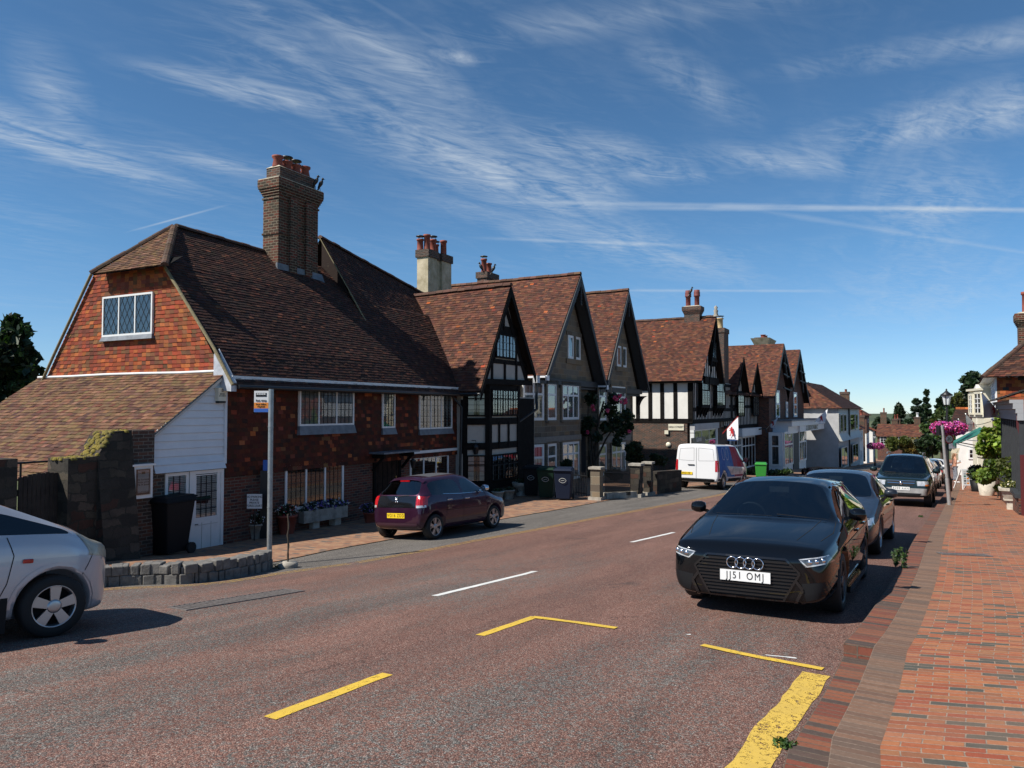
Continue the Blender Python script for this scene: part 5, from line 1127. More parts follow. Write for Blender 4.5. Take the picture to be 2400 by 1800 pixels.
def h6():
 gz = P6.g(50) - .5
 k = lambda u, v=960: P6.kz(u, v)[0]; z = lambda v, u=1750: P6.kz(u, v)[1]
 t = thing('half_timbered_shop', 'close studded shop with two small black gables beside the interiors shop', 'shop', P6.w(k(1745), 2, gz))
 ka, kb = k(1705), k(1782); ze = z(925, 1745); zj = z(998, 1745)
 w_ = MB(); w_.pbox(P6, ka - 1, kb, .02, 6, zj, ze + .1); w_.build('upper_wall', 'plaster', t)
 w2 = MB(); w2.pbox(P6, ka - 1, kb, .3, 6, gz, zj); w2.build('lower_wall', 'brick_dark', t)
 f = MB(); q = ka - 1
 while q < kb: timber(f, P6, q, zj, q, ze + .2, .15); q += .48
 for zz in (zj, (zj + ze) / 2 + .3, ze - .1): timber(f, P6, ka - 1, zz, kb, zz, .22, -.03)
 f.build('timbers', 'timber_black', t)
 for u0, u1 in ((1722, 1736), (1758, 1771)): window(t, P6, k(u0), k(u1), z(976), z(922), 3, 2, 8, frame='timber_black', m=-.3, fw=.09, transom=[.6], name='oriel_window')
 r = MB(); zr = z(850, 1745) ; tiles(r, P6.w(ka - 3, -.5, ze - .1), P6.w(kb + .2, -.5, ze - .1), P6.w(ka - 3, 3.2, zr), P6.w(kb + .2, 3.2, zr), .14, .22, .018, ROOF, (.012, HANG), wob=.03); r.build('roof', 'roof_tile', t)
 for n, (L, A_, R_) in enumerate((((1727, 918), (1743, 836), (1756, 920)), ((1761, 920), (1775, 850), (1787, 924)))):
  kL, zL, kA, zA, kR, zR = gabled(t, P6, L, A_, R_, .55, 3, 'plaster', barge='timber_black', bd=.25, wall=False)
  q = MB(); q.poly([P6.w(kL + .2, -.05, zL), P6.w(kR - .2, -.05, zL), P6.w(kA, -.05, zA - .3)]); q.build('gable_wall', 'plaster', t)
  g = MB(); x = kL + .4
  while x < kR - .2: timber(g, P6, x, zL, x, zL + (zA - .3 - zL) * (1 - abs(x - kA) / (kR - kL) * 2), .14, -.07); x += .5
  g.pbox(P6, kL + .2, kR - .2, -.2, 0, zL - .3, zL + .08); g.build('gable_timbers', 'timber_black', t)
 zf = z(1003, 1750); s = MB(); s.pbox(P6, k(1729), k(1801), -.35, .3, z(1021), zf); s.build('shop_fascia', 'board_white', t)
 lm = MB()
 for u in (1768, 1796): lm.tube([P6.w(k(u), -.3, z(1008)), P6.w(k(u), -.9, z(1005)), P6.w(k(u), -1.0, z(1016))], .06, 6)
 lm.build('fascia_lamp', 'iron', t)
 window(t, P6, k(1742), k(1772), z(1098), z(1023), 4, 1, 1, frame='white_paint', m=.1, fw=.12, transom=[.7], name='shop_window', curt=None, gmat='glass_dark')
 window(t, P6, k(1714), k(1740), z(1098), z(1023), 3, 1, 1, frame='white_paint', m=.1, fw=.12, transom=[.75], name='shop_window', curt=None, gmat='glass_dark')
 sg = MB(); sg.pbox(P6, k(1774), k(1798), .1, .2, z(1042), z(1025)); so_ = sg.build('paw_sign', 'black_paint', t)
 pw = MB(); c = (k(1786)); zc = z(1033)
 for a, b, r_ in ((0, -.1, .2), (-.3, .12, .09), (-.12, .27, .09), (.12, .27, .09), (.3, .12, .09)): pw.lathe(P6.w(c + a, .08, zc + b), [(.001, 0), (r_, 0), (r_, .02), (.001, .02)], 12, M=face_M(P6, 0, 0, 0).to_3x3())
 pw.build('paw_print', 'cream_paint', so_)
h6()
q_ = P6.w(P6.kz(1783, 950)[0], -1.0); P7 = Pl(q_.x, q_.y, .515, .857)
def h7():
 k = lambda u, v=1000: P7.kz(u, v)[0]; z = lambda v, u=1850: P7.kz(u, v)[1]; gz = P7.g(60) - .5
 t = thing('brick_pharmacy', 'brick building with two tall grey edged gables above a white pharmacy shopfront', 'shop', P7.w(k(1850), 2, gz))
 a = gabled(t, P7, (1815, 933), (1837, 805), (1860, 908), .5, 16, 'brick_red', gz=gz)
 b = gabled(t, P7, (1859, 908), (1875, 819), (1897, 945), .5, 12, 'brick_red', gz=gz, roofpal=ROOF)
 for kk, z1, c_ in ((a, z(905), 0), (b, z(905), 0)):
  br = MB(); kA, zA = kk[2], kk[3]
  for i in (.35, .55, .8): zz = zA - (zA - kk[1]) * i; w2 = (kk[4] - kk[2]) * i; br.bar(P7.w(kA, -.45, zz), P7.w(kA + w2, -.45, zz - .2), .12, .12)
  br.bar(P7.w(kA, -.45, zA - .5), P7.w(kA + (kk[4] - kA) * .35, -.45, zA - (zA - kk[5]) * .8), .14, .14); br.build('gable_brace', 'grey_paint', t)
 for u0, u1 in ((1817, 1826), (1859, 1867), (1841, 1845)): window(t, P7, k(u0), k(u1), z(978), z(918 if u0 != 1841 else 942), 1, 1, 1, frame='board_white', m=-.1, fw=.2, transom=[.5], name='window')
 zr = z(982); r = MB(); r.pbox(P7, k(1808), k(1902), -1.7, .0, zr - .12, zr); r.build('shop_roof', 'lead', t)
 f = MB(); f.pbox(P7, k(1811), k(1898), -1.6, .0, z(996), zr - .121); f.build('cornice', 'board_white', t)
 f = MB(); f.pbox(P7, k(1835), k(1897), -1.5, .0, z(1010), z(996) - .001); f.pbox(P7, k(1811), k(1835), -1.3, .0, z(1012), z(996) - .001); f.build('shop_fascia', 'board_white', t)
 text('lettering', 'D. DOBSON\'S PHARMACY', .62, 'black_paint', face_M(P7, k(1866), -1.52, z(1003)), t, sx=.95, bold=True)
 Pq = P7.shift(1.2)
 kq = lambda u, v=1050: Pq.kz(u, v)[0]; zq = lambda v, u=1850: Pq.kz(u, v)[1]
 kc = kq(1836); md = Pq.mz(1812, 1050, kc)[0]; EB = EndPl(Pq, kc)
 body = MB(); body.pbox(Pq, kc, kq(1890), .05, max(1.2, md), gz, zq(1012)); body.build('bay_box', 'board_white', t)
 md = max(md, 1.2); window(t, EB, -md + .15, -.25, zq(1088), zq(1016), 1, 1, 1, frame='white_paint', m=-.05, fw=.14, transom=[.62], name='bay_window', curt=None, gmat='glass_dark')
 for u0, u1, n in ((1838, 1858, 4), (1873, 1889, 4)): window(t, Pq, kq(u0), kq(u1), zq(1090), zq(1011), n, 1, 1, frame='white_paint', m=-.05, fw=.16, transom=[.62], name='bay_window', curt=None, gmat='glass_dark')
 dr = MB(); dr.pbox(Pq, kq(1859), kq(1872), -.02, .04, gz, zq(1011)); dr.build('door', 'grey_paint', t)
 y_ = 68; zt_ = at(1810, 780, y_).z
 s, pl, z_ = stack('brick_chimney', 'broad pale lichened chimney with flared top and two stubby pots', 1797, 812, 80, ((0, 3.6, 0, 1.2),), at(1810, 790, 80).z, 'plaster_cream', [(.9, .5, .35, False), (2.1, .5, .35, False)], potr=.3)
 x = MB(); x.hexa([pl.w(-.05, -.05, z_ - .9), pl.w(3.65, -.05, z_ - .9), pl.w(3.65, 1.25, z_ - .9), pl.w(-.05, 1.25, z_ - .9), pl.w(-.5, -.4, z_ - .1), pl.w(4.1, -.4, z_ - .1), pl.w(4.1, 1.6, z_ - .1), pl.w(-.5, 1.6, z_ - .1)]); x.build('flared_head', 'plaster_cream', s)
h7()
def h8():
 c = at(1965, 955, 80); P8 = Pl(c.x, c.y, .515, .857); gz = P8.g(3) - .6; k = lambda u, v=1000: P8.kz(u, v)[0]; z = lambda v, u=1990: P8.kz(u, v)[1]; ze = c.z
 t = thing('weatherboarded_house', 'pale weatherboarded house with rendered side wall and dark hipped tile roof', 'house', P8.w(4, 3, gz))
 kR = k(2013); D = 7
 w_ = MB(); w_.pbox(P8, 0, kR, .05, D, gz, ze); w_.build('wall', 'plaster_grey', t)
 b = MB(); n = 20; z0 = z(1032, 1975)
 for i in range(n):
  a, e = z0 + (ze - z0) * i / n, z0 + (ze - z0) * (i + 1) / n - .01; fl = max(0, .35 * (1 - i / 4))
  b.hexa([P8.w(-.02, -.06 - fl, a), P8.w(kR, -.06 - fl, a), P8.w(kR, .04, a), P8.w(-.02, .04, a), P8.w(-.02, -.0 - fl * .75, e), P8.w(kR, -.0 - fl * .75, e), P8.w(kR, .04, e), P8.w(-.02, .04, e)])
 b.build('weatherboards', 'board_grey', t)
 for u0, u1 in ((1958 + 9, 1973), (1975, 1981), (1990, 2001), (2003, 2008)): window(t, P8, k(u0), k(u1), z(1010), z(970), 1, 1, 2, frame='board_grey', m=-.15, fw=.12, name='window', gmat='glass_dark')
 for u0, u1 in ((1956 + 10, 1980), (1993, 2006)): window(t, P8, k(u0), k(u1), z(1088), z(1042), 2, 1, 2, frame='board_grey', m=-.25, fw=.12, name='shop_window', gmat='glass_dark', curt=None)
 dp = MB(); dp.tube([P8.w(k(1986), -.2, ze), P8.w(k(1986), -.2, gz)], .1, 6); dp.build('downpipe', 'gutter', t)
 r = MB(); zr = at(1920, 897, 87).z; e = .5
 tiles(r, P8.w(-.4, -e, ze - .1), P8.w(kR + .6, -e, ze - .1), P8.w(1.2, 3.8, zr), P8.w(kR - 3.5, 3.8, zr), .16, .26, .02, ROOFD, (.05, ROOF), wob=.05, sag=-.0)
 tiles(r, P8.w(-.4, D + .6, ze - .1), P8.w(-.4, -e, ze - .1), P8.w(1.2, 3.9, zr), P8.w(1.2, 3.8, zr), .16, .26, .02, ROOF, (.05, ROOF), wob=.05)
 tiles(r, P8.w(kR + .6, -e, ze - .1), P8.w(kR + .6, D + .6, ze - .1), P8.w(kR - 3.5, 3.8, zr), P8.w(kR - 3.5, 3.9, zr), .3, .4, .02, ROOFD)
 tiles(r, P8.w(kR + .6, D + .6, ze - .1), P8.w(-.4, D + .6, ze - .1), P8.w(kR - 3.5, 3.9, zr), P8.w(1.2, 3.9, zr), .4, .5, .02, ROOFD); r.build('roof', 'roof_tile', t)
 return P8, kR
P8, kR8 = h8()
# ------------------------------------------------------------------ farther buildings
def boxhouse(name, label, cat, pl, k0, k1, D, ze, zr, walls, hip=1.5, wins=(), upper=None, group=None, pal=ROOF, g=.2, rmat='roof_tile_far', zsplit=None, ov=.4):
 gz = pl.g((k0 + k1) / 2) - .8
 t = thing(name, label, cat, pl.w((k0 + k1) / 2, D / 2, gz), group)
 w_ = MB(); w_.pbox(pl, k0, k1, 0, D, gz, zsplit or ze); w_.build('wall', walls, t)
 if zsplit: w2 = MB(); w2.pbox(pl, k0 - .03, k1 + .03, -.05, D, zsplit, ze); w2.build('upper_wall', upper, t)
 r = MB(); hp = hip
 A = [(k0 - ov, -ov), (k1 + ov, -ov), (k1 + ov, D + ov), (k0 - ov, D + ov)]; r0, r1 = pl.w(k0 + hp, D / 2, zr), pl.w(k1 - hp, D / 2, zr)
 q = [pl.w(a, b, ze - .05) for a, b in A]
 tiles(r, q[0], q[1], r0, r1, g, g * 1.6, .02, pal, (.06, ROOF)); tiles(r, q[2], q[3], r1, r0, g * 1.5, g * 2, .02, pal)
 if hp > 0: tiles(r, q[3], q[0], r0, r0 + Vector((.01, 0, 0)), g, g * 1.6, .02, pal); tiles(r, q[1], q[2], r1, r1 + Vector((.01, 0, 0)), g, g * 1.6, .02, pal)
 else:
  gm = MB(); gm.poly([pl.w(k0, 0, ze), pl.w(k0, D / 2, zr - .1), pl.w(k0, D, ze)]); gm.poly([pl.w(k1, 0, ze), pl.w(k1, D / 2, zr - .1), pl.w(k1, D, ze)]); gm.build('gable_wall', upper or walls, t)
 r.build('roof', rmat, t)
 for (a, b, z0, z1, n, rw) in wins: window(t, pl, a, b, z0, z1, n, 2, rw, frame='white_paint', m=-.08, fw=.12, name='window', gmat='glass_dark', cw=.02, came='white_paint', curt=None)
 return t
def farrow():
 c = at(2014, 985, 98); pl = Pl(c.x, c.y); f = lambda v, y: at(2000, v, y).z
 boxhouse('rendered_shop', 'narrow white rendered shop beyond the weatherboarded house', 'shop', pl, 0, 9, 6, f(1005, 99), f(968, 99), 'plaster', 1.5, [(1, 2.2, f(1035, 99), f(1015, 99), 1, 2), (4, 5.4, f(1035, 99), f(1015, 99), 1, 2), (1, 4, f(1080, 99), f(1055, 99), 2, 1)])
 c = at(2030, 985, 112); pl = Pl(c.x, c.y)
 t = boxhouse('tile_hung_shop', 'tall tile hung shop with steep roof and a little white top window', 'shop', pl, 0, 9, 8, f(973, 114), f(930, 114), 'plaster', 2.5, [(4, 5.4, f(992, 113), f(982, 113), 1, 1), (2, 5, f(1045, 113), f(1022, 113), 2, 2)], 'brick_red', zsplit=f(1015, 114))
 c = at(2045, 1000, 128); pl = Pl(c.x, c.y)
 boxhouse('gabled_shop', 'small gabled shop with orange roof near the end of the street', 'shop', pl, 0, 8, 7, f(1010, 128), f(985, 128), 'plaster', 0, [(1, 3, f(1040, 128), f(1020, 128), 2, 2), (5, 7, f(1040, 128), f(1020, 128), 2, 2)], pal=HANG)
 stack('brick_chimney', 'tall brick chimney with red pots above the weatherboarded house roof', 1990, 950, 100, ((0, 1.5, 0, 1.1),), at(1990, 918, 100).z, 'brick_chimney', [(.2, .4, .35, False), (.6, .4, .35, False), (1.0, .4, .35, False)], potr=.14, base=5)
 stack('brick_chimney', 'short brick chimney with one red pot between the far shops', 2026, 1000, 108, ((0, 1.3, 0, 1.1),), at(2026, 973, 108).z, 'brick_chimney', [(.4, .4, .7, False)], potr=.2, base=5)
 # house closing the view
 a = at(2056, 1022, 160); b = at(2162, 1022, 156); pl = Pl(a.x, a.y, b.x - a.x, b.y - a.y); W = (b - a).length
 ze, zr = a.z, at(2100, 994, 162).z; g = lambda v: at(2100, v, 158).z
 t = boxhouse('end_house', 'long brick house with wide tiled roof closing the end of the street', 'house', pl, 0, W, 8, ze, zr, 'brick_red', 0, [(.5, 1.9, g(1042), g(1023), 1, 3), (4.0, 5.1, g(1042), g(1023), 1, 3), (5.9, 7.3, g(1033), g(1024), 2, 2)] , pal=ROOF, g=.3)
 for i, (u, w1, v, h) in enumerate(((2078, 2.0, 966, 4), (2104, 1.0, 982, 2), (2110, 1.0, 981, 3), (2157, .7, 977, 1))):
  stack('brick_chimney', ['broad brick chimney with four pots above the end house', 'short chimney beside the broad one above the end house', 'low chimney cluster with orange pots behind the end house ridge', 'thin chimney with a white pot at the far end of the end house'][i], u, 996, 164, ((0, w1, 0, 1.2),), at(u, v, 164).z, 'brick_chimney', [(w1 * (j + .5) / h, .5, .9, False) for j in range(h)], potr=.16 if i < 3 else .3, pm='terracotta' if i < 3 else 'white_paint', base=4)
farrow()
# ------------------------------------------------------------------ right side of the street
PR = Pl(19.4, 30.0, -.515, -.857); PN = Pl(19.4, 30.0, .857, -.515)
simple('grey_light', (0.30, 0.31, 0.32), 0.7)
def rightrow():
 z = lambda v, y, u=2336: at(u, v, y).z
 gz = zg(19.4, 30) - .2; ze = z(884, 30)
 t = thing('corner_house', 'tile hung corner house with white weatherboarded front and a tall brick chimney', 'house', (22, 31, gz))
 w_ = MB(); w_.pbox(PR, -9, 0, .02, 8, gz, ze); w_.build('wall', 'brick_red', t)
 zs = z(992, 30)
 h = MB(); tiles(h, PN.w(0, -.03, zs), PN.w(8, -.03, zs), PN.w(0, -.03, ze), PN.w(8, -.03, ze), .13, .2, .014, HANG, (.08, [(.05, .045, .04)])); h.build('tile_hanging', 'hung_tile', t)
 b = MB(); n = 14; zb = z(985, 30)
 for i in range(n):
  a, e = zb + (ze - zb) * i / n, zb + (ze - zb) * (i + 1) / n - .006
  b.hexa([PR.w(-9, -.04, a), PR.w(0, -.04, a), PR.w(0, .04, a), PR.w(-9, .04, a), PR.w(-9, -.012, e), PR.w(0, -.012, e), PR.w(0, .04, e), PR.w(-9, .04, e)])
 b.build('weatherboards', 'board_white', t)
 cb = MB(); cb.pbox(PR, -.12, .03, -.07, .1, zb, ze); cb.build('corner_board', 'white_paint', t)
 ev = MB(); ev.pbox(PR, -9, .1, -.45, 0, ze - .02, ze + .05); ev.build('eaves_soffit', 'white_paint', t)
 r = MB(); zr = ze + 4.2
 tiles(r, PR.w(.45, -.5, ze), PR.w(.45, 8, ze), PR.w(-4, 4, zr), PR.w(-4, 4.1, zr), .12, .19, .018, ROOFD + ROOF, wob=.03)
 tiles(r, PR.w(-9.3, -.5, ze), PR.w(.45, -.5, ze), PR.w(-9, 4, zr), PR.w(-4, 4, zr), .16, .24, .018, ROOF, wob=.03); r.build('roof', 'roof_tile', t)
 v = MB(); ridge(v, PR.w(.45, -.5, ze + .03), PR.w(-4, 4, zr + .05), .11); v.build('hip_tiles', 'roof_tile', t)
 p = at(2388, 800, 31); pc = Pl(p.x, p.y, .857, -.515)
 chimney(t, pc, 0, 1.3, 0, .9, p.z - 1.0, at(2388, 735, 31).z - .5, 'brick_chimney', pots=((.25, 0, .9), (.75, 0, .9)), bands=(), style=2, potr=.2)
 lh = MB(); c = PN.w(.9, -.06, z(1016, 30, 2350)); lh.box(c.x - .35, c.x + .35, c.y - .12, c.y, c.z - .12, c.z + .18); lh.build('flood_light', 'iron', t)
 # dark boarded shop in front
 g0 = Pl(18.35, 28.1, -.50, -.866); L = 8.3; z1 = at(2385, 922, 23).z; g_ = zg(17, 25) - .1
 s = thing('boarded_shop', 'dark grey panelled shopfront with pale cornice over a brick plinth', 'shop', g0.w(4, 1, g_))
 q = MB(); q.pbox(g0, 0, L, .05, 4, g_, z1 - .6); q.build('wall', 'grey_paint', s)
 pl_ = MB(); pl_.pbox(g0, 0, L, -.12, .05, g_, g_ + .95); pl_.build('plinth', 'brick_red', s)
 si = MB(); si.pbox(g0, 0, L, -.2, .05, g_ + .951, g_ + 1.06); si.build('sill', 'grey_paint', s)
 pn = MB()
 for i in range(11): kk = .1 + i * (L - .3) / 10; pn.pbox(g0, kk, kk + .12, -.06, .05, g_ + 1.06, z1 - .8)
 pn.build('pilasters', 'grey_paint', s)
 co = MB()
 for i, (e, hh) in enumerate(((.10, .2), (.14, .12), (.2, .16), (.28, .1))): zz = z1 - .8 + sum(x[1] for x in ((.10, .2), (.14, .12), (.2, .16), (.28, .1))[:i]); co.pbox(g0, -.1, L, -e, .05, zz, zz + hh - .002)
 co.build('cornice', 'grey_light', s)
 rr = MB(); tiles(rr, g0.w(-.2, -.5, z1 - .2), g0.w(L, -.5, z1 - .2), g0.w(-.2, 2.5, z1 + .9), g0.w(L, 2.5, z1 + .9), .16, .24, .02, [(.16, .14, .12), (.11, .10, .09)]); rr.build('roof', 'roof_tile', s)
 p = at(2380, 965, 21.2); q = at(2398, 1065, 21.2); aw = MB()
 pts = [(0, 0), (.0, .9), (.08, 1.35), (.3, 1.55), (1.6, 1.6), (1.6, 0.0)]
 vs = [Vector((p.x + .02 + (1.6 - a) * 0 + a * .857, p.y - a * .515, p.z - b * .72)) for a, b in ((0, 0), (0, .6), (.1, 1.1), (.35, 1.5), (1.2, 1.7), (1.6, 0))]
 aw.poly(vs); aw.poly([v_ + Vector((.01, .02, 0)) for v_ in vs][::-1]); tag(aw.build('shop_canopy', 'maroon'), 'dark maroon canopy end at the edge of the boarded shop', 'canopy')
 pp = MB(); p = at(2391, 1090, 20.8); pp.box(p.x, p.x + .5, p.y - .3, p.y, zg(p.x, p.y), at(2391, 1066, 20.8).z); tag(pp.build('door_post', 'maroon'), 'maroon post below the dark maroon canopy', 'post')
 # white shop with canted bay and green awning
 zb = z(1110, 42)
 PW = Pl(25.9, 42.0, -.515, -.857); gW = zg(25.9, 42) - .3
 w2 = thing('white_bay_shop', 'white fronted shop with tall canted bay windows and green awning', 'shop', (27, 41, gW))
 zt = at(2285, 905, 40).z
 q = MB(); q.pbox(PW, -3, 5.4, 0, 5, gW, zt); q.build('wall', 'plaster', w2)
 # bays facing the camera side
 a = at(2268, 920, 38.5); b = at(2300, 920, 36.2); pb = Pl(a.x, a.y, b.x - a.x, b.y - a.y); Wb = (b - a).length
 f = lambda v: at(2284, v, 37.3).z
 by = MB(); by.pbox(pb, 0, Wb, .05, 2.5, f(977), f(913)); by.pbox(pb, -.08, Wb + .08, -.06, 2.5, f(916), f(911)); by.pbox(pb, .3, Wb, .1, 2.5, f(1100), f(977)); by.build('bay_wall', 'cream_paint', w2)
 window(w2, pb, .12, Wb * .36, f(972), f(922), 1, 2, 4, m=-.02, fw=.1, came='white_paint', frame='cream_paint', cw=.02, curt=None); window(w2, pb, Wb * .48, Wb - .08, f(972), f(919), 1, 2, 4, m=-.02, fw=.1, came='white_paint', frame='cream_paint', cw=.02, curt=None)
 window(w2, pb, Wb * .45, Wb - .1, f(1070), f(1020), 1, 2, 3, m=.05, fw=.1, came='white_paint', frame='cream_paint', cw=.02, curt=None)
 # awning
 A1, A2_, B1, B2_ = at(2296, 1001, 35.5), at(2318, 1008, 31.5), at(2233, 1034, 36.5), at(2242, 1040, 33.0)
 aw = MB(); aw.quad(A1, A2_, B2_, B1); aw.quad(*[v_ - Vector((0, 0, .03)) for v_ in (B1, B2_, A2_, A1)])
 n = 14
 for i in range(n): c0, c1 = B1.lerp(B2_, i / n), B1.lerp(B2_, (i + 1) / n); aw.poly([c0, c1, c1 - Vector((0, 0, .15)), (c0 + c1) / 2 - Vector((0, 0, .26)), c0 - Vector((0, 0, .15))])
 ao = tag(aw.build('shop_awning', 'awning_green'), 'green fabric awning sloping out over the brick pavement', 'awning')
 ar = MB(); ar.tube([B2_, A2_ - Vector((0, 0, .9))], .025, 6); ar.build('awning_arm', 'steel', ao); ar = MB(); ar.tube([B1, A1 - Vector((0, 0, .9))], .025, 6); ar.build('awning_arm', 'steel', ao); ar = MB(); ar.tube([A2_ - Vector((0, 0, .5)), B2_.lerp(A2_, .3)], .02, 5); ar.build('awning_arm', 'steel', ao)
 # farther right: red ridge roof, cream canopy
 c = at(2268, 1000, 62); pl = Pl(c.x, c.y, -.515, -.857)
 boxhouse('ridge_tiled_shop', 'dark tiled shop with bright orange ridge beyond the white bay shop', 'shop', Pl(at(2240, 1000, 60).x, 60, .857, -.515), 0, 8, 7, at(2250, 990, 60).z, at(2250, 958, 60).z, 'plaster', 0, [(.8, 2, at(2250, 1075, 60).z, at(2250, 1050, 60).z, 2, 2)], pal=ROOFD)
 v = MB(); pl = Pl(at(2240, 1000, 60).x, 60, .857, -.515); ridge(v, pl.w(0, 3.5, at(2250, 957, 60).z), pl.w(8, 3.5, at(2250, 957, 60).z), .2, col=(.5, .14, .04));
 o = v.build('orange_ridge', 'roof_tile'); tag(o, 'bright orange ridge tiles along the dark roof past the bay shop', 'ridge')
 cn = MB(); a1, a2, b1, b2 = at(2232, 1052, 52), at(2250, 1050, 48), at(2228, 1060, 50), at(2246, 1064, 46); cn.quad(a1, a2, b2, b1); cn.quad(b1, b2, b2 - Vector((0, 0, .4)), b1 - Vector((0, 0, .4))); tag(cn.build('shop_canopy', 'awning_cream'), 'beige awning over a shop door beyond the green awning', 'awning')
rightrow()
# ------------------------------------------------------------------ vehicles
def paint(name, col, metal=0.3, rough=0.28, flake=None):
 m, T, b = M_(name); b.inputs['Base Color'].default_value = (*col, 1); b.inputs['Metallic'].default_value = metal
 b.inputs['Roughness'].default_value = rough; b.inputs['Coat Weight'].default_value = 1.0; b.inputs['Coat Roughness'].default_value = 0.03; b.inputs['Specular IOR Level'].default_value = 0.15 if metal else 0.0
 ob = T.new('ShaderNodeTexCoord').outputs['Object']; n = T.noise(ob, 3, 5, 0.65)
 T.l.new(T.ramp(n, [(0.4, rough), (0.75, min(1, rough + 0.22))]), b.inputs['Roughness']); T.l.new(T.ramp(n, [(0.45, 0.015), (0.8, 0.05)]), b.inputs['Coat Roughness'])
paint('paint_black', (0.003, 0.0035, 0.0045), 0.0, 0.5); paint('paint_silver', (0.50, 0.51, 0.54), 0.45, 0.32); paint('paint_maroon', (0.040, 0.011, 0.030), 0.45, 0.3)
paint('paint_vanwhite', (0.72, 0.72, 0.72), 0.0, 0.35); paint('paint_grey', (0.020, 0.023, 0.030), 0.3, 0.3); paint('paint_green', (0.010, 0.022, 0.022), 0.4, 0.3); paint('paint_darksuv', (0.012, 0.012, 0.013), 0.2, 0.3)
paint('paint_lightgrey', (0.35, 0.36, 0.37), 0.4, 0.3)
simple('tyre', (0.010, 0.010, 0.010), 0.75, bump=0.1); simple('alloy', (0.45, 0.45, 0.46), 0.3, metal=0.85); simple('alloy_dark', (0.06, 0.06, 0.065), 0.35, metal=0.6); simple('chrome', (0.75, 0.75, 0.77), 0.12, metal=1.0)
simple('plastic', (0.007, 0.007, 0.008), 0.6, spec=.25); simple('piano', (0.008, 0.008, 0.009), 0.12, coat=0.5); simple('seam', (0.002, 0.002, 0.002), 0.9); simple('lens_clear', (0.55, 0.56, 0.56), 0.12, coat=1.0, metal=0.3, var=0.3, vs=14); simple('lens_aged', (0.42, 0.38, 0.28), 0.3, coat=0.4, var=0.25, vs=6)
simple('lens_red', (0.40, 0.008, 0.012), 0.15, coat=1.0, var=0.35, vs=30); simple('lens_orange', (0.6, 0.16, 0.03), 0.2, coat=1.0); simple('plate_white', (0.74, 0.74, 0.72), 0.4); simple('plate_yellow', (0.80, 0.55, 0.02), 0.4); simple('trim_grey', (0.07, 0.07, 0.075), 0.6); simple('cladding', (0.36, 0.35, 0.33), 0.45, metal=0.3, var=0.15)
simple('seat', (0.07, 0.07, 0.075), 0.9); simple('wrap_blue', (0.02, 0.10, 0.40), 0.7, spec=.15, col2=(0.10, 0.25, 0.50), vs=1.6); simple('wrap_red', (0.42, 0.015, 0.03), 0.7, spec=.15, col2=(0.30, 0.10, 0.16), vs=1.6); simple('wrap_grey', (0.42, 0.42, 0.46), 0.3, coat=0.8, var=0.35, vs=4)
def interp(c, x):
 if x <= c[0][0]: return c[0][1]
 for (a, u), (b, v) in zip(c, c[1:]):
  if x <= b: t = (x - a) / (b - a); return u + (v - u) * t
 return c[-1][1]
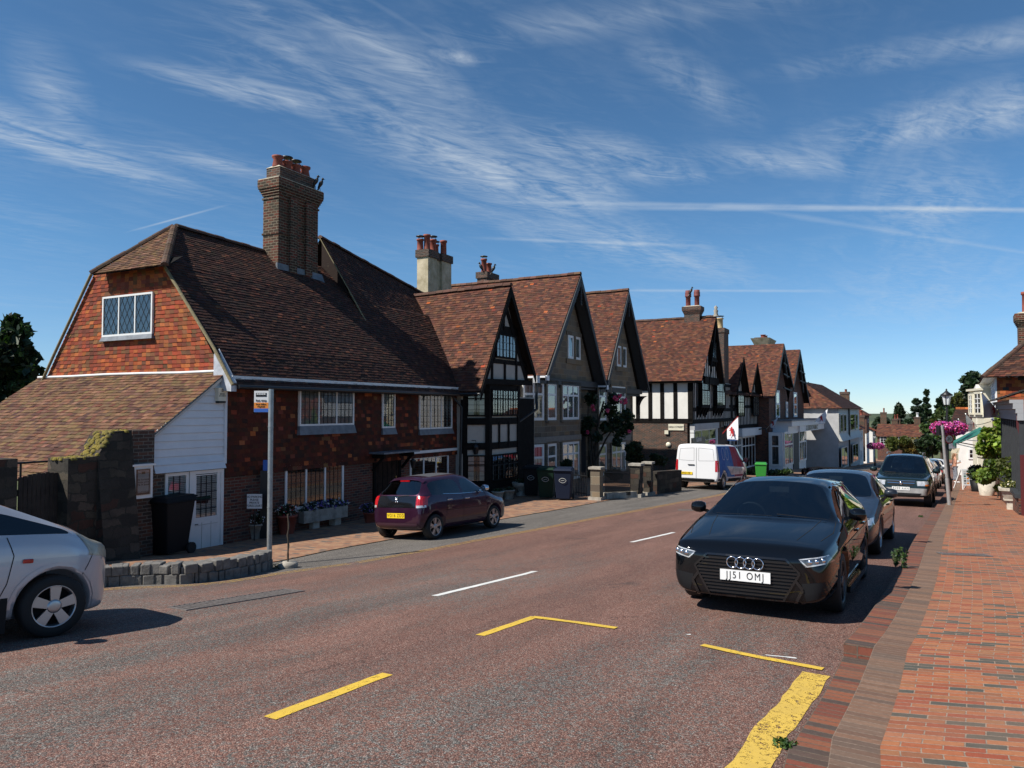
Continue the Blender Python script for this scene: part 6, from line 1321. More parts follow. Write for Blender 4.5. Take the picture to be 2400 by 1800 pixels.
class Car:
 def __init__(s, name, label, S, loc, heading, paintmat):
  s.S = S; x, y = loc; h = Vector((math.sin(heading), math.cos(heading))); lft = Vector((-h.y, h.x)); wb, tw = S['wb'], S['W'] * .86
  c = Vector((x, y)); g = lambda a, b: zg(*(c + h * a + lft * b))
  zf, zr, zl, zrr = g(wb / 2, 0), g(-wb / 2, 0), g(0, tw / 2), g(0, -tw / 2)
  F_ = Vector((h.x, h.y, (zf - zr) / wb)).normalized(); L_ = Vector((lft.x, lft.y, (zl - zrr) / tw)); L_ = (L_ - F_ * L_.dot(F_)).normalized(); U = F_.cross(L_)
  z0 = (zf + zr) / 2
  s.t = thing(name, label, S.get('cat', 'car'), (x, y, z0)); s.t.rotation_euler = Matrix((F_, L_, U)).transposed().to_euler(); s.t['_local'] = 1
  s.paint = paintmat; s.body()
 def P(s, mb, name, mats, parent=None, shade=False, bevel=0):
  o = mb.build(name, mats, parent or s.t, local=True, shade=shade); o['_local'] = 1
  return o
 def body(s):
  S = s.S; st = S['stations']; hw0 = S['W'] / 2
  sec = []
  for x in st:
   hw, zb, zs, zbt, zt = (interp(S[k], x) for k in ('hw', 'zb', 'zs', 'zbelt', 'ztop'))
   if S['gx'][0] - 1e-4 <= x <= S['gx'][1] + 1e-4:
    wr = interp(S['wr'], x); ze = zt - S.get('crown', .055)
    top = [(hw * S.get('beltw', .93), zbt), (wr + .015, ze - .065), (wr - .05, ze + .012), (wr * .5, zt - .012), (0, zt)]
   else:
    bw = hw * S.get('beltw', .93); top = [(bw, zbt), (bw - .035, zbt + (zt - zbt) * .35), (bw - .08, zbt + (zt - zbt) * .6), (bw * .5, zbt + (zt - zbt) * .93), (0, zt)]
   zm = zb + (zs - zb) * .55
   pts = [(0, zb), (hw * .86, zb), (hw * .96, zb + .07), (hw, zm), (hw * .985, zs)] + top
   sec.append([(x, a, b) for a, b in pts])
  n = len(sec[0]); vs = []; idx = {}
  def vid(i, j, sd):
   if j in (0, n - 1): sd = 1
   k = (i, j, sd)
   if k not in idx: p = sec[i][j]; idx[k] = len(vs); vs.append((p[0], p[1] * sd, p[2]))
   return idx[k]
  fs, ms = [], []
  for i in range(len(sec) - 1):
   xm = (st[i] + st[i + 1]) / 2
   for j in range(n - 1):
    m = 0
    if j == 0: m = 2
    if j == 5:
     for a, b in S['sideglass']:
      if a < xm < b: m = 1
     for a, b in S.get('pillars', ()):
      if a < xm < b: m = 2
    if j in (7, 8):
     for q, (a, b) in enumerate(S['screens']):
      if a < xm < b: m = 3 + q
    for sd in (1, -1):
     f = (vid(i, j, sd), vid(i + 1, j, sd), vid(i + 1, j + 1, sd), vid(i, j + 1, sd))
     f = f if sd == 1 else f[::-1]
     fs.append(f); ms.append(m)
  for i, rev in ((0, True), (len(sec) - 1, False)):
   for j in range(n - 1):
    f = [vid(i, j, 1), vid(i, j + 1, 1), vid(i, j + 1, -1), vid(i, j, -1)]
    f = list(dict.fromkeys(f))
    if len(f) < 3: continue
    fs.append(tuple(f[::-1] if rev else f)); ms.append(0)
  me = bpy.data.meshes.new('body'); me.from_pydata(vs, [], fs); me.polygons.foreach_set('material_index', ms); me.update()
  for m in (s.paint, 'car_glass', 'plastic', 'car_glass', 'car_glass'): me.materials.append(MT[m])
  bm = bmesh.new(); bm.from_mesh(me); bmesh.ops.recalc_face_normals(bm, faces=bm.faces)
  cl = bm.edges.layers.float.new('crease_edge')
  for e in bm.edges:
   mt = {f.material_index for f in e.link_faces}
   if len(mt) > 1 and (mt & {1, 3, 4}): e[cl] = 0.75
  key = {v.index: None for v in bm.verts}; inv = {v: k for k, v in idx.items()}; bm.verts.ensure_lookup_table()
  for e in bm.edges:
   a, b_ = inv[e.verts[0].index], inv[e.verts[1].index]
   if a[1] == b_[1] and a[1] in (4, 5) and a[2] == b_[2]: e[cl] = max(e[cl], S.get('crs', .45))
   for xc in S.get('cx', ()):
    if abs(e.verts[0].co.x - xc) < .002 and abs(e.verts[1].co.x - xc) < .002 and min(a[1], b_[1]) >= 5: e[cl] = .6
  bm.to_mesh(me); bm.free()
  o = bpy.data.objects.new('body', me); COL.objects.link(o)
  sb = o.modifiers.new('s', 'SUBSURF'); sb.levels = S.get('lv', 2); sb.render_levels = S.get('lv', 2)
  cut = MB(); r = S['wr_'] + S.get('gap', .06); hw = hw0
  for xw in (S['wb'] / 2, -S['wb'] / 2):
   for sd in (1, -1):
    M = Matrix.Rotation(R(90), 3, 'X')
    vv = []
    for yy in (sd * (hw - .30), sd * (hw + .3)):
     for k in range(40): a = 2 * math.pi * k / 40; vv.append((xw + r * math.cos(a), yy, S['wr_'] + r * math.sin(a)))
    fc = [(k, (k + 1) % 40, 40 + (k + 1) % 40, 40 + k) for k in range(40)] + [tuple(range(40))[::-1], tuple(range(40, 80))]
    if sd == 1: fc = [f[::-1] for f in fc]
    cut.add(vv, fc, 5)
  for q in range(5): pass
  co = cut.build('cut', ['plastic'] * 6); cm = bmesh.new(); cm.from_mesh(co.data); bmesh.ops.recalc_face_normals(cm, faces=cm.faces); cm.to_mesh(co.data); cm.free()
  me.materials.append(MT['plastic'])
  bo = o.modifiers.new('b', 'BOOLEAN'); bo.object = co; bo.operation = 'DIFFERENCE'; bo.solver = 'EXACT'; bo.material_mode = 'INDEX'
  dg = bpy.context.evaluated_depsgraph_get(); dg.update()
  full = bpy.data.meshes.new_from_object(o.evaluated_get(dg))
  bpy.data.objects.remove(o); bpy.data.objects.remove(co)
  s.bvh = BVHTree.FromPolygons([v.co.copy() for v in full.vertices], [tuple(p.vertices) for p in full.polygons])
  def sub(name, keep, mats, parent):
   b = bmesh.new(); b.from_mesh(full)
   bmesh.ops.delete(b, geom=[f for f in b.faces if not keep(f)], context='FACES')
   if not b.faces: b.free(); return None
   m2 = bpy.data.meshes.new(name); b.to_mesh(m2); b.free()
   for p in m2.polygons: p.use_smooth = True
   q = bpy.data.objects.new(name, m2); COL.objects.link(q); q.parent = parent; q['_local'] = 1
   m2.materials.clear()
   for mm in mats: m2.materials.append(MT[mm])
   if len(mats) == 1: m2.polygons.foreach_set('material_index', [0] * len(m2.polygons))
   q.modifiers.new('n', 'WEIGHTED_NORMAL') if False else None
   return q
  s.b = sub('body', lambda f: f.material_index in (0, 2, 5), [s.paint, 'car_glass', 'plastic', 'plastic', 'plastic', 'plastic'], s.t)
  for xm, nm in (('f', 'windscreen'), ('r', 'rear_window')):
   sub(nm, lambda f, k=(4 if xm == 'f' else 3): f.material_index == k, [S.get('glass', 'car_glass')], s.t)
  for sd in (1, -1): sub('side_window', lambda f: f.material_index == 1 and f.calc_center_median().y * sd > 0, [S.get('sglass', S.get('glass', 'car_glass'))], s.t)
  # cabin
  gx0, gx1 = S['gx']; zf = interp(S['zbelt'], 0); c = MB()
  dx = S.get('dash', gx1 - .1)
  c.box(dx - .45, dx + .1, -hw0 * .78, hw0 * .78, zf - .45, zf - .04)
  c.box(gx0 + .15, dx, -hw0 * .8, hw0 * .8, .3, .42); s.P(c, 'dashboard', 'plastic')
  for (x, yy) in ((dx - 1.15, .36), (dx - 1.15, -.36), (dx - 2.0, .36), (dx - 2.0, -.36)):
   if x < gx0 + .5: continue
   q = MB(); q.box(x, x + .5, yy - .24, yy + .24, .42, .58); q.hexa([Vector(p) for p in ((x - .05, yy - .24, .55), (x + .12, yy - .24, .55), (x + .12, yy + .24, .55), (x - .05, yy + .24, .55), (x - .22, yy - .2, zf + .12), (x - .12, yy - .2, zf + .12), (x - .12, yy + .2, zf + .12), (x - .22, yy + .2, zf + .12))])
   q.box(x - .24, x - .14, yy - .13, yy + .13, zf + .15, zf + .33); q.tube([(x - .19, yy, zf + .1), (x - .19, yy, zf + .2)], .02, 5); so = s.P(q, 'seat', 'seat'); md = so.modifiers.new('b', 'BEVEL'); md.width = .04; md.segments = 2
  sw = MB(); cx, cy, cz = dx - .55, -.36, zf - .02
  sw.tube([(cx + .07 * math.sin(a) * 1.0 - .0, cy + .18 * math.cos(a), cz + .17 * math.sin(a)) for a in [2 * math.pi * k / 18 for k in range(19)]], .014, 6, cap=False); sw.tube([(cx, cy, cz), (cx + .3, cy, cz - .08)], .03, 6); s.P(sw, 'steering_wheel', 'trim_grey')
  if S.get('mirror_in', True): q = MB(); xx = interp([(0, 0)], 0); q.box(gx1 - .75, gx1 - .72, -.12, .12, S['H'] - .20, S['H'] - .13); s.P(q, 'rear_view_mirror', 'trim_grey')
 # --- projection of details onto the body
 def hit(s, ax, a, b, sd=1, off=.004):
  if ax == 'x': o, d = Vector((sd * 4, a, b)), Vector((-sd, 0, 0))
  elif ax == 'y': o, d = Vector((a, sd * 3, b)), Vector((0, -sd, 0))
  else: o, d = Vector((a, b, 4)), Vector((0, 0, -1))
  h, n, _, _ = s.bvh.ray_cast(o, d)
  if h is None: return None
  if n.dot(d) > 0: n = -n
  return h + (n * .35 - d * .65) * off, n
 def patch(s, name, mat, ax, quad, sd=1, nx=8, ny=5, off=.005, parent=None, mirror=False, smooth=True, fall=None, mb=None, mi=0):
  own = mb is None; mb = mb or MB(); q = [Vector(p) for p in quad]; vs = []
  for j in range(ny + 1):
   for i in range(nx + 1):
    a = (q[0].lerp(q[1], i / nx)).lerp(q[3].lerp(q[2], i / nx), j / ny)
    h = s.hit(ax, a.x, a.y, sd, off)
    if h is None: h = s.hit(ax, a.x * .98, a.y, sd, off)
    vs.append(h[0] if h else (vs[-1] if vs else Vector((0, 0, 0))))
  mb.add(vs, [(j * (nx + 1) + i, j * (nx + 1) + i + 1, (j + 1) * (nx + 1) + i + 1, (j + 1) * (nx + 1) + i) for j in range(ny) for i in range(nx)], mi, smooth=smooth)
  if own: return s.P(mb, name, mat, parent)
 def line(s, mb, ax, pts, sd=1, w=.008, off=.003, n=6):
  Q = []
  for (a, b) in zip(pts, pts[1:]):
   for k in range(n): Q.append(Vector(a).lerp(Vector(b), k / n))
  Q.append(Vector(pts[-1])); H = [s.hit(ax, q.x, q.y, sd, off) for q in Q]
  for h0, h1 in zip(H, H[1:]):
   if not h0 or not h1: continue
   a, b = h0[0], h1[0]
   if (b - a).length < 1e-5 or (b - a).length > .5: continue
   t = (b - a).normalized().cross(h0[1]).normalized() * w / 2; mb.quad(a - t, a + t, b + t, b - t)
 def wheels(s, spokes='five', rim='alloy', width=.2, rr=None, faces=(1, -1)):
  S = s.S; r = S['wr_']; rr = rr or r * .68; hw = S['W'] / 2
  for xw in (S['wb'] / 2, -S['wb'] / 2):
   for sd in (1, -1):
    yc = sd * (hw - .035); M = Matrix(((1, 0, 0), (0, 0, sd), (0, -1 * sd * sd, 0)))
    M = Matrix(((1, 0, 0), (0, 0, sd), (0, 1, 0)))
    c = Vector((xw, yc, r))
    ty = MB(); w_ = width
    ty.lathe(c, [(rr, -.0), (rr + .012, .004), (r * .93, .003), (r * .985, -.02), (r, -.045), (r, -w_ + .03), (r * .96, -w_), (rr, -w_)], 36, 0, M=M, cap=False)
    o = s.P(ty, 'wheel', 'tyre')
    if xw != xw or sd not in faces: continue
    rm = MB(); rm.lathe(c, [(rr, -.002), (rr * .96, .0), (rr * .93, -.012), (rr * .9, -.06), (rr * .88, -.09)], 36, 0, M=M, smooth=True, cap=False)
    def sp(a, wi, wo, r0, r1, z0, z1, d=.02):
     ca, sa = math.cos(a), math.sin(a); rad = Vector((ca, sa, 0)); tan = Vector((-sa, ca, 0)); p = []
     for dz in (-d, 0):
      p += [rad * r0 - tan * wi + Vector((0, 0, z0 + dz)), rad * r0 + tan * wi + Vector((0, 0, z0 + dz)), rad * r1 + tan * wo + Vector((0, 0, z1 + dz)), rad * r1 - tan * wo + Vector((0, 0, z1 + dz))]
     rm.hexa([c + M @ q for q in p])
    n = {'five': 5, 'ten': 5, 'steel': 7, 'seven': 7, 'swirl': 5}[spokes]
    for k in range(n):
     a = 2 * math.pi * k / n + .3
     if spokes == 'ten': sp(a - .16, .014, .010, .04, rr * .95, -.012, -.008); sp(a + .16, .014, .010, .04, rr * .95, -.012, -.008)
     elif spokes == 'five': sp(a, .034, .052, .03, rr * .95, -.006, -.004, .03)
     elif spokes == 'swirl': sp(a, .022, .036, .03, rr * .94, -.008, -.005, .02); sp(a + .42, .008, .010, rr * .35, rr * .94, -.012, -.006, .015)
     else: sp(a, .03, .035, .03, rr * .9, -.01, -.02)
    rm.lathe(c, [(.065, -.02), (.065, -.004), (.05, .0), (.03, .002), (.001, .002)], 16, 0, M=M); s.P(rm, 'rim', rim, o)
    bk = MB(); bk.lathe(c, [(.001, -.075), (rr * .9, -.075)], 24, 0, M=M); s.P(bk, 'brake_disc', 'room_dark', o)
 def plate(s, ax_sd, z, txt, mat, x_in=0, w=.52, h=.111, off=.02, sq=False):
  hh = s.hit('x', 0, z, ax_sd, 0)[0]; x = max(abs(s.hit('x', yy, z + dz, ax_sd, 0)[0].x) for yy in (-.2, 0, .2) for dz in (-.04, .04)) * ax_sd + off * ax_sd
  m = MB(); m.box(min(x, x - .012 * ax_sd), max(x, x - .012 * ax_sd), -w / 2, w / 2, z - h / 2, z + h / 2); o = s.P(m, 'number_plate', mat)
  X, Yv = (Vector((0, 1, 0)) if ax_sd > 0 else Vector((0, -1, 0))), Vector((0, 0, 1)); N = Vector((ax_sd, 0, 0))
  M = Matrix((X, Yv, N)).transposed().to_4x4(); M.translation = Vector((x + .002 * ax_sd, 0, z))
  text('lettering', txt, .105, 'black_paint', M, o, ext=.0008, sx=.80, space=1.3)
  return o
 def seams(s, lists, sd):
  mb = MB()
  for pts in lists: s.line(mb, 'y', pts, sd)
  if mb.v: s.P(mb, 'door_seam' , 'seam')
 def mirror(s, x, z, mat, sz=1.0, prop=.16):
  for sd in (1, -1):
   m = MB(); hw = s.S['W'] / 2 * s.S.get('beltw', .93); c = Vector((x, sd * (hw + prop * .75), z + .06)); vs = []
   L = ((-.5, .0), (-.44, .75), (-.2, 1.0), (.15, .9), (.42, .55), (.5, .0))
   m.lathe(c, [(.001, -.095 * sz), (.055 * sz, -.085 * sz), (.078 * sz, -.03 * sz), (.082 * sz, .03 * sz), (.062 * sz, .085 * sz), (.001, .1 * sz)], 14, 0, M=Matrix(((.85, 0, 0), (0, 0, 1), (0, .92, 0))))
   m.bar((x - .02, sd * (hw - .02), z), (x, sd * (hw + prop * .5), z + .03), .06, .035); o = s.P(m, 'wing_mirror', mat)
   g = MB(); g.lathe(c + Vector((-.066 * sz, 0, 0)), [(.001, 0), (.065 * sz, 0)], 14, 0, M=Matrix(((0, 0, -1), (1, 0, 0), (0, 1, 0)))); s.P(g, 'mirror_glass', 'chrome', o)
 def handle(s, x, z, sds=(1, -1), mat=None):
  for sd in sds:
   h = s.hit('y', x, z, sd, .012)
   if h: m = MB(); p = h[0]; m.box(p.x - .09, p.x + .09, p.y - .016, p.y + .016, z - .014, z + .014); o = s.P(m, 'door_handle', mat or s.paint); b = o.modifiers.new('b', 'BEVEL'); b.width = .008; b.segments = 2
def hatch(L, W, H, wb, wr_, front=1, belt=.93, hood=.92, nose=.70, fo=.88, ws=(.95, .35), tail=1.0, re=.32, rear=None, **kw):
 """generic two-box car; x forward, 0 at mid wheelbase"""
 xf = wb / 2 + fo; xr = xf - L; hw = W / 2
 cowl, wt = ws                      # x of screen base and screen top
 rt = xr + re; rb = xr + .10         # rear glass top / base
 st = [xr, xr + .03, rb, rb + (rt - rb) * .5, rt, rt + .18, -.75, -.16, -.08, .25, wt, (wt + cowl) / 2, cowl, cowl + .12, cowl + (xf - cowl) * .5, xf - .26, xf - .13, xf - .05, xf]
 S = dict(L=L, W=W, H=H, wb=wb, wr_=wr_, stations=sorted(set(round(q, 4) for q in st)),
    hw=[(xr, hw * .80), (xr + .05, hw * .90), (xr + .25, hw * .97), (xr + .7, hw), (xf - .9, hw), (xf - .4, hw * .975), (xf - .15, hw * .925), (xf - .05, hw * .86), (xf, hw * .74)],
    zb=[(xr, .34), (xr + .08, .24), (xr + .3, .19), (xf - .3, .17), (xf - .05, .18), (xf, .21)],
    zs=[(xr, .52), (xr + .06, tail * .78), (xr + .3, belt - .13), (cowl, belt - .13), (xf - .4, nose - .06), (xf - .08, nose - .12), (xf, .46)],
    zbelt=[(xr, .58), (xr + .05, tail * .93), (rb, tail), (rb + .25, belt + .05), (-.1, belt), (cowl, belt - .015), (xf - .45, nose + .02), (xf - .13, nose - .02), (xf - .05, nose - .05), (xf, .56)],
    ztop=[(xr, .62), (xr + .04, tail * .96), (rb, tail + .02), (rt, H - .085), (rt + .18, H - .04), (-.5, H), (0, H - .002), (wt, H - .055), ((wt + cowl) / 2, (H - .055 + hood + .0) / 2 + .02), (cowl, hood + .01), (cowl + .12, hood - .005), (xf - .45, nose + .10), (xf - .26, nose + .06), (xf - .13, nose + .025), (xf - .05, nose - .02), (xf, .62)],
    wr=[(rb, hw * .78), (rt, hw * .66), (-.5, hw * .70), (wt, hw * .68), ((wt + cowl) / 2, hw * .77), (cowl, hw * .86)],
    gx=(rb + .01, cowl - .01), sideglass=[(rt + .02, cowl - .02)], pillars=[(-.17, -.07)], screens=[(rb, rt), (wt, cowl)], dash=cowl - .25)
 S.update(kw); S['xf'], S['xr'] = xf, xr
 return S
HB = lambda *a: R(a[0])
def along(front, heading, S, end='front'):   # centre of the car from the ground point under its nose or tail
 h = Vector((math.sin(heading), math.cos(heading))); d = S['xf'] if end == 'front' else S['xr']
 p = Vector(front) - h * d; return (p.x, p.y)
# ---- black hatchback, nose toward the camera
S = hatch(4.31, 1.785, 1.43, 2.637, .325, belt=.93, hood=.955, nose=.74, fo=.86, ws=(.98, .28), tail=.98, re=.42, glass='car_glass_dark', crs=.6)
S['cx'] = (round(S['xf'] - .13, 4),); S['zbelt'] = [(x, z + (.012 if x > 1.4 else 0)) for x, z in S['zbelt']]
hd = R(180 + 30)
c = Car('black_hatchback', 'black hatchback parked at the kerb facing the camera, nearest car', S, along((2.47, 8.0), hd, S), hd, 'paint_black')
def black_hatch(c):
 S = c.S; xf = S['xf']
 # hexagonal grille
 gm = MB()
 for q in ([(-.40, .62), (.40, .62), (.53, .50), (-.53, .50)], [(-.53, .50), (.53, .50), (.37, .22), (-.37, .22)]): c.patch('', '', 'x', q, 1, 16, 5, .004, mb=gm)
 g = c.P(gm, 'grille', 'plastic')
 sl = MB()
 for i in range(11):
  z = .245 + i * .035; w = (.385 + (z - .22) / .28 * .14) if z < .5 else (.53 - (z - .5) / .12 * .125); c.line(sl, 'x', [(-w, z), (0, z), (w, z)], 1, .013, .018, 10)
 c.P(sl, 'grille_bars', 'piano', g)
 fr = MB(); c.line(fr, 'x', [(-.41, .632), (.41, .632), (.545, .50), (.38, .21), (-.38, .21), (-.545, .50), (-.41, .632)], 1, .022, .016, 8); c.P(fr, 'grille_frame', 'piano', g)
 rg = MB()
 for i in range(4):
  yy = -.132 + i * .088; h = c.hit('x', 0, .565, 1, .035)[0]
  rg.tube([(h.x - abs(yy) * .05, yy + .057 * math.cos(a), .565 + .057 * math.sin(a)) for a in [2 * math.pi * k / 24 for k in range(25)]], .0075, 6, cap=False)
 c.P(rg, 'ring_emblem', 'chrome', g)
 c.plate(1, .43, 'JJ51 OMJ', 'plate_white', off=.035)
 for sd in (1, -1):
  q = [(sd * .53, .645), (sd * .80, .69), (sd * .845, .62), (sd * .60, .565)]; hl = c.patch('headlight', 'lens_dark', 'x', q, 1, 12, 6, .006)
  lm = MB()
  for a, b in (((sd * .545, .64), (sd * .80, .685)), ((sd * .555, .628), (sd * .615, .575)), ((sd * .615, .575), (sd * .78, .612))): c.line(lm, 'x', [a, b], 1, .012, .012, 6)
  c.P(lm, 'light_strip', 'lens_clear', hl)
  pr = MB()
  for f in (.3, .55, .78): h = c.hit('x', sd * (.57 + .24 * f), .607 + .04 * f, 1, .008); pr.lathe(h[0], [(.001, .004), (.02, .003), (.024, -.004)], 12, 0, M=Matrix(((0, 0, 1), (1, 0, 0), (0, 1, 0))))
  c.P(pr, 'projector', 'chrome', hl)
  it = c.patch('bumper_intake', 'plastic', 'x', [(sd * .56, .40), (sd * .80, .43), (sd * .83, .30), (sd * .60, .22)], 1, 8, 5, .004)
  bl = MB(); c.line(bl, 'x', [(sd * .50, .43), (sd * .57, .34), (sd * .50, .20), (sd * .62, .17), (sd * .80, .205)], 1, .03, .018, 6); c.P(bl, 'bumper_blade', 'piano', it)
 lp = MB(); c.line(lp, 'x', [(-.8, .19), (0, .165), (.8, .19)], 1, .03, .022, 12); c.P(lp, 'front_lip', 'piano')
 hl_ = MB()
 for sd in (1, -1): c.line(hl_, 'z', [(.98, sd * .60), (1.4, sd * .55), (1.85, sd * .47)], 1, .006, .002, 8); c.line(hl_, 'z', [(.98, sd * .76), (1.4, sd * .78), (1.78, sd * .70)], 1, .008, .002, 8)
 c.P(hl_, 'bonnet_crease', 'seam')
 for sd in (1, -1): c.seams([[(.86, .25), (.93, .6), (.80, .90)], [(-.14, .22), (-.12, .90)], [(-1.0, .40), (-.86, .60), (-.98, .93)], [(1.25, .72), (-.3, .76), (-1.7, .78)]], sd)
 c.handle(.02, .79); c.handle(-.86, .81); c.mirror(.60, .96, 'paint_black')
 c.wheels('ten', 'alloy_dark', .22, .232)
 wp = MB();
 for a, b in (((.97, -.62), (1.0, .05)), ((.95, .10), (.99, .66))): c.line(wp, 'z', [a, b], 1, .016, .02, 8)
 c.P(wp, 'wiper', 'plastic')
 rr = MB()
 for sd in (1, -1): c.line(rr, 'z', [(.15, sd * .60), (-.6, sd * .605), (-1.3, sd * .585)], 1, .03, .02, 8)
 c.P(rr, 'roof_rail', 'piano')
 sk = MB()
 for sd in (1, -1): sk.box(-.95, .92, sd * .84 - .05, sd * .84 + .05, .15, .22)
 c.P(sk, 'side_skirt', 'piano')
simple('lens_dark', (0.10, 0.105, 0.11), 0.12, coat=1.0, metal=0.4, var=0.5, vs=18)
black_hatch(c)
# ---- dark grey saloon behind it
S = hatch(4.6, 1.76, 1.43, 2.72, .31, belt=.93, hood=.95, nose=.68, fo=.95, ws=(1.02, .25), tail=1.0, re=1.15)
hd = R(180 + 31)
c = Car('grey_saloon', 'dark grey saloon with a sunroof parked between the black hatchback and the green off-roader', S, along((5.2, 12.75), hd, S), hd, 'paint_grey')
def grey_saloon(c):
 for sd in (1, -1):
  c.patch('headlight', 'lens_clear', 'x', [(sd * .52, .64), (sd * .80, .67), (sd * .82, .56), (sd * .55, .54)], 1, 8, 4, .006)
  c.seams([[(.86, .25), (.93, .6), (.80, .90)], [(-.14, .22), (-.12, .90)], [(-1.05, .45), (-.9, .65), (-1.0, .93)]], sd)
 c.patch('grille', 'plastic', 'x', [(-.45, .60), (.45, .60), (.42, .50), (-.42, .50)], 1, 8, 4, .006); c.patch('bumper_intake', 'plastic', 'x', [(-.5, .36), (.5, .36), (.5, .25), (-.5, .25)], 1, 8, 4, .006)
 c.handle(.02, .79, mat='plastic'); c.handle(-.92, .81, mat='plastic'); c.mirror(.62, .96, 'paint_grey', 1.15, .2); c.wheels('seven', 'alloy', .2, .2)
 sr = MB(); c.line(sr, 'z', [(-.15, -.40), (-.15, .40), (-.75, .42), (-.75, -.42), (-.15, -.40)], 1, .012, .003, 6); q = c.patch('sunroof', 'piano', 'z', [(-.17, -.39), (-.17, .39), (-.73, .41), (-.73, -.41)], 1, 8, 6, .003); c.P(sr, 'sunroof_seal', 'seam', q)
 wp = MB(); c.line(wp, 'z', [(.99, .10), (1.03, .66)], 1, .016, .02, 8); c.line(wp, 'z', [(1.01, -.62), (1.04, .05)], 1, .016, .02, 8); c.P(wp, 'wiper', 'plastic')
 c.plate(1, .44, 'X812 KPN', 'plate_white'); mk = MB()
 for sd in (1, -1):
  h = c.hit('y', 1.0, .66, sd, .006)[0]; mk.box(h.x - .03, h.x + .03, h.y - .006, h.y + .006, .645, .675)
 c.P(mk, 'side_repeater', 'lens_orange')
grey_saloon(c)
# ---- green off-roader
S = hatch(4.2, 1.78, 1.74, 2.48, .35, belt=1.06, hood=1.06, nose=.90, fo=.80, ws=(.78, .32), tail=1.12, re=.22, gap=.07)
for k in ('zb',): S[k] = [(x, z + .14) for x, z in S[k]]
hd = R(180 + 31.5)
c = Car('green_off_roader', 'dark green off-roader with pale bumper and silver roof bars, facing the camera', S, along((12.85, 24.9), hd, S), hd, 'paint_green')
def offroad(c):
 bm_ = MB()
 for q in ([(-.84, .62), (.84, .62), (.84, .40), (-.84, .40)],): c.patch('', '', 'x', q, 1, 16, 5, .03, mb=bm_)
 b = c.P(bm_, 'front_bumper', 'cladding'); c.patch('bumper_intake', 'plastic', 'x', [(-.6, .46), (.6, .46), (.55, .40), (-.55, .40)], 1, 10, 2, .04, parent=b)
 g = c.patch('grille', 'plastic', 'x', [(-.42, .84), (.42, .84), (.36, .70), (-.36, .70)], 1, 10, 4, .006)
 k = MB(); c.line(k, 'x', [(-.40, .78), (0, .77), (.40, .78)], 1, .02, .02, 8); c.line(k, 'x', [(-.42, .85), (.42, .85)], 1, .02, .02, 8); h = c.hit('x', 0, .77, 1, .03)[0]; k.lathe(h, [(.001, .01), (.05, .005), (.06, -.01)], 6, 0, M=Matrix(((0, 0, 1), (1, 0, 0), (0, 1, 0)))); c.P(k, 'grille_badge', 'chrome', g)
 for sd in (1, -1):
  hl = c.patch('headlight', 'lens_clear', 'x', [(sd * .46, .85), (sd * .78, .86), (sd * .82, .71), (sd * .48, .70)], 1, 8, 4, .008); c.patch('indicator', 'lens_orange', 'x', [(sd * .70, .75), (sd * .80, .76), (sd * .81, .71), (sd * .70, .705)], 1, 3, 2, .012, parent=hl)
  rr = MB(); rr.tube([(.2, sd * .56, 1.72), (.1, sd * .56, 1.78), (-1.2, sd * .56, 1.78), (-1.3, sd * .56, 1.71)], .018, 6); c.P(rr, 'roof_rail', 'steel')
  for xw in (S['wb'] / 2, -S['wb'] / 2):
   ar = MB(); c.line(ar, 'y', [(xw + .47 * math.cos(a), .36 + .47 * math.sin(a)) for a in [R(-10 + 20 * k) for k in range(11)]], sd, .09, .02, 2); c.P(ar, 'wheel_arch', 'cladding')
  c.seams([[(.62, .4), (.68, .75), (.60, 1.02)], [(-.14, .38), (-.12, 1.02)], [(-.95, .6), (-.85, 1.02)]], sd)
 c.mirror(.48, 1.12, 'paint_green', 1.25, .2); c.handle(.0, .93, mat='plastic'); c.wheels('five', 'alloy', .22, .21); c.plate(1, .60, 'R209 AAN', 'plate_white', off=.045)
 wp = MB(); c.line(wp, 'z', [(.76, -.6), (.80, .1)], 1, .02, .02, 8); c.P(wp, 'wiper', 'plastic')
offroad(c)
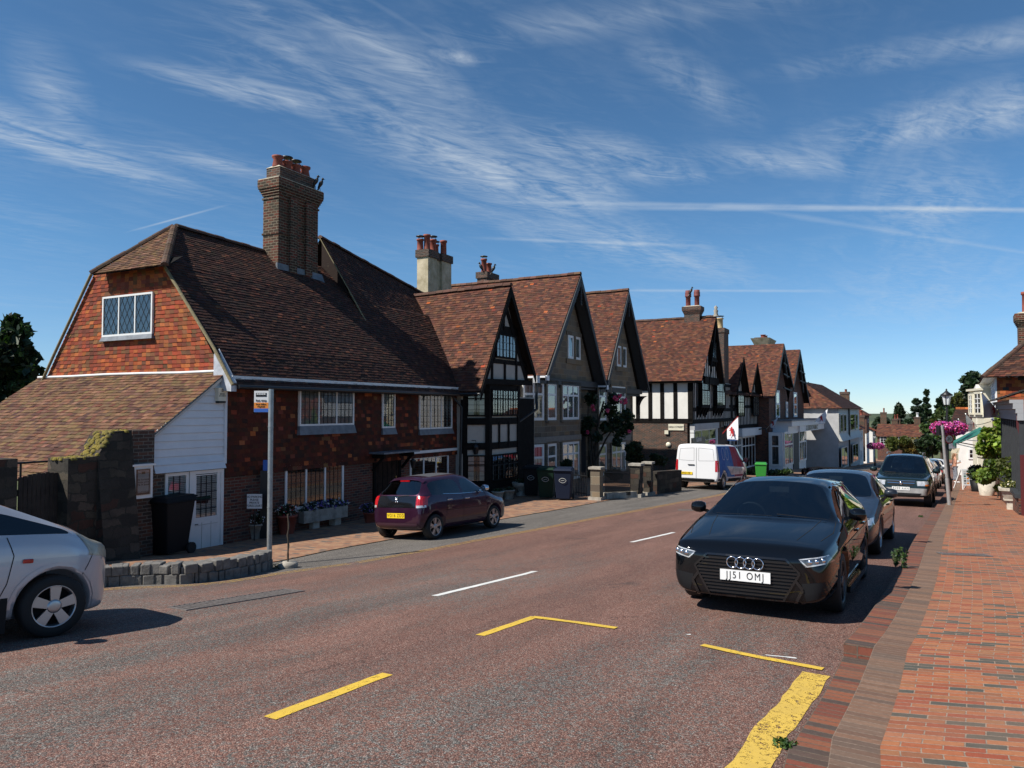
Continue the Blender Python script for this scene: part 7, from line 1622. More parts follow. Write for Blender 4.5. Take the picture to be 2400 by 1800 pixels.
# ---- maroon small hatchback seen from behind
S = hatch(3.475, 1.615, 1.46, 2.34, .285, belt=.95, hood=.97, nose=.74, fo=.66, ws=(.92, .30), tail=1.0, re=.40, glass='car_glass_dark', sglass='car_glass_dark')
hd = R(33); hv = Vector((math.sin(hd), math.cos(hd))); ax = Vector((-2.36, 17.5)) + hv * 1.17
c = Car('maroon_hatchback', 'small maroon hatchback with chrome mirrors parked before the tile hung house, seen from behind', S, (ax.x, ax.y), hd, 'paint_maroon')
def maroon(c):
 S = c.S; xr = S['xr']
 tg = c.patch('tailgate_panel', 'piano', 'x', [(-.60, 1.0), (.60, 1.0), (.56, .74), (-.56, .74)], -1, 12, 5, .006)
 em = MB(); h = c.hit('x', 0, .90, -1, .02)[0]
 for a, b in ((-.02, .05), (.02, .045), (0, 0), (-.025, -.04), (.03, -.035)): em.lathe(h + Vector((0, a, b)), [(.001, .004), (.018, .003), (.02, -.003)], 6, 0, M=Matrix(((0, 0, -1), (1, 0, 0), (0, 1, 0))))
 c.P(em, 'rear_emblem', 'chrome', tg)
 M = Matrix(((0, 0, -1, h.x - .004), (-1, 0, 0, 0), (0, 1, 0, .83), (0, 0, 0, 1))); text('lettering', 'PEUGEOT', .045, 'chrome', M, tg); M2 = M.copy(); M2.translation = Vector((h.x - .0, -.42, .79)); text('lettering', '108', .06, 'chrome', M2, tg)
 for sd in (1, -1):
  tl = c.patch('tail_light', 'lens_red', 'x', [(sd * .56, 1.0), (sd * .735, .98), (sd * .76, .76), (sd * .58, .74)], -1, 6, 6, .010)
  k = MB()
  for f in (.25, .5, .75): c.line(k, 'x', [(sd * (.57 + .17 * f), .96), (sd * (.585 + .17 * f), .80)], -1, .010, .014, 4)
  c.P(k, 'light_strip', 'lens_bright', tl); c.patch('reversing_lens', 'lens_clear', 'x', [(sd * .59, .79), (sd * .75, .79), (sd * .755, .74), (sd * .60, .735)], -1, 4, 2, .014, parent=tl)
  sl = c.patch('tail_light', 'lens_red', 'y', [(xr + .05, .98), (xr + .26, .98), (xr + .22, .80), (xr + .05, .78)], sd, 6, 5, .008)
  c.seams([[(.80, .3), (.86, .6), (.80, .92)], [(-.14, .24), (-.12, .92)], [(-.80, .5), (-.72, .92)], [(.8, .60), (-.9, .63)]], sd)
  q = MB(); c.line(q, 'y', [(.75, .945), (-.2, .965), (-.85, 1.0)], sd, .012, .008, 8); c.P(q, 'window_trim', 'chrome')
 c.handle(.02, .84, mat='chrome'); c.handle(-.66, .86, mat='chrome'); c.mirror(.66, .98, 'chrome', 1.1); c.wheels('swirl', 'alloy', .18, .20)
 c.plate(-1, .56, 'VO16 ZDD', 'plate_yellow', off=.008); dl = c.patch('lower_bumper', 'trim_maroon', 'x', [(-.62, .40), (.62, .40), (.55, .27), (-.55, .27)], -1, 12, 4, .008)
 k = MB(); c.line(k, 'x', [(-.66, .27), (-.6, .41), (.6, .41), (.66, .27)], -1, .018, .014, 8); c.P(k, 'bumper_trim', 'paint_maroon', dl)
 sp = MB(); c.patch('', '', 'z', [(xr + .36, -.52), (xr + .36, .52), (xr + .46, .52), (xr + .46, -.52)], 1, 8, 2, .03, mb=sp); so_ = c.P(sp, 'spoiler', 'paint_maroon'); bl = MB(); h = c.hit('z', xr + .40, 0, 1, 0)[0]; bl.box(h.x - .06, h.x - .02, -.14, .14, h.z - .06, h.z - .03); c.P(bl, 'brake_light', 'lens_red', so_)
 w = MB(); c.line(w, 'x', [(0, .985), (-.15, 1.0), (-.34, 1.01)], -1, .016, .02, 4); c.P(w, 'wiper', 'plastic')
 rf = c.patch('fabric_roof', 'trim_grey', 'z', [(.25, -.42), (.25, .42), (-.95, .42), (-.95, -.42)], 1, 10, 8, .004)
 an = MB(); an.tube([(.2, 0, 1.44), (-.02, 0, 1.62)], .005, 5); c.P(an, 'aerial', 'plastic')
simple('lens_bright', (0.75, 0.03, 0.03), 0.2, coat=1.0); simple('trim_maroon', (0.035, 0.01, 0.02), 0.5)
maroon(c)
# ---- silver small car, left edge
S = hatch(3.9, 1.695, 1.525, 2.5, .295, belt=1.0, hood=1.06, nose=.86, fo=.62, ws=(1.35, .35), tail=1.05, re=.35)
S['stations'] = sorted(S['stations'] + [.62, .68]); S['pillars'] = [(-.17, -.07), (.62, .68)]
xf_ = S['xf']; S['hw'] = S['hw'][:-5] + [(xf_ - .7, .8475), (xf_ - .42, .81), (xf_ - .22, .73), (xf_ - .1, .60), (xf_, .42)]
hd = R(40); hv = Vector((math.sin(hd), math.cos(hd))); lf = Vector((-hv.y, hv.x)); w0 = Vector((-4.42, 7.3)); ctr = w0 + lf * .83 - hv * 1.25
c = Car('silver_hatchback', 'silver high-roofed hatchback cut off by the left edge of the picture', S, (ctr.x, ctr.y), hd, 'paint_silver')
def silver(c):
 for sd in (1, -1):
  c.patch('headlight', 'lens_aged', 'y', [(1.42, .985), (1.76, .87), (1.80, .72), (1.60, .79)], sd, 12, 6, .006)
  c.patch('headlight', 'lens_aged', 'x', [(sd * .45, .88), (sd * .72, .92), (sd * .76, .76), (sd * .50, .70)], 1, 8, 5, .006)
  c.seams([[(.70, .26), (.82, .55), (.86, .80), (.80, .97)], [(-.14, .24), (-.12, .97)], [(1.48, .56), (1.54, .66), (1.60, .78)]], sd)
  q = MB(); h = c.hit('y', .98, .745, sd, .008)[0]; q.box(h.x - .045, h.x + .045, h.y - .008, h.y + .008, .725, .765); o = c.P(q, 'side_repeater', 'lens_red'); b = o.modifiers.new('b', 'BEVEL'); b.width = .015; b.segments = 3
  fl = MB()
  for xw in (1.25, -1.25): c.line(fl, 'y', [(xw + .40 * math.cos(a), .295 + .40 * math.sin(a)) for a in [R(-8 + 19.6 * k) for k in range(11)]], sd, .03, .006, 2)
  c.P(fl, 'arch_lip', 'paint_silver'); mf = MB(); mf.box(.78, .84, sd * .72, sd * .83, .10, .42); c.P(mf, 'mud_flap', 'plastic')
 c.handle(.0, .85); c.mirror(.42, 1.03, 'plastic', 1.2); c.wheels('five', 'alloy', .19, .198); c.plate(1, .42, 'KU07 HBD', 'plate_white')
 c.patch('grille', 'plastic', 'x', [(-.42, .68), (.42, .68), (.40, .58), (-.40, .58)], 1, 8, 3, .006)
silver(c)
# ---- white and wrapped van
L, W, H, wb = 4.75, 1.92, 1.93, 3.1
xf, xr = wb / 2 + .85, wb / 2 + .85 - L; hw = W / 2
S = dict(L=L, W=W, H=H, wb=wb, wr_=.34, cat='van', xf=xf, xr=xr, gx=(xr + .02, 1.55), beltw=.965, crown=.05,
   stations=[xr, xr + .03, xr + .08, xr + .4, -1.2, -.2, .35, .42, .75, 1.2, 1.58, 1.85, 2.15, 2.3, 2.38, xf],
   hw=[(xr, hw * .93), (xr + .06, hw * .985), (xr + .4, hw), (1.4, hw), (2.0, hw * .95), (2.25, hw * .85), (xf, hw * .65)], zb=[(xr, .36), (xr + .1, .28), (2.1, .26), (xf, .32)],
   zs=[(xr, .9), (1.5, .95), (2.1, .85), (2.3, .72), (xf, .55)], zbelt=[(xr, 1.12), (1.3, 1.12), (1.6, 1.10), (2.1, .95), (2.3, .82), (xf, .62)],
   ztop=[(xr, H - .14), (xr + .03, H - .06), (xr + .08, H - .02), (-1, H), (.35, H - .01), (.75, H - .07), (1.2, 1.58), (1.58, 1.24), (1.85, 1.15), (2.15, 1.05), (2.3, .92), (2.38, .78), (xf, .66)],
   wr=[(xr, hw * .86), (.4, hw * .85), (.75, hw * .82), (1.2, hw * .84), (1.58, hw * .9)], sideglass=[(.42, 1.55)], screens=[(-9, -8.9), (.74, 1.58)], dash=1.45)
hd = R(33); p = (7.72, 31.6)
c = Car('white_van', 'white panel van with blue and red printed sides parked by the shops', S, along(p, hd, S, 'rear'), hd, 'paint_vanwhite')
def van(c):
 S = c.S; xr = S['xr']
 for sd in (1, -1):
  tl = c.patch('tail_light', 'lens_red', 'x', [(sd * .80, 1.22), (sd * .90, 1.22), (sd * .90, .75), (sd * .80, .75)], -1, 3, 6, .012); c.patch('tail_light', 'lens_red', 'y', [(xr + .04, 1.22), (xr + .14, 1.22), (xr + .14, .75), (xr + .04, .75)], sd, 3, 6, .012)
  c.patch('printed_panel', 'wrap_blue', 'y', [(xr + .15, 1.80), (-.55, 1.83), (-.1, .52), (xr + .2, .52)], sd, 30, 14, .005); c.patch('printed_panel', 'wrap_red', 'y', [(-.53, 1.83), (.40, 1.82), (1.9, .52), (-.08, .52)], sd, 30, 14, .005)
  c.patch('printed_swoosh', 'wrap_grey', 'y', [(-1.2, .98), (1.3, .92), (1.7, .62), (-.6, .60)], sd, 20, 5, .008); c.patch('sill_strip', 'plastic', 'y', [(xr + .1, .46), (2.0, .46), (2.0, .33), (xr + .1, .33)], sd, 16, 2, .008)
  fm = MB()
  for x0 in (-1.55, -1.05): c.line(fm, 'y', [(x0 + .2 * math.cos(a), 1.5 + .26 * math.sin(a)) for a in [R(30 * k) for k in range(13)]], sd, .02, .012, 2)
  c.P(fm, 'panel_figure', 'board_white')
  c.seams([[(.36, .4), (.38, 1.75)], [(-.62, .4), (-.62, 1.78)], [(1.45, .5), (1.5, 1.1)], [(-.6, 1.15), (-2.2, 1.18)]], sd)
 sm = MB(); c.line(sm, 'x', [(0, 1.85), (0, .42)], -1, .014, .004, 10); c.line(sm, 'x', [(-.86, .45), (.86, .45)], -1, .012, .004, 8)
 for sd in (1, -1): c.line(sm, 'x', [(sd * .1, 1.72), (sd * .70, 1.68), (sd * .76, 1.20), (sd * .1, 1.18), (sd * .1, 1.72)], -1, .010, .003, 6)
 c.P(sm, 'door_seam', 'trim_grey')
 bp = MB(); c.patch('', '', 'x', [(-.92, .44), (.92, .44), (.88, .28), (-.88, .28)], -1, 12, 3, .03, mb=bp); c.P(bp, 'rear_bumper', 'plastic')
 h = c.hit('x', .22, 1.02, -1, .02)[0]; m = MB(); m.box(h.x - .02, h.x + .02, .08, .36, 1.0, 1.03); c.P(m, 'door_handle', 'plastic')
 h = c.hit('x', .40, .62, -1, .012)[0]; m = MB(); m.box(h.x - .012, h.x, .16, .68, .60, .71); o = c.P(m, 'number_plate', 'plate_yellow')
 M = Matrix(((0, 0, -1, h.x - .014), (-1, 0, 0, .42), (0, 1, 0, .655), (0, 0, 0, 1))); text('lettering', 'BN22 XBF', .10, 'black_paint', M, o, ext=.001, sx=.85, bold=True)
 c.mirror(1.1, 1.18, 'plastic', 1.5, .25); c.wheels('steel', 'alloy', .2, .20)
van(c)
# ---- dark off-roader and others farther along the kerb
S7 = hatch(4.4, 1.82, 1.70, 2.6, .35, belt=1.05, hood=1.05, nose=.85, fo=.85, ws=(.85, .3), tail=1.1, re=.25, lv=1); S7['zb'] = [(x, z + .1) for x, z in S7['zb']]
def kerbpt(y, off):
 i = min(range(len(K)), key=lambda q: abs(K[q].y - y)); t = (K[i + 1] - K[i - 1]).normalized(); return K[i] + Vector((-t.y, t.x)) * off, math.atan2(t.x, t.y)
def farcar(name, label, S, y, pm, plate, flip=False, off=1.25, sticker=False):
 p, h = kerbpt(y, off); c = Car(name, label, S, along((p.x, p.y), h, S, 'rear'), h, pm)
 for sd in (1, -1): c.patch('tail_light', 'lens_red', 'x', [(sd * .66, .80), (sd * .80, .80), (sd * .80, .68), (sd * .66, .68)], -1, 3, 4, .012)
 c.wheels('five', 'alloy', .2, .2); c.mirror(.6, S['zbelt'][4][1] + .03, pm, 1.1); c.plate(-1, .55, plate, 'plate_yellow')
 if sticker: o = c.patch('rear_sticker', 'board_white', 'x', [(-.34, 1.0), (-.12, 1.0), (-.12, .80), (-.34, .80)], -1, 2, 2, .01); c.patch('sticker_mark', 'red_paint', 'x', [(-.31, .97), (-.15, .97), (-.15, .83), (-.31, .83)], -1, 2, 2, .014, parent=o)
 return c
farcar('dark_off_roader', 'dark off-roader seen from behind with a red square sticker on its tailgate', S7, 30.6, 'paint_darksuv', 'LD14 OFK', sticker=True)
S8 = hatch(4.1, 1.72, 1.45, 2.55, .31, lv=1)
farcar('pale_grey_car', 'pale grey car parked beyond the dark off-roader', S8, 37.2, 'paint_lightgrey', 'GN09 VRE')
farcar('black_car', 'small black car parked beyond the pale grey car', S8, 43.5, 'paint_black', 'EY12 HLC')
farcar('white_car', 'white car parked farthest along the kerb', S8, 50, 'paint_vanwhite', 'GU61 TXO')
# ------------------------------------------------------------------ plants
GREEN = [(0.035, 0.075, 0.018), (0.05, 0.10, 0.02), (0.025, 0.055, 0.015), (0.07, 0.12, 0.025)]
DARKG = [(0.016, 0.034, 0.013), (0.022, 0.045, 0.014), (0.012, 0.026, 0.012), (0.030, 0.055, 0.018)]
BRIGHT = [(0.14, 0.22, 0.02), (0.19, 0.28, 0.03), (0.10, 0.17, 0.02), (0.24, 0.30, 0.04)]
OLIVE = [(0.08, 0.10, 0.02), (0.11, 0.12, 0.025), (0.06, 0.08, 0.02)]
BROWNG = [(0.16, 0.11, 0.03), (0.12, 0.10, 0.03), (0.20, 0.13, 0.03), (0.08, 0.08, 0.02)]
def leafs(mb, c, rad, n, sz, pal, shell=.55, clumps=0, flat=0.0, aspect=1.6):
 c = Vector(c); cl = []
 for i in range(clumps):
  d = Vector((random.gauss(0, 1), random.gauss(0, 1), random.gauss(0, 1))).normalized() * random.uniform(.45, .95); cl.append((Vector((d.x * rad[0], d.y * rad[1], d.z * rad[2])), random.uniform(.26, .50), random.uniform(.65, 1.35)))
 for i in range(n):
  d = Vector((random.gauss(0, 1), random.gauss(0, 1), random.gauss(0, 1))).normalized()
  if clumps:
   q, s_c, tone = random.choice(cl); r = random.uniform(.3, 1) ** .5 * s_c; p = q + Vector((d.x * rad[0], d.y * rad[1], d.z * rad[2] * .8)) * r
  else: r = random.uniform(shell, 1); p = Vector((d.x * rad[0], d.y * rad[1], d.z * rad[2])) * r; tone = 1
  a = Vector((random.gauss(0, 1), random.gauss(0, 1), random.gauss(0, 1) * (1 - flat))).normalized(); b = a.orthogonal().normalized(); b = (b * math.cos(i) + a.cross(b) * math.sin(i))
  s_ = sz * random.uniform(.6, 1.4); x, y = a * s_ * aspect * .5, b * s_ * .5; col = rc(random.choice(pal), .3); col = tuple(k * tone for k in col)
  o = c + p; mb.add([o - x, o - x * .1 + y, o + x, o - x * .1 - y], [(0, 1, 2, 3)], 0, col)
def trunk(mb, base, top, r0, limbs=4, spread=1.0, rad=(1, 1, 1)):
 base, top = Vector(base), Vector(top); mb.tube([base, base.lerp(top, .5) + Vector((random.uniform(-.1, .1), 0, 0)), top], [r0, r0 * .7, r0 * .35], 8)
 for i in range(limbs):
  f = random.uniform(.45, .85); a = random.uniform(0, 6.28); s = base.lerp(top, f); e = s + Vector((math.cos(a) * rad[0] * spread, math.sin(a) * rad[1] * spread, rad[2] * random.uniform(.3, .7)))
  mb.tube([s, s.lerp(e, .5) + Vector((0, 0, .1)), e], [r0 * .4, r0 * .25, r0 * .08], 6)
def tree(name, label, u, v, y, ru, rv, n, sz, pal, clumps=26, group=None, cat='tree', depth=1.0, layered=False):
 c = at(u, v, y); k = y / F; rad = (ru * k, ru * k * depth, rv * k); gz = zg(c.x, c.y)
 t = thing(name, label, cat, (c.x, c.y, gz), group); tb = MB(); trunk(tb, (c.x, c.y, gz - .2), (c.x, c.y, c.z + rad[2] * .3), max(.05, rad[0] * .09), 6, .6, rad); tb.build('trunk', 'bark', t)
 m = MB()
 if layered:
  for i in range(7):
   z = c.z - rad[2] + 2 * rad[2] * i / 6.5; w = rad[0] * (1.05 - .85 * (i / 6.5) ** 1.3)
   for q in range(3): a = random.uniform(0, 6.28); leafs(m, (c.x + math.cos(a) * w * .4, c.y + math.sin(a) * w * .3, z), (w * .7, w * .6, rad[2] * .13), n // 21, sz, pal, .1, 5)
 else: leafs(m, c, rad, n, sz, pal, clumps=clumps)
 m.build('crown', 'leaf', t); return t
def bush(name, label, c, rad, n, sz, pal, cat='shrub', group=None, flowers=None, parent=None, clumps=0):
 gz = zg(c[0], c[1]) if parent is None else 0
 m = MB(); leafs(m, c, rad, n, sz, pal, .35, clumps)
 if flowers:
  fn, fs, fp = flowers; k = len(m.v)
 if parent is None:
  t = thing(name, label, cat, (c[0], c[1], gz), group); s = MB(); s.tube([(c[0], c[1], gz), (c[0], c[1], c[2])], .02, 5); s.build('stem', 'bark', t)
 else: t = parent
 m.build('foliage', 'leaf', t)
 if flowers: f = MB(); leafs(f, c, tuple(r * 1.03 for r in rad), fn, fs, fp, .9, 0, aspect=1.1); f.build('flowers', 'leaf', t)
 return t
def vegetation():
 tree('broadleaf_tree', 'dark glossy leaved tree at the far side of the lean-to, cut by the picture edge', 22, 868, 24, 62, 112, 5200, .20, DARKG + GREEN[:1], 34)
 tree('broadleaf_tree', 'dark green tree rising behind the pharmacy gables', 1888, 935, 95, 26, 38, 1500, .55, GREEN, 14)
 B = 'trees beyond the end of the street'
 tree('broadleaf_tree', 'low dark wood edge tree left of the broad end chimney', 2062, 1000, 190, 22, 24, 1800, .8, DARKG, 10, B); tree('conifer_tree', 'small dark conifer top just behind the broad end chimney', 2106, 975, 200, 16, 34, 2400, .65, DARKG, 12, B)
 tree('cedar_tree', 'dark flat topped cedar behind the end house roof', 2146, 985, 195, 36, 50, 7500, .6, DARKG, 10, B, layered=True); tree('conifer_tree', 'tallest pointed dark conifer in the wood beyond the end house', 2172, 965, 205, 16, 52, 4400, .6, DARKG, 10, B, layered=True); tree('cedar_tree', 'dark spreading cedar at the right of the tallest conifer', 2204, 975, 200, 22, 44, 4500, .6, DARKG, 10, B, layered=True)
 tree('broadleaf_tree', 'bright green tree standing at the right end of the end house', 2206, 1005, 140, 36, 44, 4200, .55, GREEN + OLIVE, 24, B); tree('broadleaf_tree', 'large mid green tree between the lamp post and the end house', 2248, 985, 125, 32, 56, 4200, .5, GREEN, 24, B); tree('broadleaf_tree', 'low dark green tree over the car roofs beside the end house', 2185, 1045, 130, 26, 26, 2200, .5, DARKG + GREEN[:1], 14, B); tree('broadleaf_tree', 'yellow green tree above the orange ridged shop', 2256, 935, 90, 24, 22, 1800, .45, OLIVE, 14, B)
 tree('broadleaf_tree', 'dark rounded tree behind the corner house roof', 2290, 915, 75, 34, 34, 3200, .42, DARKG, 20, B)
 # shrubs by the end house
 for u, v, ru, rv, pal, lb in ((2092, 1040, 14, 16, OLIVE, 'green climber between the left windows of the end house'), (2121, 1034, 9, 10, OLIVE, 'small green climber between the right windows of the end house'), (2136, 1046, 27, 20, BROWNG, 'wide orange brown rounded shrub before the end house')):
  c = at(u, v, 143); k = 143 / F; bush('climbing_shrub' if pal is OLIVE else 'rounded_shrub', lb, c, (ru * k, 1.2, rv * k), 1400, .5, pal)
 # hill behind everything
 m = MB(); n = 40
 pts = [(-900 + i * 60, 700, 6 + 14 * mnoise.noise(Vector((i * .23, 1, 0))) + (10 if i < 16 else 0)) for i in range(n)]
 vs = [];
 for x, y, z in pts: vs += [(x, y, -14), (x, y + 60, z - 8), (x, y + 260, z - 12)]
 m.add(vs, [(3 * i + a, 3 * i + 3 + a, 3 * i + 4 + a, 3 * i + 1 + a) for i in range(n - 1) for a in (0, 1)]); struct(m.build('hills', 'far_wood', shade=True))
simple('far_wood', (0.035, 0.055, 0.03), 0.95, col2=(0.06, 0.08, 0.035), vs=.05)
vegetation()
# ------------------------------------------------------------------ street furniture and forecourt things
def gp(u, v, dz=0.0): x, y = G(u, v, dz); return Vector((x, y, zg(x, y) + dz))
def bus_stop():
 b = gp(631, 1322); t = thing('bus_stop', 'grey metal bus stop pole with small white and orange flag sign', 'bus stop', b); y = b.y; top = at(636, 912, y).z
 m = MB(); m.tube([b - Vector((0, 0, .1)), Vector((b.x, b.y, top))], .046, 16);
 for f in (.32, .52, .78): m.tube([b + Vector((0, 0, (top - b.z) * f)), b + Vector((0, 0, (top - b.z) * f + .02))], .05, 16)
 m.build('pole', 'steel', t)
 z1, z0 = at(612, 916, y).z, at(612, 966, y).z; x0, x1 = at(596, 940, y).x, b.x - .045
 s = MB(); s.box(x0, x1, y - .012, y + .012, z0, z1); s.build('flag_sign', 'white_paint', t)
 h = z1 - z0
 for nm, a, e, mt in (('orange_band', .17, .45, 'orange_paint'), ('blue_band', 0, .17, 'blue_paint')): q = MB(); q.box(x0 + .002, x1 - .002, y - .015, y - .012, z0 + h * a + .002, z0 + h * e); q.build(nm, mt, t)
 M = Matrix.Rotation(R(90), 4, 'X'); M.translation = Vector(((x0 + x1) / 2, y - .017, z0 + h * .55)); text('lettering', 'bus stop', .058, 'black_paint', M, t, bold=True)
 M = M.copy(); M.translation.z = z0 + h * .31; text('lettering', 'Post Office\nMayfield', .042, 'black_paint', M, t)
 bus = MB(); cx = (x0 + x1) / 2; bus.box(cx - .10, cx + .10, y - .0145, y - .012, z0 + h * .72, z0 + h * .90); bo = bus.build('bus_symbol', 'black_paint', t)
 w_ = MB()
 for i in range(5): w_.box(cx - .085 + i * .034, cx - .06 + i * .034, y - .0165, y - .0145, z0 + h * .82, z0 + h * .88)
 w_.build('symbol_windows', 'white_paint', bo)
 c = MB(); c.tube([Vector((b.x - .046, y, z1 - .04)), Vector((b.x - .0, y, z1 - .04))], .02, 6); c.tube([Vector((b.x - .046, y, z0 + .04)), Vector((b.x, y, z0 + .04))], .02, 6); c.build('bracket', 'steel', t)
 # stone base with thin twisted stem
 b = gp(675, 1330); t = thing('stemmed_base', 'thin knotted metal stem with flower head of white blooms standing in a round stone base', 'plant stand', b)
 m = MB(); m.lathe(b, [(.165, 0), (.17, .05), (.155, .09), (.02, .10)], 16); m.build('base', 'concrete', t)
 m = MB(); top = at(678, 1205, b.y).z; n = 9; m.tube([b + Vector((random.uniform(-.012, .012), 0, .1 + (top - b.z - .1) * i / n)) for i in range(n + 1)], [.014 + .008 * (i % 2) for i in range(n + 1)], 6); m.build('stem', 'bark', t)
bus_stop()
def wheelie(name, label, b, rz, mat, lidmat=None, group=None, s=1.0, logo=True):
 t = thing(name, label, 'wheelie bin', b, group, rz=rz); t['_local'] = 1; t.scale = (s, s, s)
 m = MB(); m.hexa([Vector(p) for p in ((-.22, -.25, .06), (.22, -.25, .06), (.22, .22, .06), (-.22, .22, .06), (-.285, -.33, .96), (.285, -.33, .96), (.285, .33, .96), (-.285, .33, .96))]); m.box(-.30, .30, -.36, .36, .93, .97); o = m.build('body', mat, t, local=True); d = o.modifiers.new('b', 'BEVEL'); d.width = .03; d.segments = 2
 l = MB(); l.hexa([Vector(p) for p in ((-.31, -.38, .971), (.31, -.38, .971), (.31, .36, .971), (-.31, .36, .971), (-.25, -.30, 1.04), (.25, -.30, 1.04), (.25, .34, 1.06), (-.25, .34, 1.06))]); l.tube([(-.25, .40, 1.02), (.25, .40, 1.02)], .02, 6); o = l.build('lid', lidmat or mat, t, local=True); d = o.modifiers.new('b', 'BEVEL'); d.width = .015; d.segments = 2
 for sx in (-1, 1): w_ = MB(); w_.tube([(sx * .24, .26, .1), (sx * .29, .26, .1)], .1, 16); w_.build('wheel', 'tyre', t, local=True)
 if logo:
  g = MB(); g.tube([(.10 * math.cos(a) * (1 + .15 * math.cos(2 * a)), -.318 + .0 - .012, .66 + .075 * math.sin(a)) for a in [2 * math.pi * k / 16 for k in range(17)]], .007, 5, cap=False); g.tube([(-.06, -.33, .65), (.06, -.33, .67)], .006, 5); g.build('logo', 'board_grey', t, local=True)
 return t
def forecourt():
 wheelie('wheelie_bin', 'black wheelie bin with bulging lid beside the white stable door', gp(395, 1300), R(-20), 'bin_black', logo=False, s=1.22); wheelie('wheelie_bin', 'dark green lidded wheelie bin tucked behind the bulging black one', gp(432, 1288), R(-28), 'bin_black', 'bin_green', s=1.2)
 G_ = 'bins before the stone house'
 for u, v, mt, lb in ((1248, 1163, 'bin_black', 'black wheelie bin with hexagon mark, nearest the timber framed house'), (1282, 1168, 'bin_green', 'dark green wheelie bin between a black and a blue one'), (1322, 1172, 'bin_blue', 'dark blue wheelie bin beside the iron garden gate')): wheelie('wheelie_bin', lb, gp(u, v), R(-12), mt, group=G_, s=1.1)
 wheelie('wheelie_bin', 'bright green wheelie bin among plants outside the shops', gp(1784, 1132), R(-20), 'bin_lime', s=1.0, logo=False)
 b = gp(458, 1284); t = thing('bucket', 'grey bucket with orange rim at the foot of the stable door', 'bucket', b); m = MB(); m.lathe(b, [(.11, 0), (.15, .34)], 14); m.build('pail', 'plaster_grey', t); m = MB(); m.lathe(b, [(.152, .33), (.16, .36), (.14, .37)], 14); m.build('rim', 'orange_paint', t)
 def potp(name, label, u, v, r, h, mat, kind='tub'):
  b = gp(u, v); t = thing(name, label, 'plant pot', b); m = MB(); m.lathe(b, [(r * .72, 0), (r, h * .9), (r * 1.08, h * .9), (r * 1.08, h), (r * .9, h), (r * .88, h * .9), (.001, h * .88)], 16); m.build('pot', mat, t); return b, t
 WH = [(0.6, 0.6, 0.62), (0.5, 0.5, 0.55)]; PU = [(0.10, 0.06, 0.30), (0.16, 0.12, 0.45), (0.3, 0.3, 0.5)]; PK = [(0.7, 0.08, 0.22), (0.8, 0.2, 0.35), (0.55, 0.04, 0.15)]
 b, t = potp('plant_pot', 'terracotta pot with a dark conical shrub by the brick wall corner', 548, 1262, .17, .3, 'terracotta'); m = MB()
 for i in range(8): leafs(m, b + Vector((0, 0, .35 + i * .08)), (.24 * (1 - i / 9), .24 * (1 - i / 9), .08), 70, .05, DARKG);
 m.build('foliage', 'leaf', t)
 b, t = potp('plant_pot', 'dark square tub overflowing with small white flowers behind the bus stop', 598, 1262, .27, .38, 'concrete'); bush('', '', b + Vector((0, 0, .5)), (.36, .3, .22), 500, .05, DARKG, parent=t, flowers=(260, .04, WH))
 b, t = potp('plant_pot', 'large terracotta pot with white flowers left of the ground floor window', 672, 1252, .25, .5, 'terracotta'); bush('', '', b + Vector((0, 0, .62)), (.3, .3, .16), 350, .05, DARKG, parent=t, flowers=(200, .04, WH + [(0.35, .02, .05)]))
 b, t = potp('plant_pot', 'terracotta pot with blue flowers beside the dark house door', 868, 1225, .2, .3, 'terracotta'); bush('', '', b + Vector((0, 0, .42)), (.3, .25, .14), 300, .05, DARKG, parent=t, flowers=(160, .04, PU))
 # stone trough
 a, e = gp(712, 1245), gp(815, 1228); d = (e - a); d.z = 0; d.normalize(); n = Vector((-d.y, d.x, 0)); t = thing('stone_trough', 'long stone trough of purple flowers on stone blocks under the window', 'trough', a.lerp(e, .5)); m = MB()
 z = (a.z + e.z) / 2
 def ob(mb, p, q, w0, w1, z0, z1): mb.hexa([p + n * w0 + Vector((0, 0, z0 - p.z)), q + n * w0 + Vector((0, 0, z0 - q.z)), q + n * w1 + Vector((0, 0, z0 - q.z)), p + n * w1 + Vector((0, 0, z0 - p.z)), p + n * w0 + Vector((0, 0, z1 - p.z)), q + n * w0 + Vector((0, 0, z1 - q.z)), q + n * w1 + Vector((0, 0, z1 - q.z)), p + n * w1 + Vector((0, 0, z1 - p.z))])
 ob(m, a, e, 0, .42, z + .2, z + .52); m.build('trough_body', 'concrete', t)
 for f in (.25, .75): m = MB(); p = a.lerp(e, f); ob(m, p, p + d * .22, .08, .34, z - .05, z + .2); m.build('support_block', 'concrete_pale', t)
 m = MB(); f_ = MB()
 for i in range(7): p = a.lerp(e, .08 + i / 7.2) + n * .2; p.z = z + .58; leafs(m, p, (.26, .2, .13), 130, .05, DARKG, .3); leafs(f_, p, (.28, .2, .15), 60, .045, PU + WH, .8)
 m.build('foliage', 'leaf', t); f_.build('flowers', 'leaf', t)
 # forecourt sign, post box on post
 b = gp(596, 1268); s_ = thing('parking_sign', 'small white sign on a stake reading no parking please private forecourt', 'sign', b); z1, z0 = at(596, 1158, b.y).z, at(596, 1192, b.y).z; m = MB(); m.tube([b, Vector((b.x, b.y + .02, z0 + .1))], .015, 6); m.build('stake', 'iron', s_)
 x0, x1 = at(579, 1175, b.y).x, at(614, 1175, b.y).x; m = MB(); m.box(x0, x1, b.y - .01, b.y + .01, z0, z1); m.build('board', 'plate_white', s_); M = Matrix.Rotation(R(90), 4, 'X'); M.translation = Vector(((x0 + x1) / 2, b.y - .012, (z0 + z1) / 2)); text('lettering', 'NO PARKING\nPLEASE\nPRIVATE\nFORECOURT', .073, 'black_paint', M, s_, bold=True, sx=.9)
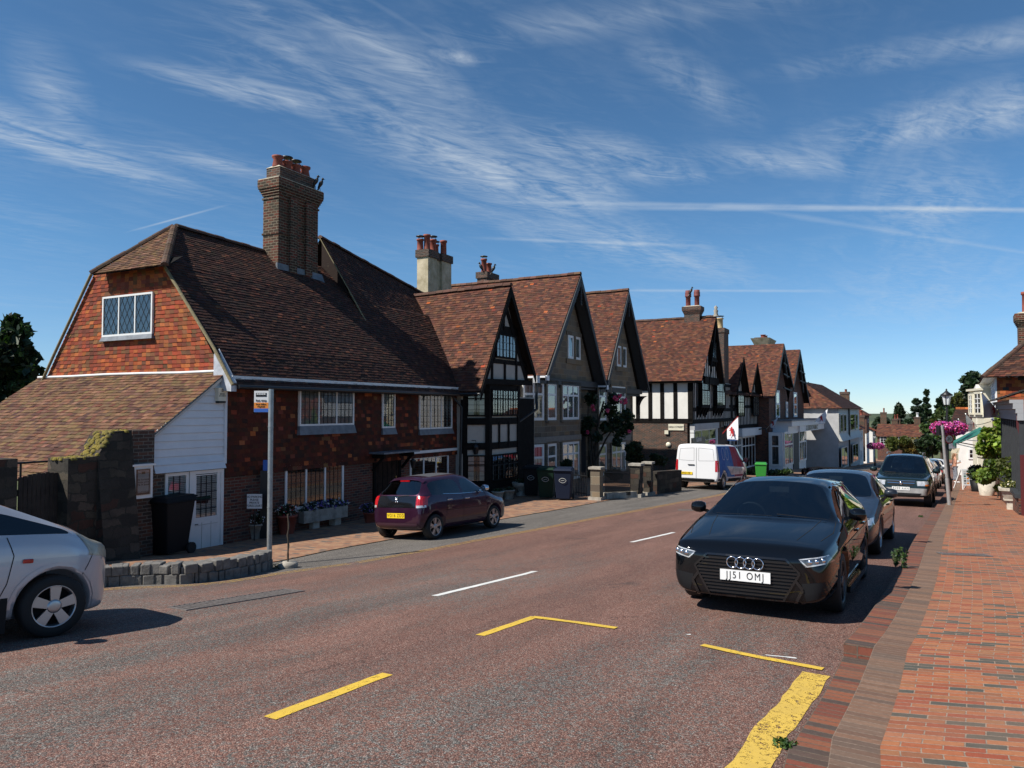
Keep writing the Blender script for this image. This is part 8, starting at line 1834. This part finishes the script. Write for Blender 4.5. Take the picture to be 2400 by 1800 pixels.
 b = gp(620, 1262); s_ = thing('timetable_post', 'tall black slab post with a blue top behind the bus stop pole', 'post', b); z1, z2 = at(620, 1103, b.y).z, at(620, 1078, b.y).z; x0, x1 = at(611, 1175, b.y).x, at(630, 1175, b.y).x
 m = MB(); m.box(x0, x1, b.y - .05, b.y + .05, b.z, z1); m.build('slab', 'black_paint', s_); m = MB(); m.box(x0 + .06, x1, b.y - .04, b.y + .04, z1 + .001, z2); m.build('blue_top', 'blue_paint', s_)
 # pots and notice before the timbered house
 for u, v, r, h, mt, lb in ((1167, 1172, .22, .32, 'concrete_pale', 'pale stone pot right of the maroon car bonnet'), (1192, 1170, .22, .34, 'concrete', 'dark round stone pot between the pale pot and the urn')):
  b, t = potp('plant_pot', lb, u, v, r, h, mt); bush('', '', b + Vector((0, 0, h + .02)), (.2, .2, .09), 150, .05, DARKG, parent=t)
 b = gp(1222, 1162); t = thing('stone_urn', 'ornate wide stone urn beside the wheelie bins', 'urn', b); m = MB(); m.lathe(b, [(.2, 0), (.2, .08), (.1, .14), (.12, .22), (.34, .38), (.38, .5), (.36, .52), (.3, .5)], 18); m.build('bowl', 'concrete', t); bush('', '', b + Vector((0, 0, .55)), (.28, .28, .12), 160, .05, DARKG, parent=t)
 b = gp(1181, 1160); x = at(1181, 1135, b.y); m = MB(); m.box(x.x - .1, x.x + .1, x.y, x.y + .02, x.z - .13, x.z + .13); m.tube([(x.x, x.y + .02, x.z - .1), (x.x, x.y + .02, b.z)], .012, 5); tag(m.build('red_notice', 'red_paint'), 'small red notice on a stake at the foot of the timbered bay', 'sign')
 # garden piers, railings, gate of the stone houses
 def pier(label, u0, u1, vt, vb, mat='stone_rubble'):
  b = gp((u0 + u1) / 2, vb); w_ = (u1 - u0) * b.y / F; zt = at((u0 + u1) / 2, vt, b.y).z; t = thing('gate_pier', label, 'gate pier', b); Q = Pl(b.x, b.y); h = w_ / 2 * .72
  m = MB(); m.pbox(Q, -h, h, -h, h, b.z - .2, zt - .08); m.build('shaft', mat, t); m = MB(); m.pbox(Q, -h - .06, h + .06, -h - .06, h + .06, zt - .079, zt); m.build('cap', 'concrete', t); m = MB(); m.pbox(Q, -h - .07, h + .07, -h - .07, h + .07, b.z - .2, b.z + .12); m.build('foot', 'concrete', t); return b
 p1 = pier('brown stone gate pier between the bins and the railings', 1383, 1415, 1094, 1172, 'stone_ashlar'); p2 = pier('second stone gate pier at the end of the iron railings', 1476, 1508, 1086, 1164); p3 = pier('squat dark stone pier left of the white van', 1507, 1532, 1082, 1160)
 def rails(name, label, a, e, zt, n, heads=True):
  t = thing(name, label, 'railing' if 'rail' in name else 'gate', a.lerp(e, .5)); m = MB();
  for i in range(n + 1): q = a.lerp(e, i / n); m.tube([q + Vector((0, 0, .1)), q + Vector((0, 0, zt + (.12 if i % 4 == 0 else 0)))], .014, 5)
  m.build('bars', 'iron', t); r_ = MB()
  for h in (.2, zt - .12): r_.tube([a + Vector((0, 0, h)), e + Vector((0, 0, h))], .018, 6)
  r_.build('rail', 'iron', t)
  return t
 rails('iron_railing', 'black iron railing with spiked tops between two stone piers', p1 + Vector((.35, .5, 0)), p2 + Vector((-.3, -.4, 0)), 1.05, 26)
 rails('garden_gate', 'low black iron garden gate beside the blue bin', gp(1346, 1168) + Vector((0, .3, 0)), p1 + Vector((-.35, .2, 0)), .95, 8)
 kb = MB(); a, e = p1 + Vector((.3, .4, 0)), p2; kb.bar(a + Vector((0, 0, .06)), e + Vector((0, 0, .06)), .3, .3); tag(kb.build('railing_plinth', 'concrete'), 'low stone plinth carrying the black iron railing', 'plinth')
 w_ = MB(); a, e = p3 + Vector((.3, .5, .4)), gp(1590, 1150) + Vector((0, 0, .4)); w_.bar(a, e, .3, .9); tag(w_.build('garden_wall', 'stone_rubble'), 'low dark stone garden wall behind the white van', 'wall')
 # climbing rose
 b = P1.w(P1.kz(1390, 1000)[0], -.3, 0); b.z = zg(b.x, b.y); t = thing('climbing_rose', 'climbing rose with pink blooms between the two stone houses', 'climbing rose', b); yy = b.y
 m = MB()
 for pts in (((1388, 1160), (1392, 1090), (1386, 1030), (1378, 975), (1380, 920)), ((1390, 1150), (1396, 1080), (1420, 1030), (1450, 985), (1475, 960)), ((1387, 1160), (1384, 1060), (1410, 1020), (1440, 1000)), ((1396, 1070), (1400, 1000), (1415, 940))): m.tube([at(u, v, yy - .3) for u, v in pts], [.09, .06, .045, .03, .015][:len(pts)], 6)
 m.build('stems', 'bark', t); m = MB()
 for u, v, r in ((1385, 935, 16), (1380, 990, 17), (1374, 1010, 12), (1400, 1025, 12), (1430, 960, 20), (1445, 985, 24), (1455, 1010, 22), (1470, 975, 17), (1440, 935, 15), (1475, 1000, 12), (1420, 1000, 14), (1446, 1035, 12)): k = r * yy / F; leafs(m, at(u, v, yy - .7), (k, .35, k), 330, .12, DARKG, .1)
 m.build('foliage', 'leaf', t); m = MB()
 for u, v in ((1388, 953), (1391, 960), (1424, 962), (1441, 932), (1445, 936), (1452, 927), (1456, 942), (1465, 938), (1466, 944), (1377, 1013), (1475, 1011)): leafs(m, at(u, v, yy - 1.2), (.10, .08, .10), 40, .09, PK, .3, aspect=1.1)
 m.build('flowers', 'leaf', t)
 # garden shrubs
 for n_, (u, v, ru, rv, yq, pal, lb) in enumerate(((1492, 1060, 24, 32, 37, DARKG, 'tall dark bush beside the brick side wall'), (1545, 1080, 24, 14, 38, DARKG, 'low dark bush behind the garden wall'), (1440, 1112, 22, 9, 36, DARKG, 'clipped low hedge behind the iron railing'), (1330, 1090, 10, 7, 30, DARKG, 'small spiky plant above the blue bin'), (1760, 1118, 24, 16, 50, DARKG + GREEN, 'leafy bush beside the bright green bin'), (1825, 1115, 28, 16, 50, DARKG + GREEN, 'leafy bush in front of the pharmacy bay'), (1900, 1108, 34, 15, 54, [(0.05, .012, .025), (0.035, .015, .02), (.02, .03, .012)], 'purple leaved hedge below the rendered side wall'))):
  c = at(u, v, yq); k = yq / F; bush('garden_shrub', lb, c, (ru * k, .6, rv * k), 900, .16, pal, clumps=9)
forecourt()
def lion(mb, M, s):                      # a rampant beast, flat applied shape on a flag
 P_ = [(-.10, .5), (.02, .56), (.10, .48), (.10, .38), (.18, .30), (.16, .05), (.25, -.05), (.20, -.25), (.28, -.45), (.16, -.5), (.08, -.28), (.0, -.15), (-.08, -.3), (-.2, -.48), (-.30, -.42), (-.18, -.3), (-.10, -.05), (-.14, .10), (-.32, .08), (-.34, .18), (-.16, .22), (-.30, .34), (-.26, .42), (-.10, .34)]
 for a, b, c in ((0, 1, 2), (0, 2, 3), (0, 3, 23), (3, 4, 20), (23, 3, 20), (4, 5, 17), (20, 4, 17), (23, 20, 21), (23, 21, 22), (17, 18, 19), (17, 19, 20), (5, 11, 16), (17, 5, 16), (5, 6, 7), (5, 7, 10), (5, 10, 11), (7, 8, 9), (7, 9, 10), (11, 12, 16), (12, 13, 15), (13, 14, 15), (12, 15, 16)):
  mb.add([M @ Vector((P_[i][0] * s, P_[i][1] * s, .006)) for i in (a, b, c)], [(0, 1, 2)])
def flag(label, y, tip, foot, corner, bottom, group, mirror=False, wave=.06):
 """angled pole from foot to tip, cloth hanging below it; all given as pixels at distance y"""
 T_, F_, C_, B_ = at(*tip, y), at(*foot, y + .9), at(*corner, y + .6), at(*bottom, y + .1)
 t = thing('street_flag', label, 'flag', F_, group); m = MB(); m.tube([F_, T_], .022, 6); m.build('pole', 'red_paint' if mirror else 'steel', t)
 n = 14; vs = []; Bl = C_ + (B_ - T_) * .45
 for j in range(n + 1):
  for i in range(n + 1):
   p = T_.lerp(C_, i / n).lerp(B_.lerp(Bl if False else Vector((C_.x, C_.y, B_.z + .02)), i / n), j / n); p += Vector((.2, -1, 0)) * wave * math.sin(i * .7 + j * .25) * (j / n) * .6; vs.append(p)
 m = MB(); m.add(vs, [(j * (n + 1) + i, j * (n + 1) + i + 1, (j + 1) * (n + 1) + i + 1, (j + 1) * (n + 1) + i) for j in range(n) for i in range(n)], smooth=True); o = m.build('cloth', 'flag', t)
 X = (C_ - T_); X.z = 0; X.normalize(); X = X if X.x > 0 else -X; N = X.cross(Vector((0, 0, 1))); w_ = abs(C_.x - T_.x); h = max(T_.z, C_.z) - B_.z
 ctr = (T_ + C_ + B_ + Vector((C_.x, C_.y, B_.z))) / 4; M = Matrix((X, Vector((0, 0, 1)), N)).transposed().to_4x4(); M.translation = ctr + N * .09 + Vector((0, 0, -.02 * h)) + X * (.04 * w_)
 m = MB(); lion(m, M, h * .40); m.build('lion_crest', 'red_paint', o)
 M2 = M.copy(); M2.translation = M.translation + Vector((0, 0, -h * .34)); text('lettering', 'Mayfield Festival\nof Music and the Arts', h * .055, 'blue_paint', M2, o)
 return t
def streetthings():
 FG = 'festival flags along the shops'
 flag('white festival flag with red pole outside the half timbered shop', 41, (1730, 976), (1694, 1016), (1704, 1006), (1730, 1031), FG, True)
 flag('white festival flag seen nearly edge on before the pharmacy', 60, (1827, 972), (1796, 1006), (1806, 996), (1812, 1003), FG); flag('small white flag beside the rendered side wall', 74, (1940, 958), (1908, 990), (1912, 984), (1934, 990), FG)
 flag('largest white festival flag with red lion on the corner house', 27.5, (2300, 920), (2341, 967), (2340, 965), (2306, 980), FG); flag('mid-sized white festival flag above the green awning', 36, (2263, 970), (2290, 1000), (2288, 995), (2266, 1012), FG)
 flag('white festival flag partly hidden by the lamp post baskets', 42, (2246, 982), (2262, 1000), (2260, 1000), (2248, 1000), FG); flag('lowest white festival flag near the speed limit disc', 47, (2222, 1030), (2240, 1048), (2240, 1046), (2222, 1052), FG)
 # leaning metal pole
 b = gp(2226, 1183, .14); tp = at(2208, 998, b.y - .3); t = thing('leaning_pole', 'leaning bare metal pole at the kerb before the lamp post', 'pole', b); m = MB(); m.tube([b - Vector((0, 0, .1)), b.lerp(tp, .33)], .062, 14); m.tube([b.lerp(tp, .33), tp], [.05, .048], 14); m.build('shaft', 'steel_bright', t); m = MB(); x = at(2203, 1006, b.y - .3); m.box(x.x - .02, x.x + .03, x.y, x.y + .2, x.z - .2, x.z + .12); m.build('sign_edge', 'iron', t)
 # heritage lamp post with baskets
 def lamp(label, u, vb, vt, y, flowers=True, sc=1.0, bask=.5):
  top = at(u, vt, y); x, yy = top.x, top.y; gz = zg(x, yy) + .14; H = top.z - gz; t = thing('street_lamp', label, 'street lamp', (x, yy, gz)); V = Vector((x, yy, gz)); k = H / 4.9
  m = MB(); m.lathe(V, [(.16 * k, 0), (.16 * k, .5 * k), (.10 * k, .7 * k), (.085 * k, 1.2 * k), (.055 * k, 1.5 * k), (.05 * k, 3.8 * k), (.03 * k, 4.05 * k)], 14); m.tube([V + Vector((-.28 * k, 0, 3.35 * k)), V + Vector((.28 * k, 0, 3.35 * k))], .02, 6); m.build('post', 'iron', t)
  m = MB()
  for a in range(4):
   c_, s_2 = math.cos(a * math.pi / 2 + .785), math.sin(a * math.pi / 2 + .785); m.tube([V + Vector((.14 * k * c_, .14 * k * s_2, 4.12 * k)), V + Vector((.23 * k * c_, .23 * k * s_2, 4.58 * k))], .014, 5)
  m.lathe(V, [(.12 * k, 4.08 * k), (.15 * k, 4.1 * k), (.15 * k, 4.13 * k)], 4); m.lathe(V, [(.27 * k, 4.56 * k), (.29 * k, 4.6 * k), (.10 * k, 4.74 * k), (.07 * k, 4.78 * k), (.03 * k, 4.8 * k), (.05 * k, 4.84 * k), (.001, 4.92 * k)], 8); m.tube([V + Vector((-.12 * k, 0, 4.1 * k)), V + Vector((0, 0, 3.9 * k)), V + Vector((.12 * k, 0, 4.1 * k))], .012, 5); m.build('lantern_frame', 'iron', t)
  m = MB(); m.lathe(V, [(.13 * k, 4.13 * k), (.22 * k, 4.57 * k)], 4, smooth=False, M=Matrix.Rotation(R(0), 3, 'Z')); m.build('lantern_glass', 'lantern_glass', t)
  if flowers:
   PK = [(0.55, 0.04, 0.30), (0.65, 0.10, 0.40), (0.5, 0.02, 0.12), (0.35, 0.05, 0.35), (0.75, 0.25, 0.5)]
   for sx in (-1, 1):
    c = V + Vector((sx * bask * .72, -.12, 3.0 * k)); q = MB(); q.lathe(c - Vector((0, 0, .16)), [(.02, 0), (.16, .08), (.2, .2)], 12); bo = q.build('basket', 'iron', t); m = MB(); leafs(m, c, (bask, bask * .8, bask * .62), 500, .07, GREEN, .5); m.build('foliage', 'leaf', bo); m = MB(); leafs(m, c, (bask * 1.06, bask * .9, bask * .7), 900, .08, PK, .85, aspect=1.0); m.build('flowers', 'leaf', bo)
  return V, k, t
 V, k, t = lamp('black heritage street lamp with two pink flower baskets by the kerb', 2218, 1140, 911, 33.5, bask=.46)
 m = MB(); x = at(2224, 1029, 33.3); m.lathe(x, [(.001, 0), (.2, 0), (.2, .02), (.001, .02)], 24, M=Matrix(((1, 0, 0), (0, 0, -1), (0, 1, 0)))); o = m.build('speed_disc', 'white_paint', t); m = MB(); m.tube([x + Vector((.185 * math.cos(a), -.03, .185 * math.sin(a))) for a in [2 * math.pi * q / 24 for q in range(25)]], .022, 6, cap=False); m.build('disc_ring', 'red_paint', o); M = Matrix.Rotation(R(90), 4, 'X'); M.translation = x + Vector((0, -.035, 0)); text('lettering', '20', .2, 'black_paint', M, o, bold=True)
 lamp('far black street lamp with one mass of pink flowers on the left pavement', 2050, 1110, 1015, 84, bask=.55)
 # flag ropes and pole to the wall
 m = MB(); a, e = at(2230, 975, 33.3), at(2322, 988, 29.5); m.tube([a.lerp(e, i / 10) - Vector((0, 0, .25 * math.sin(math.pi * i / 10))) for i in range(11)], .012, 5); tag(m.build('sagging_cable', 'iron'), 'thin black cable sagging from the lamp post to the corner house', 'cable')
 # hanging sign
 P5f = P5.shift(.9); (k0, z1), (k1, z0) = P5f.kz(1621, 1027), P5f.kz(1652, 1048); c = P5f.w((k0 + k1) / 2, 0, z1); t = thing('hanging_sign', 'black hanging sign lettered in white outside the interiors shop', 'sign', c); m = MB(); m.pbox(P5f, k0, k1, -.03, .03, z0, z1); m.build('board', 'black_paint', t); m = MB(); m.tube([P5f.w((k0 + k1) / 2, 0, z1), P5f.w((k0 + k1) / 2, 0, z1 + .25), P5f.w((k0 + k1) / 2, .9, z1 + .25)], .02, 6); m.build('bracket', 'iron', t); text('lettering', 'Gabriel\nInteriors', .42, 'white_paint', face_M(P5f, (k0 + k1) / 2, -.035, (z0 + z1) / 2), t)
 # sandwich board
 b0, b1 = gp(2258, 1117, .14), gp(2286, 1116, .14); yb = b0.y * .62;
 A0, A1, C0, C1 = at(2256, 1116, 35), at(2282, 1116, 35), at(2253, 1068, 35.25), at(2279, 1068, 35.25); gz = zg(A0.x, A0.y) + .14; dz = gz - A0.z
 for q in (A0, A1, C0, C1): q.z += dz
 t = thing('sandwich_board', 'white a-board of small notices standing on the pavement', 'board', A0.lerp(A1, .5));
 def lp(a, b_): return A0.lerp(A1, a).lerp(C0.lerp(C1, a), b_)
 m = MB(); m.hexa([lp(0, 0), lp(.08, 0), lp(.08, 0) + Vector((0, .04, 0)), lp(0, 0) + Vector((0, .04, 0)), lp(0, 1), lp(.08, 1), lp(.08, 1) + Vector((0, .04, 0)), lp(0, 1) + Vector((0, .04, 0))]); m.hexa([lp(.92, 0), lp(1, 0), lp(1, 0) + Vector((0, .04, 0)), lp(.92, 0) + Vector((0, .04, 0)), lp(.92, 1), lp(1, 1), lp(1, 1) + Vector((0, .04, 0)), lp(.92, 1) + Vector((0, .04, 0))])
 for e in (0, 1): m.bar(lp(e, 0) + Vector((0, .7, 0)), lp(e, 1) + Vector((0, .05, 0)), .05, .04)
 m.build('frame', 'white_paint', t); m = MB(); m.hexa([lp(.08, .2), lp(.92, .2), lp(.92, .2) + Vector((0, .03, 0)), lp(.08, .2) + Vector((0, .03, 0)), lp(.08, .99), lp(.92, .99), lp(.92, .99) + Vector((0, .03, 0)), lp(.08, .99) + Vector((0, .03, 0))]); pn = m.build('panel', 'board_white', t)
 cols = ['blue_paint', 'board_grey', 'orange_paint', 'awning_green', 'plate_yellow', 'grey_paint']
 for j in range(6):
  for i in range(3):
   m = MB(); a, c_ = .14 + i * .26, .27 + j * .115; m.poly([lp(a, c_) + Vector((0, -.006, 0)), lp(a + .2, c_) + Vector((0, -.006, 0)), lp(a + .2, c_ + .075) + Vector((0, -.006, 0)), lp(a, c_ + .075) + Vector((0, -.006, 0))]); m.build('notice', cols[(i * 2 + j * 5 + i * j) % 6] if (i + j) % 2 else 'grey_light', pn)
 # potted plants on the right pavement
 def pp(label, u, v, y, r, h, mat, fol, pal, n=500, sz=.1):
  c = at(u, v, y); gz = zg(c.x, c.y) + .14; b = Vector((c.x, c.y, gz)); t = thing('plant_pot', label, 'plant pot', b); m = MB(); m.lathe(b, [(r * .75, 0), (r, h), (r * .9, h), (.001, h * .95)], 16); m.build('pot', mat, t); bush('', '', b + Vector((0, 0, h + fol[2] * .8)), fol, n, sz, pal, parent=t)
 pp('black pot with a dark leafy plant beside the a-board', 2290, 1110, 33.5, .3, .5, 'plastic', (.42, .4, .38), DARKG); pp('pale carved stone pot at the foot of the bright shrub', 2312, 1110, 30.5, .34, .6, 'concrete_pale', (.5, .4, .3), BRIGHT)
 for lb, u, v, y, rad, n, sz, pal in (('tall bright yellow green shrub against the brick pier', 2336, 1052, 29, (.75, .55, 1.0), 1900, .13, BRIGHT), ('thin bright climber top on the brick pier', 2345, 1012, 29.3, (.28, .25, .9), 420, .12, BRIGHT), ('low rounded green shrub spreading over the pavement edge', 2350, 1108, 27.5, (1.0, .7, .62), 2600, .09, [(0.10, .16, .025), (.14, .2, .03), (.07, .12, .02)]), ('wispy green plant behind the stone planter', 2380, 1108, 24.5, (.6, .4, .6), 700, .09, OLIVE + BRIGHT[:1])):
  c = at(u, v, y); bush('garden_shrub', lb, c, rad, n, sz, pal, clumps=12)
 # stone planter on pedestal
 c = at(2372, 1172, 23.0); gz = zg(c.x, c.y) + .14; b = Vector((c.x, c.y, gz)); t = thing('stone_planter', 'square cream stone planter with small flowers on a pedestal', 'planter', b); m = MB(); Q = Pl(b.x, b.y, .857, -.515)
 m.pbox(Q, -.14, .14, -.14, .14, gz, gz + .28); m.pbox(Q, -.22, .22, -.2, .2, gz + .28, gz + .33); m.build('pedestal', 'concrete_pale', t); m = MB(); m.hexa([Q.w(-.2, -.2, gz + .331), Q.w(.2, -.2, gz + .331), Q.w(.2, .2, gz + .331), Q.w(-.2, .2, gz + .331), Q.w(-.3, -.3, gz + .58), Q.w(.3, -.3, gz + .58), Q.w(.3, .3, gz + .58), Q.w(-.3, .3, gz + .58)]); m.pbox(Q, -.34, .34, -.34, .34, gz + .581, gz + .66); m.build('bowl', 'concrete_pale', t)
 bush('', '', b + Vector((0, 0, .74)), (.3, .3, .12), 380, .06, OLIVE, parent=t, flowers=(130, .045, [(0.6, .55, .25), (.7, .7, .6)]))
 # weeds at the kerb
 for i, (u, v, r, h, lb) in enumerate(((2117, 1352, .11, .40, 'tall leafy weed growing from the kerb joint'), (2098, 1330, .10, .26, 'shorter weed left of the tall one at the kerb'), (1838, 1748, .075, .03, 'low green weed tuft at the end of the yellow kerb line'), (2193, 1236, .08, .04, 'small weed tuft on the kerb bricks'), (2158, 1212, .07, .04, 'weed tuft in the gutter behind the grey saloon'), (2222, 1186, .22, .04, 'grass tuft round the foot of the leaning pole'), (650, 1330, .25, .04, 'moss and weeds at the foot of the bus stop pole'))):
  p = gp(u, v); m = MB()
  if h > .2:
   m2 = MB(); t = thing('kerb_weed', lb, 'weed', p)
   for q in range(5): e = p + Vector((random.uniform(-r, r), random.uniform(-r, r), h * random.uniform(.7, 1.1))); m2.tube([p, p.lerp(e, .5) + Vector((0, 0, .03)), e], .004, 4); [leafs(m, p.lerp(e, f / 8), (.02, .02, .02), 4, .026, GREEN, .2, aspect=2.6) for f in range(2, 9)]
   m2.build('stem', 'bark', t); m.build('foliage', 'leaf', t)
  else: leafs(m, p + Vector((0, 0, h * .5)), (r, r, h), 260, .016, GREEN, 0); tag(m.build('kerb_weed', 'leaf'), lb, 'weed')
simple('steel_bright', (0.50, 0.51, 0.50), 0.4, metal=0.5, var=0.1, vs=10); simple('lantern_glass', (0.62, 0.66, 0.66), 0.25, spec=0.6)
streetthings()
# ------------------------------------------------------------------ birds and the woman
def bird(label, u, v, y, s=1.0, face=1):
 c = at(u, v, y); t = MB(); f = face
 t.lathe(c, [(.001, -.16), (.03, -.12), (.055, -.02), (.07, .06), (.055, .13), (.03, .17), (.001, .19)], 10, M=Matrix.Rotation(R(28 * f), 3, 'Y') @ Matrix.Diagonal((s, s, s)).to_3x3())
 h = c + Vector((.09 * f, 0, .20)) * s; t.lathe(h, [(.001, -.045 * s), (.038 * s, -.02 * s), (.042 * s, .015 * s), (.02 * s, .045 * s), (.001, .05 * s)], 8); t.tube([h + Vector((.03 * f, 0, 0)) * s, h + Vector((.085 * f, 0, -.01)) * s], [.013 * s, .002], 5); t.tube([c + Vector((-.03 * f, 0, -.1)) * s, c + Vector((-.13 * f, 0, -.24)) * s], [.03 * s, .018 * s], 5); t.tube([c + Vector((0, .02, -.1)) * s, c + Vector((.01, .02, -.24)) * s], .006, 4); t.tube([c + Vector((0, -.02, -.1)) * s, c + Vector((.01, -.02, -.24)) * s], .006, 4)
 tag(t.build('bird', 'black_paint'), label, 'bird', 'birds on the chimneys')
for a in (('black bird left of two on the big brick chimney cap', 739, 428, 24.6, 1.0, 1), ('black bird at the outer corner of the big brick chimney cap', 750, 434, 24.9, 1.0, 1), ('bird at the left foot of the pots on the small stone house chimney', 1129, 628, 41, 1.3, -1), ('bird against the right pot of the small stone house chimney', 1155, 632, 41, 1.3, 1), ('bird perched on top of the dark double chimney pots', 1618, 684, 51, 1.4, 1)): bird(*a)
def skin(name, pts, edges, mat, parent, sub=2, root=0):
 me = bpy.data.meshes.new(name); me.from_pydata([p[:3] for p in pts], edges, []); o = bpy.data.objects.new(name, me); COL.objects.link(o)
 sk = o.modifiers.new('s', 'SKIN'); sk.use_smooth_shade = True; su = o.modifiers.new('u', 'SUBSURF'); su.levels = su.render_levels = sub
 for i, p in enumerate(pts): me.skin_vertices[0].data[i].radius = (p[3], p[4] if len(p) > 4 else p[3]); me.skin_vertices[0].data[i].use_root = (i == root)
 dg = bpy.context.evaluated_depsgraph_get(); dg.update(); m2 = bpy.data.meshes.new_from_object(o.evaluated_get(dg)); bpy.data.objects.remove(o)
 m2.materials.clear(); m2.materials.append(MT[mat]); q = bpy.data.objects.new(name, m2); COL.objects.link(q)
 if parent: q.parent = parent
 return q
simple('skin_tone', (0.45, 0.22, 0.14), 0.55); simple('hair_brown', (0.16, 0.08, 0.035), 0.7, var=.3); simple('leggings', (0.30, 0.32, 0.36), 0.8, col2=(0.10, 0.11, 0.14), vs=9); simple('vest_dark', (0.03, 0.032, 0.04), 0.8); simple('shoe_white', (0.72, 0.72, 0.72), 0.6)
def woman():
 c = at(2238, 1116, 43); gz = zg(c.x, c.y) + .14
 # body coordinates: faces +x (to the right), standing and looking at a phone
 e = thing('person_anchor', '', '', (0, 0, 0)); bpy.data.objects.remove(e)
 J = [(0, 0, .92, .125, .15), (.0, 0, 1.12, .10, .125), (.01, 0, 1.32, .11, .16), (.02, 0, 1.44, .07, .10), (.03, 0, 1.50, .045), (.06, 0, 1.60, .085, .075), (.05, 0, 1.68, .07, .065),
   (0, .09, .86, .095), (.03, .10, .48, .058), (-.02, .10, .10, .038), (.10, .10, .035, .034), (.18, .10, .03, .026), (0, -.09, .86, .095), (.06, -.10, .48, .058), (.02, -.10, .10, .038), (.14, -.10, .035, .034), (.22, -.10, .03, .026),
   (.01, .18, 1.38, .052), (-.03, .23, 1.12, .040), (.20, .16, 1.13, .028), (.01, -.18, 1.38, .052), (-.02, -.23, 1.12, .040), (.21, -.14, 1.14, .028)]
 E_ = [(0, 1), (1, 2), (2, 3), (3, 4), (4, 5), (5, 6), (0, 7), (7, 8), (8, 9), (9, 10), (10, 11), (0, 12), (12, 13), (13, 14), (14, 15), (15, 16), (2, 17), (17, 18), (18, 19), (2, 20), (20, 21), (21, 22)]
 p = skin('person', J, E_, 'skin_tone', None); p.location = (c.x, c.y, gz); p.rotation_euler = (0, 0, R(-14)); tag(p, 'person with long brown hair in dark vest and patterned leggings holding a phone', 'person')
 cl = skin('leggings', [(0, 0, .98, .130, .155)] + [(a, b, z, r + .012) for a, b, z, r in ((0, .09, .86, .095), (.03, .10, .48, .058), (-.02, .10, .13, .040), (0, -.09, .86, .095), (.06, -.10, .48, .058), (.02, -.10, .13, .040))], [(0, 1), (1, 2), (2, 3), (0, 4), (4, 5), (5, 6)], 'leggings', p)
 skin('vest', [(0, 0, .98, .135, .158), (0, 0, 1.12, .112, .137), (.01, 0, 1.30, .122, .168), (.015, 0, 1.40, .09, .14)], [(0, 1), (1, 2), (2, 3)], 'vest_dark', p)
 skin('hair', [(.03, 0, 1.66, .095, .088), (-.03, 0, 1.60, .07, .075), (-.07, 0, 1.46, .05, .085), (-.09, 0, 1.32, .025, .05)], [(0, 1), (1, 2), (2, 3)], 'hair_brown', p)
 for y in (.10, -.10): dx = .0 if y > 0 else .04; skin('shoe', [(-.03 + dx, y, .05, .05), (.08 + dx, y, .045, .05), (.19 + dx, y, .035, .04)], [(0, 1), (1, 2)], 'shoe_white', p)
 for y in (.15, -.13):
  skin('hand', [(.19, y, 1.13, .026, .02), (.24, y * .75, 1.145, .032, .018)] + [(.29 + .01 * i, y * .75 + (i - 1.5) * .018, 1.15 + .008 * i, .009) for i in range(4)] + [(.25, y * .45, 1.17, .010)], [(0, 1), (1, 2), (1, 3), (1, 4), (1, 5), (1, 6)], 'skin_tone', p, 1)
 ph = MB(); ph.box(.27, .29, -.04, .04, 1.14, 1.28); o = ph.build('phone', 'black_paint', None); o.location = p.location; o.rotation_euler = p.rotation_euler; tag(o, 'dark phone held up by the person on the pavement', 'phone')
woman()
for o in bpy.data.objects:
 if '_local' in o: del o['_local']
